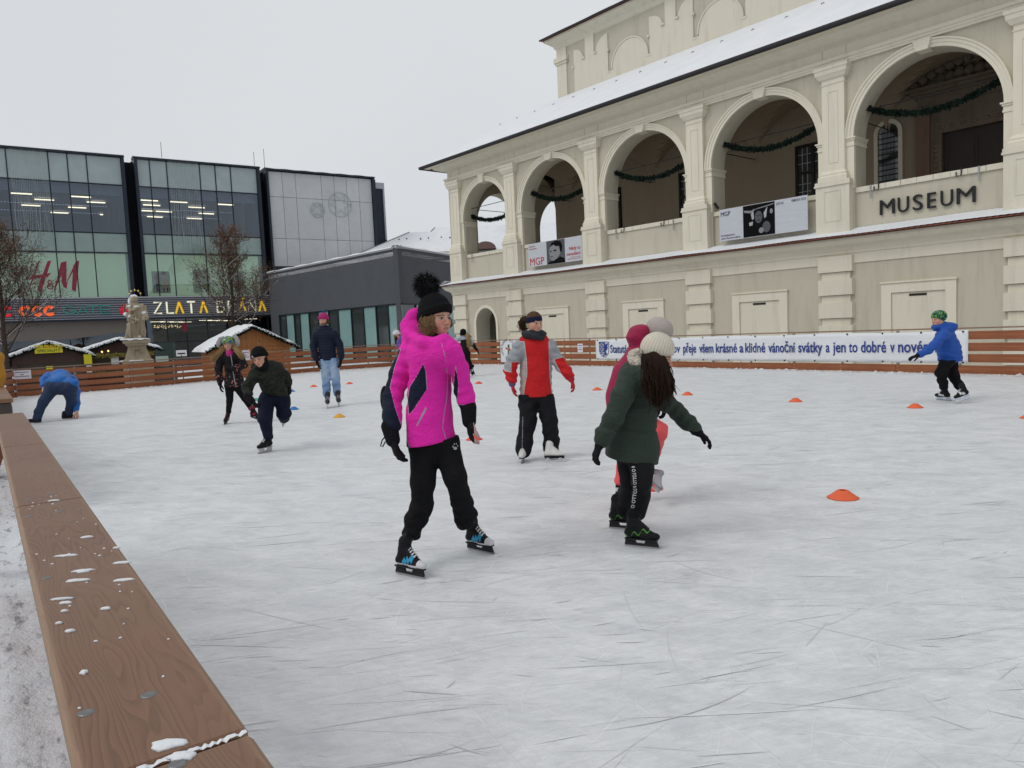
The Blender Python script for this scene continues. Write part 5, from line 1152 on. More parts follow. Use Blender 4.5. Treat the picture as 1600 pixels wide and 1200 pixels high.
fp(3, [(8.05, 5.1), (8.15, 5.3), (8.45, 5.37), (8.75, 5.32), (8.86, 5.1), (8.8, 4.8), (8.7, 4.85), (8.65, 5.1), (8.4, 5.12), (8.3, 5.2), (8.15, 5.16)])
fp(1, el(8.35, 5.27, .2, .07)); fp(2, el(8.76, 4.9, .06, .1))
fp(3, [(8.02, 4.93), (8.14, 4.95), (8.14, 4.89), (8.03, 4.88)]); fp(3, [(8.26, 4.95), (8.46, 4.97), (8.46, 4.90), (8.28, 4.89)]); fp(3, [(8.06, 4.66), (8.2, 4.69), (8.2, 4.64), (8.08, 4.63)]); fp(2, [(8.1, 4.58), (8.26, 4.6), (8.26, 4.555), (8.12, 4.55)])
pts.build('portrait_photo', M5, b1)
put_text('lettering', 'MGP', FM, 6.62, 7.62, 4.38, 4.70, .212, REDI, b1, 0, .001) if False else None
FMo = lambda s, o, z: FM(s, -o, z)
put_text('lettering', 'MGP', FMo, 6.62, 7.60, 4.38, 4.72, .207, REDI, b1, 0, .002)
put_text('lettering', 'Galerie', FMo, 6.58, 7.0, 5.25, 5.31, .207, REDI, b1, 0, .002); put_text('lettering', 'Špalíček', FMo, 6.58, 7.12, 5.13, 5.19, .207, REDI, b1, 0, .002)
put_text('lettering', 'Nikdy to', FMo, 9.28, 9.98, 4.84, 4.98, .207, REDI, b1, 0.01, .002); put_text('lettering', 'nevzdám!', FMo, 9.12, 9.98, 4.60, 4.74, .207, REDI, b1, .01, .002)
put_text('lettering', 'Životní osudy rodiny', FMo, 9.35, 9.98, 4.50, 4.53, .207, REDI, b1, 0, .002); put_text('lettering', 'Emila Zátopka 1922-2022', FMo, 9.15, 9.98, 4.43, 4.46, .207, REDI, b1, 0, .002) if False else put_text('lettering', 'výstava otevřena denně', FMo, 9.15, 9.98, 4.42, 4.46, .207, REDI, b1, 0, .002)
b2 = thing('exhibition_banner', FM(18.9, -.2, 4.3), 'white banner with a black picture in the middle under the fourth arch', 'banner', 'exhibition banners on the museum parapet')
mb = MB(); mb.fbox(FM, 17.18, 20.62, -.20, -.17, 4.30, 5.46); mb.build('sheet', WB, b2)
pts = MB(); pts.cur = 3; pts.fbox(FM, 18.18, 19.42, -.212, -.203, 4.32, 5.44)
fp(0, el(18.80, 4.98, .15, .22)); fp(1, [(18.5, 5.1), (18.6, 5.3), (18.62, 4.95), (18.55, 4.9)]); fp(1, [(19.0, 5.1), (19.15, 5.3), (19.1, 4.95), (19.03, 4.9)]); fp(1, [(18.42, 4.82), (18.58, 4.85), (18.56, 4.72), (18.44, 4.7)])
fp(0, el(19.1, 4.6, .16, .2)); fp(2, [(18.2, 5.28), (18.5, 5.24), (18.8, 5.3), (19.2, 5.35), (19.4, 5.38), (19.4, 5.35), (19.1, 5.3), (18.7, 5.26), (18.5, 5.15), (18.25, 5.2)]); fp(0, el(18.75, 5.02, .05, .04)); fp(3, el(18.75, 5.03, .03, .015)); fp(3, el(18.86, 5.03, .03, .015)); fp(3, el(18.81, 4.87, .05, .015))
fp(2, el(19.3, 5.12, .06, .09)); fp(2, el(18.9, 4.5, .1, .1))
pts.build('picture', M5, b2)
put_text('lettering', 'MGP', FMo, 17.25, 17.65, 5.20, 5.36, .207, NAVI, b2, 0, .002)
put_text('lettering', 'Kunstkamera', FMo, 17.25, 17.82, 4.47, 4.53, .207, NAVI, b2, 0, .002); put_text('lettering', 'Jana Švankmajera', FMo, 17.25, 18.05, 4.36, 4.42, .207, NAVI, b2, 0, .002)
put_text('lettering', '27/10', FMo, 19.48, 19.75, 5.29, 5.37, .207, NAVI, b2, 0, .002); put_text('lettering', '08/01/23', FMo, 20.05, 20.56, 5.31, 5.39, .207, NAVI, b2, 0, .002)
# net of wire lights over the parapet
# ------------------------------------------------------------ cones
def cone_mesh(colname, col, r=.105, h=.055):
    mb = MB(); mb.lathe((0, 0, .001), [(r, 0), (r, .004), (r*.9, .010), (r*.62, h*.55), (r*.42, h*.88), (r*.30, h), (r*.24, h), (r*.24, h-.006), (r*.4, h*.7)], 28)
    m = pmat(colname, col, .45, .06, 20, bstr=.1, spec=.4); return mb, m
CO = [(1317, 778, 'orange', 'large nearest orange marker cone alone on the ice at right'), (1243, 627.5, 'orange', 'orange marker cone under the word dobré side of the banner, left of the blue boy'), (1430, 637, 'orange', 'orange marker cone just left of the boy in the blue jacket'),
      (1074, 617, 'orange', 'orange marker cone right of the green coat girl near the fence'), (933, 609.5, 'orange', 'orange marker cone between the red jacket and the green coat'), (1609, 653.5, 'orange', 'orange marker cone cut by the right edge of the photo'),
      (490, 604.5, 'orange', 'orange marker cone just left of the man in jeans'), (546, 600, 'orange', 'orange marker cone just right of the man in jeans'), (748, 599.5, 'red', 'red marker cone right of the pink jacket near the black clad skater'),
      (741, 687, 'red', 'red marker cone peeping out by the mitten of the pink jacket girl'), (530, 652, 'yellow', 'yellow marker cone in front of the man in jeans'), (459, 640, 'blue', 'blue marker cone right of the boy in the camouflage jacket'),
      (400, 626, 'green', 'green marker cone behind the boy in the camouflage jacket'), (455, 612, 'blue', 'small blue marker cone beside the glove of the camouflage boy'), (1016, 764, 'red', 'red marker cone under the lifted skate behind the green coat')]
CC = {'orange': (.72, .115, .035), 'red': (.70, .06, .04), 'yellow': (.68, .33, .02), 'blue': (.02, .16, .42), 'green': (.04, .36, .22)}
protos = {}
for px, py, c, lab in CO:
    if c not in protos:
        mb, m = cone_mesh('cone_'+c, CC[c]); protos[c] = mb.build('marker_cone', m, smooth=True); o = protos[c]
    else: o = protos[c].copy(); COL.objects.link(o)
    P = atz(px, py, 0); o.location = (P[0], P[1], .001); o.rotation_euler = (0, 0, random.random()*6); tag(o, lab, 'cone', 'marker cones on the ice'); o.scale = (1.12,)*3 if px == 1317 else (1.05,)*3
# ------------------------------------------------------------ skate marks in the ice
def marks():
    rg = np.random.default_rng(3); vs = []; fs = []; at_ = []
    for k in range(3200):
        y = 1.2+rg.random()**1.6*20; x = (rg.random()*2-1)*(1.5+y*.62)+.25*y*.2; R = 10**rg.uniform(-.1, 1.3); a0 = rg.random()*6.28 if rg.random() < .2 else rg.normal()*.2+math.pi/2*rg.choice([1, -1]); L = 10**rg.uniform(-1.4, -.12); th = L/R; w_ = (.0008+.0022*rg.random()**3)*(1+y*.12)
        cx, cy = x-R*math.cos(a0), y-R*math.sin(a0); n = max(3, int(th*14)+2); b = len(vs)
        if (V(x, y, 0)-rail_pt(0))@RN < .25 or y > 24-x*.3: continue
        for i in range(n+1):
            a = a0+th*i/n; ww = w_*math.sin(math.pi*(i+.3)/(n+.6))
            for s in (-1, 1): vs.append((cx+(R+s*ww)*math.cos(a), cy+(R+s*ww)*math.sin(a), .0016+.0004*(k % 5)))
        at_ += [rg.random()]*(2*(n+1))
        fs += [(b+2*i, b+2*i+1, b+2*i+3, b+2*i+2) for i in range(n)]
    m, nt, p = base_mat('skate_mark'); c = ramp(nt, attr(nt, 'k'), [(.0, (.575, .59, .605)), (.50, (.61, .62, .635)), (.56, (.76, .77, .78)), (1, (.73, .74, .75))]); nt.links.new(c, p.inputs['Base Color']); p.inputs['Roughness'].default_value = .5
    return link_mesh('skate_marks', np.array(vs), fs, m, None, False, None, None, {'k': np.array(at_)})
tag(marks(), 'countless curved skate marks scratched into the ice', 'marks', kind='stuff')
# ================================================================== IMPLICIT SURFACES (bodies, clothes, statue)
def _len(v): return np.sqrt((v*v).sum(-1))
def smin(a, b, k):
    if k <= 0: return np.minimum(a, b)
    h = np.clip(.5+.5*(b-a)/k, 0, 1); return b*(1-h)+a*h-k*h*(1-h)
def surface_nets(Fv, org, h):
    nx, ny, nz = Fv.shape; S = Fv < 0
    idx = np.zeros((nx-1, ny-1, nz-1), int); acc = np.zeros((nx-1, ny-1, nz-1, 3)); cnt = np.zeros((nx-1, ny-1, nz-1))
    C = [(i, j, k) for i in (0, 1) for j in (0, 1) for k in (0, 1)]
    sl = lambda c: (slice(c[0], nx-1+c[0]), slice(c[1], ny-1+c[1]), slice(c[2], nz-1+c[2]))
    tot = sum(S[sl(c)].astype(np.int8) for c in C); act = (tot > 0) & (tot < 8); I = np.argwhere(act)
    if len(I) == 0: return np.zeros((0, 3)), np.zeros((0, 4), int)
    a_ = np.zeros((len(I), 3)); n_ = np.zeros(len(I))
    for c in C:
        for ax in range(3):
            if c[ax] == 0:
                d = list(c); d[ax] = 1; f0 = Fv[I[:, 0]+c[0], I[:, 1]+c[1], I[:, 2]+c[2]]; f1 = Fv[I[:, 0]+d[0], I[:, 1]+d[1], I[:, 2]+d[2]]
                m = (f0 < 0) != (f1 < 0); t = np.where(m, f0/np.where(m, f0-f1, 1), 0); p = np.tile(np.array(c, float), (len(I), 1)); p[:, ax] += t; a_ += p*m[:, None]; n_ += m
    Vt = (a_/n_[:, None]+I)*h+org; idx[...] = -1; idx[I[:, 0], I[:, 1], I[:, 2]] = np.arange(len(I))
    Fs = []
    for ax in range(3):
        o1, o2 = [(1, 2), (2, 0), (0, 1)][ax]
        s0 = [slice(1, -1)]*3; s0[ax] = slice(0, -1); s1 = [slice(1, -1)]*3; s1[ax] = slice(1, None)
        A, B = S[tuple(s0)], S[tuple(s1)]; ch = A != B; E = np.argwhere(ch); sg = A[ch]
        off = np.array([1, 1, 1]); off[ax] = 0; E = E+off
        def q(d1, d2): e = E.copy(); e[:, o1] -= d1; e[:, o2] -= d2; return idx[e[:, 0], e[:, 1], e[:, 2]]
        Q = np.stack([q(0, 0), q(1, 0), q(1, 1), q(0, 1)], 1); Q[~sg] = Q[~sg][:, ::-1]; Fs.append(Q[(Q >= 0).all(1)])
    return Vt, np.concatenate(Fs)
class Body:
    """smooth union of tapered capsules and ellipsoids"""
    def __init__(s): s.p = []; s.lo = []; s.hi = []
    def _b(s, lo, hi): s.lo.append(lo); s.hi.append(hi)
    def cone(s, a, b, ra, rb, k=.02, sq=None, op=1):
        a, b = V(a), V(b); r = max(ra, rb)
        if op > 0: s._b(np.minimum(a, b)-r*1.25, np.maximum(a, b)+r*1.25)
        def f(P):
            A, B, Q = a, b, P
            if sq is not None:
                ax, sc = unit(sq[0]), sq[1]; w = lambda X: X+np.asarray((X@ax)*(1/sc-1))[..., None]*ax; A, B, Q = w(a), w(b), w(P)
            d = B-A; L = d@d+1e-12; t = np.clip(((Q-A)@d)/L, 0, 1); return _len(Q-A-t[..., None]*d)-(ra+(rb-ra)*t)
        s.p.append((f, k, op)); return s
    def chain(s, pts, rs, k=.02, sq=None):
        for i in range(len(pts)-1): s.cone(pts[i], pts[i+1], rs[i], rs[i+1], k if i else k, sq)
        return s
    def ell(s, c, r, ax=None, k=.02, op=1):
        c = V(c); r = V(r); M_ = np.eye(3) if ax is None else np.array([unit(x) for x in ax])
        if op > 0: s._b(c-r.max()*1.05, c+r.max()*1.05)
        def f(P): q = (P-c)@M_.T; k0 = _len(q/r); k1 = _len(q/(r*r)); return k0*(k0-1)/np.maximum(k1, 1e-9)
        s.p.append((f, k, op)); return s
    def cut(s, p0, n): p0 = V(p0); n = unit(n); s.p.append((lambda P: (P-p0)@n, .004, -2)); return s
    def field(s, P):
        F_ = None
        for f, k, op in s.p:
            d = f(P)
            if F_ is None: F_ = d
            elif op == 1: F_ = smin(F_, d, k)
            elif op == -1: F_ = -smin(-F_, d, k)
            else: F_ = -smin(-F_, -d, k)
        return F_
    def mesh(s, h, disp=None, pad=.02):
        lo = np.min(s.lo, 0)-pad-h*2; hi = np.max(s.hi, 0)+pad+h*2; n = np.ceil((hi-lo)/h).astype(int)+1
        xs = [lo[i]+h*np.arange(n[i]) for i in range(3)]; Fv = np.empty(tuple(n)); st = max(1, int(400000/(n[1]*n[2])))
        for i in range(0, n[0], st):
            G = np.stack(np.meshgrid(xs[0][i:i+st], xs[1], xs[2], indexing='ij'), -1); f = s.field(G)
            if disp is not None: f = f-disp(G)
            Fv[i:i+st] = f
        Fv[0] = Fv[-1] = 1; Fv[:, 0] = Fv[:, -1] = 1; Fv[:, :, 0] = Fv[:, :, -1] = 1
        return surface_nets(Fv, lo, h)
def seg_d(P, a, b):
    a, b = V(a), V(b); d = b-a; t = np.clip(((P-a)@d)/(d@d), 0, 1); return _len(P-a-t[..., None]*d), t
def folds(amp, freq=38, seed=0, z0=None):
    """cloth wrinkles: warped bands"""
    s = seed*1.7
    def f(P):
        x, y, z = P[..., 0], P[..., 1], P[..., 2]
        w = np.sin(x*9+s)+np.sin(y*11+s*2)+.7*np.sin((x+z)*17+s)
        a = np.sin(z*freq+w*1.8+s)*.5+.5*np.sin((x*.7-z*.8+y*.4)*freq*1.3+w+s*3); b = .5+.5*np.sin(z*6+x*8+s)
        return amp*(a**3*.6+a*.4)*(.35+.65*b)
    return f
# ---------------------------------------------------------------- materials with masks
def cloth(name, base, masks=(), rough=.75, var=.10, vs=9., bump_=.25, bs=220., sheen=.04, quilt=None, pattern=None, spec=.25):
    """masks: list of (attribute, colour) painted where the attribute is > 0"""
    if name in MC: return MC[name]
    m, nt, p = base_mat(name); co = objco(nt)
    c = mix(nt, noise(nt, co, vs, 4), [x*(1-var) for x in base], [min(1, x*(1+var)) for x in base])
    if pattern == 'camo':
        n1 = noise(nt, objco(nt, (9, 9, 14)), 1., 2, .5); c = ramp(nt, n1, [(.40, (.013, .016, .012)), (.44, (.024, .027, .019)), (.54, (.024, .027, .019)), (.57, (.009, .011, .009)), (.66, (.032, .031, .025))])
    if pattern == 'floral':
        v = N(nt, 'ShaderNodeTexVoronoi'); nt.links.new(objco(nt, (22, 22, 22)), v.inputs['Vector']); v.inputs['Scale'].default_value = 1.
        k = ramp(nt, v.outputs['Distance'], [(.28, 1), (.36, 0)]); kz = math_(nt, 'GREATER_THAN', attr(nt, 'flo'), 0.)
        fc = mix(nt, noise(nt, co, 30, 1), (.35, .08, .09), (.45, .17, .14)); c = mix(nt, math_(nt, 'MULTIPLY', math_(nt, 'MULTIPLY', k, kz), ramp(nt, noise(nt, co, 26, 2), [(.44, 0), (.5, 1)])), c, fc)
    if pattern == 'splash':
        n1 = noise(nt, objco(nt, (26, 26, 26)), 1., 1); c = ramp(nt, n1, [(.40, (.01, .012, .012)), (.44, (.03, .25, .03)), (.52, (.40, .55, .03)), (.56, (.01, .012, .02)), (.62, (.02, .08, .25))])
    if pattern == 'patch':
        v = N(nt, 'ShaderNodeTexVoronoi'); nt.links.new(objco(nt, (14, 14, 14)), v.inputs['Vector']); c = ramp(nt, math_(nt, 'FRACT', math_(nt, 'MULTIPLY', attr2(nt, v.outputs['Color']), 3.)), [(0, (.012, .03, .05)), (.35, (.02, .10, .10)), (.55, (.03, .14, .05)), (.8, (.22, .42, .04))]); c.node.color_ramp.interpolation = 'CONSTANT'
    if pattern == 'denim':
        c = mix(nt, ramp(nt, noise(nt, co, 6, 4), [(.35, 0), (.7, 1)]), base, [x*1.6+.05 for x in base])
        c = mix(nt, math_(nt, 'MULTIPLY', ramp(nt, attr(nt, 'wear'), [(0, 0), (1, 1)]), .75), c, (.38, .46, .56))
    for a, col in masks: c = mix(nt, math_(nt, 'GREATER_THAN', attr(nt, a), 0.), c, col)
    nt.links.new(c, p.inputs['Base Color']); p.inputs['Roughness'].default_value = rough; p.inputs['Specular IOR Level'].default_value = spec if max(base) > .04 else min(spec, .12)
    if sheen and max(base) > .04: p.inputs['Sheen Weight'].default_value = sheen
    h = noise(nt, co, bs, 2)
    if quilt: h = math_(nt, 'ADD', math_(nt, 'MULTIPLY', h, .15), math_(nt, 'ABSOLUTE', math_(nt, 'SINE', math_(nt, 'MULTIPLY', attr(nt, 'rows'), quilt))))
    big = noise(nt, objco(nt, (1, 1, 1.5)), 9., 5, .55, 1.2); rdg = math_(nt, 'ABSOLUTE', math_(nt, 'SUBTRACT', big, .5)); rdg = math_(nt, 'SUBTRACT', 1., math_(nt, 'MINIMUM', math_(nt, 'MULTIPLY', rdg, 7.), 1.)); b2_ = noise(nt, objco(nt), 30., 4, .6)
    h = math_(nt, 'ADD', math_(nt, 'MULTIPLY', h, .12), math_(nt, 'ADD', math_(nt, 'MULTIPLY', rdg, -.55), math_(nt, 'MULTIPLY', b2_, .28)))
    bump(nt, p, h, bump_*1.6, .014); MC[name] = m; return m
def attr2(nt, sock):
    s = N(nt, 'ShaderNodeSeparateColor'); nt.links.new(sock, s.inputs[0]); return s.outputs[0]
def knit(name, base, ribs=44, var=.1, band=None):
    if name in MC: return MC[name]
    m, nt, p = base_mat(name); l = attr(nt, 'loc', True); s = N(nt, 'ShaderNodeSeparateXYZ'); nt.links.new(l, s.inputs[0]); co = objco(nt)
    a = math_(nt, 'ARCTAN2', s.outputs[0], s.outputs[1]); r = math_(nt, 'SINE', math_(nt, 'MULTIPLY', a, ribs)); st = math_(nt, 'SINE', math_(nt, 'MULTIPLY', s.outputs[2], 900))
    r01 = math_(nt, 'ADD', math_(nt, 'MULTIPLY', r, .5), .5)
    c = mix(nt, math_(nt, 'MULTIPLY', noise(nt, co, 30, 4), 1.), [x*(1-var) for x in base], [min(1, x*(1+var)) for x in base]); c = mix(nt, math_(nt, 'MULTIPLY', math_(nt, 'SUBTRACT', 1., r01), .28), c, [x*.6 for x in base])
    nt.links.new(c, p.inputs['Base Color']); p.inputs['Roughness'].default_value = .9; p.inputs['Specular IOR Level'].default_value = .15; p.inputs['Sheen Weight'].default_value = .25 if max(base) > .05 else 0
    bump(nt, p, math_(nt, 'ADD', r01, math_(nt, 'MULTIPLY', st, .15)), .7, .004); MC[name] = m; return m
def skin(name, base=(.50, .27, .19)):
    if name in MC: return MC[name]
    m, nt, p = base_mat(name); co = objco(nt)
    c = mix(nt, noise(nt, co, 28, 4), [x*.93 for x in base], [x*1.06 for x in base])
    c = mix(nt, math_(nt, 'MULTIPLY', attr(nt, 'blush'), .55), c, (.50, .15, .11))
    for a, col in (('lips', (.40, .15, .12)), ('eyew', (.42, .36, .33)), ('iris', (.02, .022, .025)), ('brow', (.10, .055, .03)), ('beard', (.13, .075, .045)), ('lash', (.03, .018, .014))):
        c = mix(nt, math_(nt, 'GREATER_THAN', attr(nt, a), 0.), c, col)
    nt.links.new(c, p.inputs['Base Color']); p.inputs['Roughness'].default_value = .48; p.inputs['Subsurface Weight'].default_value = .12; p.inputs['Subsurface Radius'].default_value = (.012, .005, .003)
    MC[name] = m; return m
# ---------------------------------------------------------------- heads
class Frame:
    """local frame: x = person's left... right axis, y = forward, z = up"""
    def __init__(s, o, fwd, up=(0, 0, 1)):
        s.o = V(o); s.f = unit(fwd); s.r = unit(np.cross(s.f, V(up))); s.u = np.cross(s.r, s.f); s.ax = [s.r, s.f, s.u]
    def __call__(s, x, y, z): return s.o+s.r*x+s.f*y+s.u*z
    def loc(s, P): q = P-s.o; return np.stack([q@s.r, q@s.f, q@s.u], -1)
def head_body(fr, S, neck_to, h, ears=True, male=False):
    """head and neck down to a point inside the collar; S scales a .22 m head"""
    B = Body(); e = lambda x, y, z, rx, ry, rz, k=.02, op=1: B.ell(fr(x*S, y*S, z*S), (rx*S, ry*S, rz*S), fr.ax, k*S, op)
    e(0, -.012, .035, .074, .092, .080); e(0, .022, -.022, .060, .066, .078, .03)
    e(0, .052, -.082, .027 if not male else .032, .030, .024, .03); e(.032, .050, -.028, .028, .030, .030, .02); e(-.032, .050, -.028, .028, .030, .030, .02)
    e(0, .062, -.058, .028, .026, .020, .02)
    B.cone(fr(-.030*S, .077*S, .022*S), fr(.030*S, .077*S, .022*S), .010*S, .010*S, .018*S)
    B.cone(fr(0, .084*S, .008*S), fr(0, .106*S, -.026*S), .0065*S, .0105*S, .010*S)
    for x in (-1, 1):
        B.ell(fr(x*.030*S, .096*S, .002*S), (.015*S, .012*S, .011*S), fr.ax, .010*S, -1)
        B.ell(fr(x*.030*S, .073*S, .001*S), (.0135*S,)*3, fr.ax, .003*S)
        B.ell(fr(x*.010*S, .097*S, -.030*S), (.0075*S, .009*S, .0065*S), fr.ax, .006*S)
        if ears: B.ell(fr(x*.076*S, -.008*S, -.008*S), (.009*S, .019*S, .030*S), fr.ax, .006*S)
    B.cone(fr(-.015*S, .0865*S, -.0535*S), fr(.015*S, .0865*S, -.0535*S), .0048*S, .0048*S, .006*S); B.cone(fr(-.012*S, .085*S, -.0615*S), fr(.012*S, .085*S, -.0615*S), .0058*S, .0058*S, .006*S)
    B.chain([fr(0, -.015*S, -.05*S), neck_to], [.050*S, .055*S], .03*S)
    Vv, Ff = B.mesh(h, None)
    L = fr.loc(Vv)/S; x, y, z = L[:, 0], L[:, 1], L[:, 2]; ax_ = np.abs(x); front = y > .03
    at_ = {}
    at_['lips'] = np.where(front, 1-np.sqrt((x/.0225)**2+((z+.0575)/.0095)**2), -1)
    ex = ax_-.030
    at_['eyew'] = np.where(front, 1-np.sqrt((ex/.0150)**2+((z-.0005)/.0068)**2), -1)
    at_['iris'] = np.where(front, 1-np.sqrt((ex/.0068)**2+((z-.001)/.0070)**2), -1)
    at_['lash'] = np.where(front, np.minimum(1-np.abs((z-.0075+ex**2*18)/.0026), 1-np.abs(ex/.0165)), -1)
    at_['brow'] = np.where(front, np.minimum(1-np.abs((z-.0215+ (ax_-.028)**2*14)/.0036), 1-np.abs((ax_-.031)/.020)), -1)
    at_['blush'] = np.where(front, np.exp(-((ax_-.042)**2+(z+.025)**2)/.0006)+.8*np.exp(-(x**2+(z+.022)**2)/.00022), 0)
    at_['beard'] = np.where(front, np.maximum(np.minimum(-.040-z, .02-(np.abs(z+.06) < .01)*(ax_ < .02)*1.), -1)+.0, -1) if male else -np.ones(len(x))
    if male: at_['beard'] = np.where((z < -.045) & (y > -.01) & ~((np.abs(z+.058) < .009) & (ax_ < .020)), 1., -1.)
    return Vv, Ff, at_
class Person:
    def __init__(s, Y, foot, label, h=.010, group=None):
        s.Y = Y; s.h = h; s.root = thing('person', (foot[0], foot[1], 0), label, 'person', group)
    def P(s, x, y, dz=0.): return at(x, y, s.Y+dz)
    def head(s, fr, S, neck, hh=None, male=False, base=(.50, .27, .19), extra=None, nm='skin', ears=True):
        Vv, Ff, A = head_body(fr, S, neck, hh or min(.0045, s.h*.5), ears, male)
        if extra is not None:
            V2, F2 = extra; n = len(V2); Ff = np.concatenate([Ff, F2+len(Vv)]); Vv = np.concatenate([Vv, V2])
            for k in A: A[k] = np.concatenate([A[k], (np.zeros(n) if k == 'blush' else -np.ones(n))])
        s.body = link_mesh('body', Vv, Ff, skin(nm, base), s.root, True, None, None, A); s.fr = fr; s.S = S; return s.body
    def sdf(s, name, B, m, h=None, disp=None, attrs=None, parent=None):
        Vv, Ff = B.mesh(h or s.h, disp); A = attrs(Vv) if attrs else None
        return link_mesh(name, Vv, Ff, m, parent or s.root, True, None, None, A)
    def hat(s, m, top=.0, cuff=True, tilt=0., drop=.0, wide=0., pom=None, pomm=None, pomr=.05, back=0., name='hat'):
        fr, S = s.fr, s.S; B = Body()
        B.ell(fr(0, -.014*S, (.040+top*.4)*S), ((.088+wide)*S, (.104+wide)*S, (.085+top)*S), fr.ax, .01)
        if top > .03: B.ell(fr(0, (-.03-back)*S, (.09+top*.5)*S), (.055*S, .060*S, .05*S), fr.ax, .05*S)
        z0 = .028-drop; a = V(0, 0, 0); nrm = -fr.u-fr.f*(-tilt)
        B.cut(fr(0, .06*S, z0*S), -fr.u+fr.f*(.30+tilt))
        if cuff:
            pts = []
            for i in range(24):
                t = i*math.pi/12; xx = (.0815+wide)*math.cos(t); yy = -.014+(.0975+wide)*math.sin(t); zz = z0+.017+(yy-.06)*(.30+tilt); pts.append((fr(xx*S, yy*S, zz*S), fr(xx*S, yy*S, (zz+.020)*S)))
            for i in range(24):
                for j in (0, 1): B.cone(pts[i][j], pts[(i+1) % 24][j], .0125*S, .0125*S, .008*S)
        o = s.sdf(name, B, m, min(s.h*.6, .006), None, lambda Q: {'loc': fr.loc(Q)})
        if pom is not None: s.pompom(fr(0, pom[0]*S, pom[1]*S), pomr*S, pomm or m, o)
        return o
    def pompom(s, c, r, m, parent, n=900):
        rg = np.random.default_rng(5); d = rg.normal(size=(n, 3)); d /= np.linalg.norm(d, axis=1)[:, None]; sd_ = np.cross(d, rg.normal(size=(n, 3))); sd_ /= np.linalg.norm(sd_, axis=1)[:, None]
        L = r*(.85+.35*rg.random(n))[:, None]; w_ = r*.055; dr = d+np.array([0, 0, -.25]); P0 = c+d*r*.2; P1 = c+d*L*.6+sd_*0; P2 = c+dr/np.linalg.norm(dr, axis=1)[:, None]*L
        vs = np.stack([P0-sd_*w_, P0+sd_*w_, P1-sd_*w_*.8, P1+sd_*w_*.8, P2], 1).reshape(-1, 3); b = np.arange(n)[:, None]*5
        fs = [tuple(x) for x in np.concatenate([b+[0, 1, 3, 2]], 0)]+[tuple(x) for x in (b+[2, 3, 4])]
        core = MB(); core.lathe(c-V(0, 0, r*.72), [(.001, 0), (r*.5, r*.2), (r*.7, r*.6), (r*.66, r*.9), (r*.4, r*1.3), (.001, r*1.42)], 10)
        bb = len(vs); vs = np.concatenate([vs, np.array(core.v)]); fs += [tuple(i+bb for i in f) for f in core.f]
        return link_mesh('pompom', vs, fs, m, parent, False)
    def strands(s, name, guides, m, n, r=.003, jit=.02, parent=None, wave=.0, seed=1, wfreq=22):
        """hair: many thin tubes that follow guide curves; guides = [(list of points, spread0, spread1)]"""
        rg = np.random.default_rng(seed); out_ = MB()
        for k in range(n):
            pts, s0, s1 = guides[k % len(guides)]; pts = [V(p) for p in pts]; o0 = rg.normal(size=3)*s0; o1 = rg.normal(size=3)*s1; ph = rg.random()*6.28; ln = .8+.25*rg.random(); nn = 9; path = []
            for i in range(nn+1):
                t = i/nn*ln*(len(pts)-1); j = min(int(t), len(pts)-2); f = t-j
                p0, p1, p2, p3 = pts[max(j-1, 0)], pts[j], pts[j+1], pts[min(j+2, len(pts)-1)]
                q = .5*((2*p1)+(-p0+p2)*f+(2*p0-5*p1+4*p2-p3)*f*f+(-p0+3*p1-3*p2+p3)*f**3); g = i/nn
                q = q+o0*(1-g)+o1*g+V(math.sin(g*wfreq+ph), math.cos(g*wfreq*.9+ph), .3*math.sin(g*wfreq+ph*2))*wave*g**.5; path.append(q)
            out_.tube(path, [r*(1-.6*i/nn) for i in range(nn+1)], 3, False)
        return out_.build(name, m, parent or s.root, smooth=True)
    def hand(s, wrist, d, palm, m, size=1., curl=.5, spread=.25, thumb=1, name='glove', hh=None, cuff=None, mitten=False, r0=1., as_data=False, splay=None):
        """wrist point, direction of the fingers d, palm normal; thumb=+1 puts the thumb towards cross(d, palm)"""
        d = unit(d); n = unit(V(palm)-d*(V(palm)@d)); sd_ = np.cross(d, n)*thumb; z = size; B = Body()
        W = V(wrist); q = lambda a, b, c: W+d*a*z+sd_*b*z+n*c*z
        B.cone(q(-.02, 0, 0), q(.02, 0, 0), .027*z*r0, .027*z*r0, .01)
        for b in (-.024, -.008, .008, .024): B.cone(q(.015, b*.6, 0), q(.082, b, .002), .0145*z*r0, .0125*z*r0, .010*z)
        L = [.058, .072, .078, .070]; bs = [-.030, -.010, .010, .030]
        if mitten:
            for b in (-.024, -.008, .008, .024):
                c = q(.08, b, .002); dd = unit(d*math.cos(curl*.7)+n*math.sin(curl*.7)); e = c+dd*.045*z; d3 = unit(d*math.cos(curl*1.5)+n*math.sin(curl*1.5)); B.cone(c, e, .0155*z, .015*z, .012*z); B.cone(e, e+d3*.03*z, .015*z, .0125*z, .012*z)
        else:
            for i, b in enumerate(bs):
                c = q(.080, b*.85, .001); dirs = []; ci = curl*(.85+.12*i) if splay is None else curl*splay[i]
                p = c
                for j, (ff_, rr) in enumerate(((.45, .0098), (.32, .0090), (.23, .0082))):
                    an = ci*(j+.6); dd = unit(d*math.cos(an)+n*math.sin(an)+sd_*spread*b*8*(1-j*.3)); e = p+dd*L[i]*ff_*z; B.cone(p, e, rr*z*r0, (rr-.0007)*z*r0, .0045*z); p = e
        t0 = q(.022, .022, .006); t1 = q(.052, .048, .016); t2 = t1+unit(d*.9+sd_*.25+n*(.2+curl*.5))*.030*z; t3 = t2+unit(d*.9-sd_*.1+n*(.3+curl*.6))*.024*z
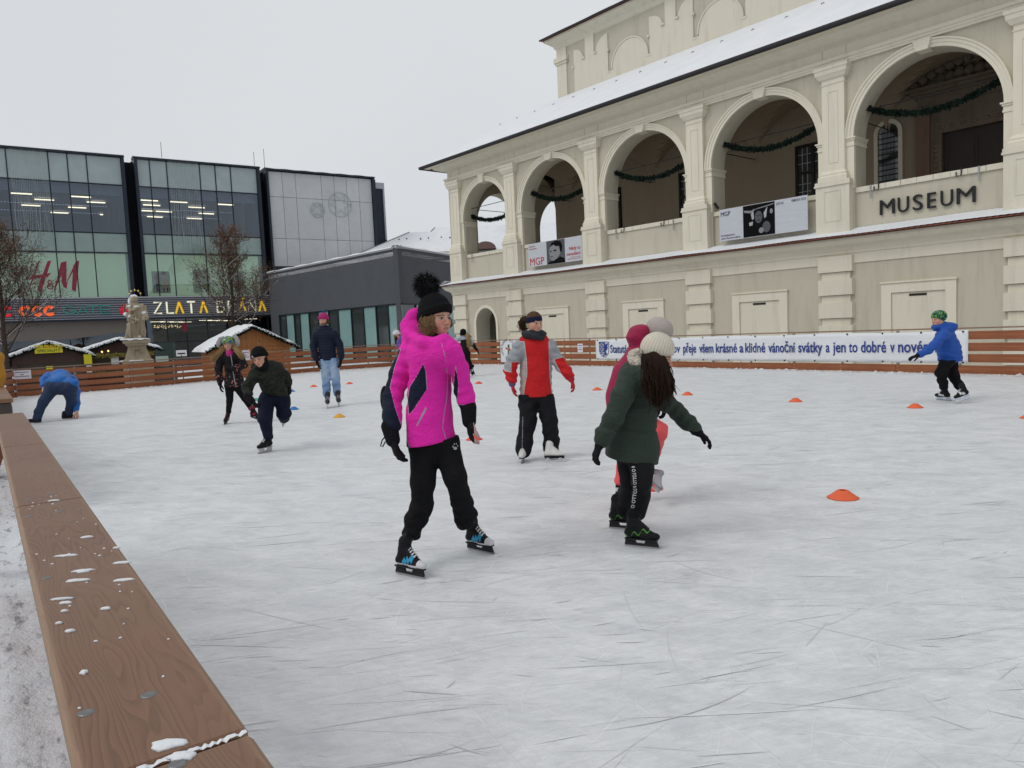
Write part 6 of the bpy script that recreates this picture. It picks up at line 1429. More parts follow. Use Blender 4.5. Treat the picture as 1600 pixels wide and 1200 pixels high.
        B.cone(t0, t1, .0155*z*r0, .0125*z*r0, .010*z); B.cone(t1, t2, .0115*z*r0, .0105*z*r0, .006*z); B.cone(t2, t3, .0105*z*r0, .0092*z*r0, .006*z)
        hh = hh or min(s.h*.55, .0045)
        if as_data: return B.mesh(hh)
        o = s.sdf(name, B, m, hh, None, lambda Q: {'palm': (Q-W)@n-.019*z, 'loc': Q-W})
        if cuff is not None:
            C_ = Body(); C_.cone(q(-.065, 0, 0), q(.012, 0, 0), cuff[1]*.036*z, cuff[1]*.031*z, .005); s.sdf('cuff', C_, cuff[0], hh, None, None, o)
        return o
    def skate(s, heel, toe, ankle, style='hockey', boot=None, size=1., lace=None, holder=None, up=None, blade_h=.062, L=None, cuffm=None, accent=None):
        """heel and toe = ends of the blade edge on (or above) the ice; ankle = point where the leg enters the boot"""
        heel, toe, ankle = V(heel), V(toe), V(ankle); c = (heel+toe)/2; fd = unit(toe-heel); L = (L or .27)*size; upd = ankle-c if up is None else V(up); upd = unit(upd-fd*(upd@fd)); sd_ = np.cross(fd, upd)
        if up is None and abs(fd[2]) < .3: upd = unit(upd*.6+V(0, 0, 1)*.4); upd = unit(upd-fd*(upd@fd)); sd_ = np.cross(fd, upd)
        q = lambda a, b, z: c+fd*a*L+sd_*b*size+upd*z*size
        bh = blade_h; r = thing_child('ice_skate', c, s.root)
        B = Body()                                                # boot: foot, instep, heel and ankle shaft
        B.cone(q(-.36, 0, bh+.040), q(.18, 0, bh+.032), .036*size, .036*size, .02*size, (upd, .9)); B.cone(q(.1, 0, bh+.030), q(.36, 0, bh+.026), .039*size, .033*size, .02*size, (upd, .78))
        B.cone(q(.08, 0, bh+.048), q(-.22, 0, bh+.12), .036*size, .042*size, .02*size)
        an = q(-.24, 0, bh+.17); dd_ = ankle-an; ln_ = np.linalg.norm(dd_); top = an+unit(dd_)*min(max(ln_, .03), .14)
        B.cone(q(-.30, 0, bh+.05), an, .040*size, .043*size, .02*size); B.cone(an, top, .042*size, .042*size, .015*size)
        B.cut(q(0, 0, bh+.004), -upd)
        hh = min(s.h*.7, .007)
        bo = s.sdf('boot', B, boot, hh, None, lambda Q: {'loc': np.stack([(Q-c)@fd/L, (Q-c)@sd_/size, (Q-c)@upd/size], -1), 'm1': ((Q-c)@fd/L-.27)*1., 'm2': .5*((bh+.024)-(Q-c)@upd/size), 'm3': np.minimum(.17-np.abs((Q-c)@fd/L+.02), .020-np.abs((Q-c)@upd/size-bh-.052-.10*((Q-c)@fd/L)+.012*np.sin((Q-c)@fd/L*60))), 'm4': .0045-np.abs((Q-c)@upd/size-bh-.055-.10*((Q-c)@fd/L)-.016*np.sin((Q-c)@fd/L*26))}, r)
        mb = MB(); mb.prism([q(a, -.030, bh+.004) for a in (-.46, .40)]+[q(a, .030, bh+.004) for a in (.40, -.46)], [q(a, -.027, bh-.006) for a in (-.45, .41)]+[q(a, .027, bh-.006) for a in (.41, -.45)]); mb.build('sole', holder or BLKM, r)
        mb = MB(); w_ = .0065
        if style == 'figure':
            for a0, a1 in ((-.38, -.24), (.16, .30)): mb.prism([q(a0, -w_, bh-.005), q(a1, -w_, bh-.005), q(a1-.02, -w_, .018), q(a0+.02, -w_, .018)], [q(a0, w_, bh-.005), q(a1, w_, bh-.005), q(a1-.02, w_, .018), q(a0+.02, w_, .018)])
            mb.build('blade_post', STEELB, r)
        else:
            pr = [(-.46, bh-.005), (-.20, bh-.005), (-.16, .030), (.06, .030), (.10, bh-.005), (.40, bh-.005), (.42, .038), (.46, .014), (-.48, .014), (-.47, .035)]
            mb.prism([q(a, -w_*1.3, z) for a, z in pr], [q(a, w_*1.3, z) for a, z in pr]); mb.build('blade_holder', holder or BLKM, r)
        mb = MB(); pr = [(-.49, .020), (.47, .022), (.50, .018), (.48, .006), (.44, .0), (-.44, .0), (-.49, .005)]
        mb.prism([q(a, -.0022, z) for a, z in pr], [q(a, .0022, z) for a, z in pr]); mb.build('blade', STEELB, r)
        if lace is not None:
            mb = MB()
            for k in range(5):
                t = k/4; a = .16-.26*t; z = bh+.082+.055*t; w = .024
                mb.tube([q(a, -w, z-.006), q(a-.02, 0, z+.008), q(a-.03, w, z-.004)], .0042*size, 5); mb.tube([q(a, w, z-.006), q(a-.02, 0, z+.0085), q(a-.03, -w, z-.004)], .0042*size, 5)
            mb.build('laces', lace, r)
        if cuffm is not None:
            C_ = Body(); C_.cone(an, top, .048*size, .051*size, .01); s.sdf('boot_cuff', C_, cuffm, hh, None, None, r)
        return r, q
def thing_child(name, loc, parent):
    o = bpy.data.objects.new(name, None); COL.objects.link(o); o.empty_display_size = .1; o.parent = parent; o.location = V(loc)-wloc(parent); WL[o.name] = V(loc); return o
STEELB = pmat('blade_steel', (.42, .42, .43), .3, .1, 30, metal=.8)
# test of the statue: saint with a child on a pedestal
STONE = plaster('statue_stone', (.24, .20, .135), (.42, .36, .26), .7)
sb = at(207, 545, 30.5); SB = V(sb[0], sb[1], GZ); SM = 30.5/F
stt = thing('statue', SB, 'stone statue of a cloaked saint with a child on a pedestal, dusted with snow', 'statue')
sx = lambda px, py, dy=0.: at(px, py, 30.5+dy)
tz = sx(208, 531)[2]
mb = MB(); outs = []
PC = at(214.5, 545, 30.5); PY = math.radians(26); PX_, PY_ = V(math.cos(PY), math.sin(PY), 0), V(-math.sin(PY), math.cos(PY), 0); PC = V(PC[0], PC[1], 0)
def sqr(hw, z, off=0): return [PC+(PX_*i+PY_*j)*hw*.96+V(0, 0, z) for i, j in ((-1, -1), (1, -1), (1, 1), (-1, 1))]
for hw, z in ((.62, GZ), (.62, GZ+.5), (.56, GZ+.55), (.60, tz-.86), (.50, tz-.78), (.36, tz-.38), (.35, tz-.26), (.42, tz-.24), (.44, tz-.17), (.52, tz-.14), (.54, tz-.06), (.50, tz-.05), (.50, tz)): outs.append(sqr(hw, z))
mb.ring(outs); mb.build('pedestal', STONE, stt)
mb = MB()
for k in range(14): a = k*math.pi/7; mb.lathe(PC-PY_*.42+PX_*.15*math.cos(a)+V(0, 0, tz-.56+.19*math.sin(a)), [(.001, -.06), (.045, 0), (.001, .06)], 6)
mb.build('carved_cartouche', STONE, stt, smooth=True)
mb = MB(); n = 12; mb.grid(lambda u, v: PC+PX_*(u-.5)*1.02+PY_*(v-.5)*1.02+V(0, 0, tz+.0+.055*min(1, 8*min(u, 1-u, v, 1-v))+.02*math.sin(u*17)*math.cos(v*13)), [i/n for i in range(n+1)], [i/n for i in range(n+1)]); mb.build('pedestal_snow', SNOW, stt, smooth=True)
heap(PC+V(0, -.05, tz-.86), .66, .62, .05, (1, 0, 0), 16, 3, 'foot_snow', stt)
B = Body(); p = sx
B.chain([p(210, 527), p(211, 505), p(211, 487), p(210, 477)], [.27, .23, .22, .16], .035)          # robe
B.chain([p(222, 524, .05), p(219, 500), p(220, 482)], [.15, .16, .14], .05); B.chain([p(216, 525, -.1), p(212, 508, -.12), p(211, 495, -.1)], [.09, .10, .10], .04)
B.cone(p(203, 480), p(222, 480), .16, .15, .06); B.ell(p(209, 467.5, -.12), (.105, .11, .135), None, .012); B.ell(p(209.5, 468, -.02), (.145, .12, .17), None, .02); B.cone(p(209, 473, -.05), p(209, 480), .075, .11, .03)
B.chain([p(202, 481, -.05), p(203, 486, -.25), p(214, 481, -.32)], [.10, .08, .06], .03)
B.chain([p(223, 483, -.02), p(228, 493, -.08), p(224, 499, -.2)], [.11, .10, .07], .03); B.ell(p(227, 496, -.1), (.13, .14, .12), None, .04)
B.chain([p(201, 491, -.1), p(206, 496, -.22), p(213, 500, -.3)], [.09, .07, .05], .03)
B.chain([p(203.5, 526, -.40), p(202, 515, -.42), p(201.5, 507, -.42)], [.055, .080, .090], .012); B.chain([p(198.5, 526, -.36), p(200, 516, -.40)], [.050, .070], .012); B.ell(p(201, 500, -.43), (.080, .09, .095), None, .006)
B.chain([p(204, 507, -.42), p(209, 504, -.42), p(214, 500, -.36)], [.055, .045, .04], .02); B.ell(p(208, 528), (.42, .32, .08), None, .05)
def stf(P): return .034*np.sin(P[..., 0]*38+np.sin(P[..., 2]*5)*2+P[..., 1]*20)*(.5+.5*np.sin(P[..., 2]*3.1+P[..., 0]*9))
def stone_snow(Vv): return {}
Vv, Ff = B.mesh(.017, stf); link_mesh('figure', Vv, Ff, STONE, stt, True)
# snow lying on the upward faces of the figure
B2 = Body(); 
for c, r in ((p(209, 463, -.06), (.12, .11, .06)), (p(203.5, 472), (.07, .10, .15)), (p(203, 479, -.1), (.09, .12, .05)), (p(213, 479, -.3), (.10, .05, .03)), (p(197, 491, -.05), (.09, .10, .07)), (p(205, 493, -.18), (.09, .06, .03)), (p(226, 489, -.05), (.10, .12, .07)), (p(208, 530, -.05), (.44, .34, .05)), (p(221, 478), (.07, .08, .05)), (p(202, 495, -.2), (.06, .07, .04)), (p(214, 500, -.3), (.06, .04, .03)), (p(216, 526, -.1), (.1, .08, .05))): B2.ell(c, (r[0]*1.15, r[1]*1.15, r[2]*1.25), None, .02)
Vv, Ff = B2.mesh(.02, lambda P: .008*np.sin(P[..., 0]*50)*np.sin(P[..., 2]*40)); link_mesh('snow_cover', Vv, Ff, SNOW, stt, True)['kind'] = 'stuff'
mb = MB(); hc = p(211, 461, .2); mb.tube([hc+V(.24*math.cos(a), .05*math.sin(a), .20*math.sin(a)) for a in [i*math.pi/8 for i in range(17)]], .004, 4); 
for k in range(5): a = .25+k*.66; mb.lathe(hc+V(.24*math.cos(a), 0, .20*math.sin(a)), [(.001, -.05), (.04, 0), (.001, .05)], 6)
mb.build('star_halo', pmat('gilded', (.55, .42, .15), .4, .1, metal=.6), stt)
# ================================================================== PEOPLE
BLK = cloth('black_cloth', (.007, .007, .008), (), .8, .2, bump_=.35)
BLKKNIT = knit('black_knit', (.006, .006, .0065))
GLOVE = cloth('black_glove', (.006, .006, .007), (), .7, .2)
HAIRB = pmat('brown_hair', (.075, .040, .022), .7, .4, 40, bstr=0, spec=.1); HAIRD = pmat('dark_brown_hair', (.028, .015, .010), .75, .4, 40, bstr=0, spec=.08); HAIRL = pmat('blond_hair', (.36, .24, .11), .55, .35, 40, bstr=0); HAIRC = pmat('curly_blond_hair', (.30, .19, .10), .75, .4, 40, bstr=0)
WHITEL = pmat('white_lace', (.62, .62, .62), .6, .05)
def axis_dir(yaw, pitch=0.):      # yaw 0 = towards the camera (-y), positive turns to the photo's right
    y = math.radians(yaw); p = math.radians(pitch); return V(math.sin(y)*math.cos(p), -math.cos(y)*math.cos(p), math.sin(p))
# ---- 1. girl in the pink jacket -------------------------------------------------
h1_, t1_ = atz(619, 896), atz(664, 905.5); h2_, t2_ = atz(729, 857), atz(775, 867)
g = Person(4.42, (atz(641, 900)), 'girl in a bright pink jacket, black trousers and black pompom hat, nearest skater', .0085)
P = g.P
f1 = Frame(P(681.5, 497.5, .03), axis_dir(46, -3)); g.head(f1, 1.0, P(679, 530, .06), .0036, ears=False, base=(.56, .31, .22))
g.hat(BLKKNIT, top=.022, cuff=True, tilt=.08, drop=-.002, wide=.006, pom=(-.085, .195), pomm=pmat('black_fur', (.008, .008, .009), .9, .3, bstr=0), pomr=.088)
nk = f1
g.strands('hair', [([f1(.066, .012, .02), f1(.082, .018, -.015), f1(.084, .022, -.05), f1(.076, .03, -.075)], .010, .016), ([f1(.070, -.015, .02), f1(.088, -.012, -.02), f1(.088, -.005, -.055), f1(.078, .005, -.08)], .012, .018), ([f1(.058, .040, .018), f1(.068, .046, -.01), f1(.068, .044, -.04), f1(.064, .044, -.06)], .006, .010), ([f1(-.06, .03, .01), f1(-.072, .035, -.01), f1(-.070, .04, -.03), f1(-.066, .045, -.045)], .004, .006)], HAIRC, 420, .0024, seed=3, wave=.016, wfreq=40)
JP = cloth('pink_jacket', (.76, .026, .39), (('m1', (.010, .013, .030)), ('m2', (.35, .30, .38))), .7, .08, 4, .35, 160, spec=.10)
B = Body()
ch, wa, hm = P(672, 560, .04), P(670, 620, .05), P(673, 684, .05)
tw = unit(V(1, .45, 0))                                           # torso axis across the chest; body turned to the right
B.cone(P(664, 553, .08), P(692, 552, -.04), .112, .108, .04); B.chain([P(674, 560, .03), P(671, 612, .04), P(671, 650, .04), P(674, 690, .04), P(675, 715, .04)], [.136, .124, .134, .142, .142], .05, (V(.45, -1, 0), .82))
B.chain([P(640, 552, .10), P(627, 583, .12), P(613, 620, .08), P(613, 650, -.01), P(615, 663, -.04)], [.070, .066, .060, .055, .050], .03)
B.chain([P(706, 549, -.06), P(717, 577, -.03), P(725, 612, .00), P(729, 628, .0), P(733, 640, .0)], [.060, .056, .052, .048, .045], .03)
B.ell(P(655, 522, .14), (.11, .09, .085), None, .05); B.ell(P(649, 513, .14), (.075, .07, .085), None, .04)
for a, b in (((643, 524, .06), (662, 535, -.07)), ((662, 535, -.07), (686, 536, -.10)), ((686, 536, -.10), (694, 531, -.06)), ((636, 508, .12), (645, 493, .12)), ((645, 493, .12), (652, 489, .10)), ((636, 508, .12), (641, 524, .06))): B.cone(P(*a), P(*b), .036, .034, .025)
B.ell(P(682, 526, .02), (.062, .066, .05), None, .02, -1)
fw1 = folds(.010, 34, 1)
def dj(Q):
    d1, t1 = seg_d(Q, P(640, 552, .10), P(613, 640, .02)); d2, t2 = seg_d(Q, P(706, 549, -.06), P(731, 635, 0)); w = np.exp(-(np.minimum(d1, d2)/.07)**2)
    zz = Q[..., 2]; return (fw1(Q)*(.30+.9*w)+.006*np.sin(t1*34+Q[..., 0]*16)*np.exp(-(d1/.08)**2)+.004*np.sin(t2*34+Q[..., 0]*10)*np.exp(-(d2/.08)**2)).astype(float)
def pxy(Q):                                                       # photo coordinates of surface points (used once, to lay out the sewn panels)
    d = Q-CAM; z = d@_fw; return 800+F*(d@_rt)/z, 600-F*(d@_up)/z
def poly_sd(X, Y, pl):
    n = len(pl); d = np.full(X.shape, 1e9); ins = np.zeros(X.shape, bool)
    for i in range(n):
        (x0, y0), (x1, y1) = pl[i], pl[(i+1) % n]; ex, ey = x1-x0, y1-y0; t = np.clip(((X-x0)*ex+(Y-y0)*ey)/(ex*ex+ey*ey), 0, 1); d = np.minimum(d, np.hypot(X-x0-t*ex, Y-y0-t*ey))
        c = ((y0 > Y) != (y1 > Y)) & (X < (x1-x0)*(Y-y0)/(y1-y0+1e-12)+x0); ins ^= c
    return np.where(ins, d, -d)
def aj(Q):
    X, Y = pxy(Q); front = True
    pan = [(661, 569), (665, 580), (667, 608), (659, 620), (646, 640), (639, 648), (637, 625), (640, 605), (650, 590)]
    pan2 = [(712, 571), (709, 600), (706, 622), (709, 640), (714, 640), (716, 600)]
    a = np.maximum(poly_sd(X, Y, pan), poly_sd(X, Y, pan2)); slv = poly_sd(X, Y, [(626, 545), (616, 575), (609, 605), (618, 640), (628, 668), (640, 700), (590, 700), (590, 560)])
    slv2 = poly_sd(X, Y, [(712, 632), (735, 634), (745, 655), (716, 655)])
    nav = np.maximum(np.maximum(a, slv), slv2)
    zz = [(690, 535), (697, 560), (700, 590), (699, 620), (694, 650), (692, 668), (698, 688), (696.8, 688), (690.8, 668), (692.8, 650), (697.8, 620), (698.8, 590), (695.8, 560), (688.8, 535)]
    pk = [(665.5, 634), (666.5, 640), (652, 666), (650, 665)]
    e1 = np.maximum(poly_sd(X, Y, zz), poly_sd(X, Y, pk)); e2 = .45-np.abs(nav+.2)
    return {'m1': nav, 'm2': np.maximum(e1, np.where(np.abs(nav) < 2, e2, -1))}
B.cut(P(674, 691, .04), -unit(V(-.14, 0, 1))); 
g.sdf('jacket', B, JP, .0065, dj, aj)
B = Body(); B.cone(P(684, 518, .04), P(684, 532, .04), .062, .075, .01); g.sdf('neck_warmer', B, BLK, .006)
g.hand(P(613, 684, -.06), P(620, 712, -.10)-P(612, 680, -.05), V(.8, .2, 0), GLOVE, 1.12, .45, .12, -1, cuff=(BLK, 1.25), hh=.0042, r0=1.15)
mb = MB(); mb.tube([P(601, 683, -.06), P(597, 688, -.06), P(594.5, 697, -.06), P(598, 698, -.06), P(602, 690, -.06)], .004, 5); mb.build('glove_strap', BLK, g.root)
GP = cloth('black_glove_pink_palm', (.010, .010, .012), (('palm', (.48, .30, .30)),), .7, .1)
g.hand(P(733, 655, -.02), P(735, 690, -.03)-P(733, 655, -.02), V(1, .15, 0), GP, 1.05, .42, .10, 1, cuff=(BLK, 1.3), hh=.0042, r0=1.15)
B = Body(); B.ell(P(602, 624, .10), (.030, .05, .085), None, .01); g.sdf('elbow_pad', B, BLK, .007); B = Body(); B.ell(P(730, 612, .03), (.028, .05, .075), None, .01); g.sdf('elbow_pad', B, BLK, .007)
B = Body()
B.cone(P(664, 690, .06), P(692, 688, .04), .100, .098, .05); B.chain([P(663, 704, .05), P(661, 752, .02), P(659, 790, .06), P(650, 812, .08), P(644, 831, .04)], [.092, .074, .064, .068, .058], .03)
B.chain([P(697, 700, .05), P(711, 745, .00), P(721, 780, .10), P(727, 805, .16), P(728, 813, .18)], [.088, .068, .062, .070, .062], .03)
fw2 = folds(.012, 46, 2)
B.cut(P(674, 688, .04), unit(V(-.14, 0, 1)))
def dt(Q):
    zl = np.clip((.55-Q[..., 2])/.35, 0, 1); return fw2(Q)*(.3+zl)+.006*np.sin(Q[..., 2]*70+Q[..., 0]*20+np.sin(Q[..., 1]*30))*zl
TP = cloth('black_sweatpants', (.009, .009, .010), (('m1', (.42, .42, .42)),), .85, .2, bump_=.4)
def at_(Q):
    X, Y = pxy(Q); e = lambda cx, cy, rx, ry: 1-np.sqrt(((X-cx)/rx)**2+((Y-cy)/ry)**2)
    m = np.maximum.reduce([e(711.4, 700.5, 3, 2.4), e(707.6, 697.5, 1, 1.5), e(709.8, 693.8, 1, 1.6), e(713, 693.6, 1, 1.6), e(715.3, 696.8, 1, 1.5)]); return {'m1': m}
g.sdf('trousers', B, TP, .007, dt, at_)
SNK = cloth('sneaker_style_boot', (.010, .010, .012), (('m1', (.62, .62, .64)), ('m2', (.62, .62, .64)), ('m3', (.04, .28, .48))), .5, .1)
g.skate(h1_, t1_, P(642, 834, .05), 'hockey', SNK, .86, WHITEL, BLKM, up=V(.30, .0, 1), L=.285); g.skate(h2_+V(0, 0, .0), t2_, P(724, 815, .2), 'hockey', SNK, .86, WHITEL, BLKM, up=V(-.22, .12, 1), L=.285)
# ---- 2. girl in the green coat ---------------------------------------------------
g = Person(4.78, atz(1000, 850), 'girl in a dark green coat and cream knitted hat with long dark hair, arms spread', .0085); P = g.P
f2_ = Frame(P(1026.5, 557, .0), axis_dir(76, -20), unit(V(.32, 0, 1))); g.head(f2_, .98, P(1010, 590, .04), .0036, ears=False, base=(.50, .29, .22))
g.hat(knit('cream_knit', (.64, .59, .48), 30, .12), top=.026, cuff=False, tilt=.12, drop=.006, wide=.010)
GC = cloth('green_coat', (.028, .042, .032), (), .75, .12, 5, .4, 180)
B = Body()
B.cone(P(990, 590, .10), P(1008, 592, -.08), .105, .100, .05); B.chain([P(997, 596, .02), P(992, 640, .03), P(987, 680, .03), P(984, 710, .03), P(984, 740, .03)], [.125, .128, .140, .152, .155], .06, (V(.0, 1, 0), .92)); B.chain([P(1000, 650, .02), P(1003, 700, .02), P(1004, 740, .02)], [.09, .10, .10], .05)
B.chain([P(985, 588, -.10), P(972, 620, -.16), P(960, 650, -.16), P(945, 676, -.14), P(940, 687, -.13)], [.070, .068, .062, .056, .054], .03)
B.chain([P(1014, 604, .08), P(1036, 626, .12), P(1058, 643, .12), P(1076, 662, .08), P(1085, 670, .06)], [.068, .062, .056, .050, .047], .03)
B.ell(P(993, 574, .08), (.085, .09, .05), None, .04); B.cut(P(985, 719, 0), -unit(V(.20, 0, 1)))
fw3 = folds(.012, 30, 4)
def dg(Q):
    d1, t1 = seg_d(Q, P(985, 588, -.10), P(940, 687, -.13)); d2, t2 = seg_d(Q, P(1014, 604, .08), P(1085, 670, .06))
    return fw3(Q)*.6+.007*np.sin(t1*36+Q[..., 0]*14)*np.exp(-(d1/.08)**2)+.006*np.sin(t2*40+Q[..., 0]*14)*np.exp(-(d2/.07)**2)-.010*np.exp(-((Q[..., 2]-P(990, 668)[2]+.15*(Q[..., 0]-P(990, 668)[0]))/.012)**2)
g.sdf('coat', B, GC, .0068, dg)
B = Body(); B.chain([P(997, 551, -.03), P(991, 556, .0), P(992, 563, -.02), P(999, 570, -.06), P(1006, 578, -.08)], [.030, .040, .038, .030, .022], .02); B.chain([P(995, 552, .06), P(1004, 568, .10)], [.034, .03], .02)
g.sdf('fleece_hood_lining', B, cloth('cream_fleece', (.56, .51, .42), (), .95, .15, 40, .8, 90), .006, lambda Q: .004*np.sin(Q[..., 0]*160)*np.sin(Q[..., 1]*150)*np.sin(Q[..., 2]*170))
# long hair falling over chest and back
F0 = f2_
B = Body(); B.chain([P(1020, 560, -.01), P(1022, 577, -.10), P(1024, 600, -.15), P(1027, 622, -.16)], [.078, .085, .080, .045], .04, (V(0, 1, 0), .8)); B.chain([P(1012, 560, .02), P(1013, 580, -.04), P(1019, 600, -.10)], [.055, .06, .05], .03); B.chain([P(1040, 578, .07), P(1044, 596, .05), P(1046, 612, .04)], [.026, .034, .022], .02)
HS = pmat('dark_hair_mass', (.020, .011, .008), .8, .3, 20, 120, .5, spec=.08)
g.sdf('hair', B, HS, .007, lambda Q: .007*np.sin(Q[..., 0]*95+np.sin(Q[..., 2]*9)*3+Q[..., 1]*60))
g.strands('hair_strands', [([P(1014, 562, -.08), P(1012, 574, -.14), P(1016, 600, -.22), P(1021, 622, -.23)], .018, .030), ([P(1026, 563, -.07), P(1026, 577, -.15), P(1030, 600, -.22), P(1031, 630, -.22)], .016, .032), ([P(1033, 560, -.06), P(1037, 576, -.09), P(1036, 600, -.13), P(1040, 622, -.12)], .008, .025), ([P(1042, 572, .05), P(1045, 585, .02), P(1046, 600, .0), P(1049, 615, .0)], .010, .022), ([P(1018, 562, -.06), P(1020, 577, -.14), P(1024, 605, -.22), P(1026, 632, -.2)], .018, .030)], HAIRD, 620, .0028, seed=8, wave=.008, wfreq=9)
g.hand(P(938, 692, -.13), P(929, 712, -.16)-P(938, 690, -.13), V(.8, .3, -.1), GLOVE, 1.0, .55, .1, -1, hh=.0042, r0=1.1, cuff=(GLOVE, 1.0))
g.hand(P(1088, 673, .05), P(1099, 681, .04)-P(1088, 673, .05), V(-.3, .1, -1), GLOVE, 1.0, .42, .12, 1, hh=.0042, r0=1.1, cuff=(GLOVE, 1.0))
B = Body(); B.cone(P(980, 706, .10), P(1000, 708, -.04), .085, .08, .05); B.chain([P(1002, 722, -.04), P(1003, 752, -.10), P(1002, 776, -.02), P(997, 802, -.02)], [.088, .064, .058, .050], .02); B.chain([P(982, 722, .12), P(984, 755, .14), P(980, 775, .22), P(974, 798, .26)], [.080, .062, .055, .046], .02)
B.cut(P(985, 716, 0), unit(V(.20, 0, 1)))
g.sdf('leggings', B, cloth('black_leggings', (.010, .010, .012), (), .7, .2, bump_=.3), .0068, lambda Q: folds(.006, 60, 6)(Q))
# white sports lettering that runs down the leg
LW = pmat('white_print', (.55, .55, .56), .6, .05)
v, f = text_mesh('◊ O LOTTO ◊ LOTTO O', .05, 1, .001, .0008); v[:, 0] -= v[:, 0].min(); Lv = v[:, 0].max(); pa = [P(989, 728, -.16), P(991.5, 748, -.175), P(992, 768, -.13), P(988, 794, -.09)]
def along(t):
    t = min(max(t, 0), .9999)*3; i = int(t); return pa[i]*(1-(t-i))+pa[i+1]*(t-i), unit(pa[i+1]-pa[i])
Q = []
for x, y, z in v: c, d = along(x/Lv); sdv = unit(np.cross(d, V(0, 1, 0))); Q.append(c+sdv*(-(y-.018)*.62)+V(0, -1, 0)*(.004+z))
link_mesh('leg_lettering', Q, f, LW, g.root)
GBT = cloth('black_green_boot', (.009, .010, .010), (('m4', (.07, .26, .04)),), .5, .15)
ha, ta = atz(978, 853), atz(1030, 858.5); g.skate(ha, ta, P(997, 800, -.02), 'hockey', GBT, .90, BLKM, BLKM, up=V(-.05, .1, 1), L=.27, cuffm=BLK)
hb, tb = atz(960, 826), atz(994, 829); g.skate(hb, tb, P(974, 795, .24), 'hockey', GBT, .90, BLKM, BLKM, up=V(-.02, .1, 1), L=.27, cuffm=BLK)
# ---- 3. stooping skater in crimson behind the green coat -------------------------
g = Person(5.75, atz(985, 800), 'stooping skater in a crimson hooded jacket and coral trousers hidden behind the green coat', .011); P = g.P
f3 = Frame(P(1029, 524, .03), axis_dir(95, -28), unit(V(.45, 0, 1))); g.head(f3, 1., P(1010, 545, .03), .006, ears=False)
g.hat(cloth('beige_fleece', (.40, .35, .32), (), .9, .08), top=.012, cuff=False, tilt=.1, wide=.008)
CJ = cloth('crimson_jacket', (.30, .008, .055), (), .6, .1, 4, .35)
B = Body(); B.chain([P(1000, 560, .03), P(985, 590, .03), P(978, 620, .03), P(978, 632, .03)], [.125, .135, .145, .145], .06); B.cone(P(1000, 560, .14), P(1005, 562, -.10), .10, .10, .05)
B.ell(P(996, 527, .03), (.085, .10, .095), None, .04); B.ell(P(1004, 517, .03), (.055, .085, .05), None, .03); B.chain([P(1004, 566, -.14), P(1005, 600, -.16), P(1015, 622, -.22)], [.066, .058, .050], .03); B.chain([P(1008, 566, .18), P(1020, 600, .2), P(1030, 622, .1)], [.066, .058, .050], .03)
B.ell(f3(0, .02, -.02), (.078, .085, .09), f3.ax, .01, -1)
g.sdf('jacket', B, CJ, .009, folds(.012, 30, 7)); g.hand(P(1016, 628, -.23), V(.5, -.1, -.8), V(-1, 0, 0), GLOVE, 1., .6, .1, -1); g.hand(P(1031, 627, .08), V(.3, -.1, -.8), V(-1, 0, 0), GLOVE, 1., .6, .1, 1)
CT = cloth('coral_trousers', (.80, .10, .11), (), .6, .06, 5, .35)
B = Body(); B.cone(P(985, 645, .12), P(990, 645, -.10), .13, .13, .05); B.chain([P(996, 652, -.10), P(1026, 674, -.20), P(1018, 705, -.10), P(1008, 730, .05)], [.095, .078, .068, .062], .03); B.chain([P(984, 655, .12), P(980, 700, .10), P(973, 750, .10)], [.095, .075, .062], .03)
g.sdf('trousers', B, CT, .010, folds(.010, 40, 8))
B = Body(); B.cone(P(972, 752, .10), P(970, 780, .10), .052, .045, .01); g.sdf('sock', B, cloth('striped_sock', (.012, .012, .012), (('m1', (.55, .55, .55)),), .9), .008, None, lambda Q: {'m1': 3-np.abs(pxy(Q)[1]-765)})
WBT = cloth('white_boot', (.60, .59, .57), (), .45, .06); BBT = cloth('dark_boot', (.014, .014, .016), (), .5, .1)
g.skate(atz(962, 799)+V(0, 0, 0), atz(986, 801), P(971, 778, .10), 'hockey', BBT, .86, None, BLKM)
g.skate(P(1012, 757, -.02), P(1029, 771, -.16), P(1009, 734, .05), 'hockey', cloth('pale_grey_boot', (.34, .34, .36), ()), .58, None, pmat('smoke_holder', (.30, .30, .31), .4), up=unit(V(.55, .1, .75)))
# ---- 4. girl in the red and grey jacket -------------------------------------------
g = Person(7.95, atz(840, 721), 'girl in a red and grey jacket with a navy headband, red gloves and white skates', .0105); P = g.P
f4 = Frame(P(835, 504.5, -.02), axis_dir(30, -8)); g.head(f4, 1., P(835, 528, .03), .0045, ears=False, base=(.52, .30, .23))
B = Body(); B.ell(f4(0, -.012, .035), (.080, .098, .088), f4.ax, .01); B.cut(f4(0, .05, .03), -f4.u+f4.f*.25); g.sdf('hair', B, HAIRB, .006, lambda Q: .003*np.sin(Q[..., 0]*200+Q[..., 1]*120))
B = Body(); B.ell(f4(0, -.012, .035), (.085, .103, .092), f4.ax, .01); B.cut(f4(0, .09, .024), -f4.u+f4.f*.25); B.cut(f4(0, .09, .084), f4.u-f4.f*.25); g.sdf('headband', B, knit('navy_knit', (.010, .014, .045), 40), .006, None, lambda Q: {'loc': f4.loc(Q)})
g.strands('ponytail', [([f4(.03, -.09, .03), f4(.05, -.14, .02), f4(.06, -.16, -.04), f4(.05, -.13, -.08)], .016, .022)], HAIRB, 200, .0035, seed=12, wave=.022, wfreq=20)
B = Body()
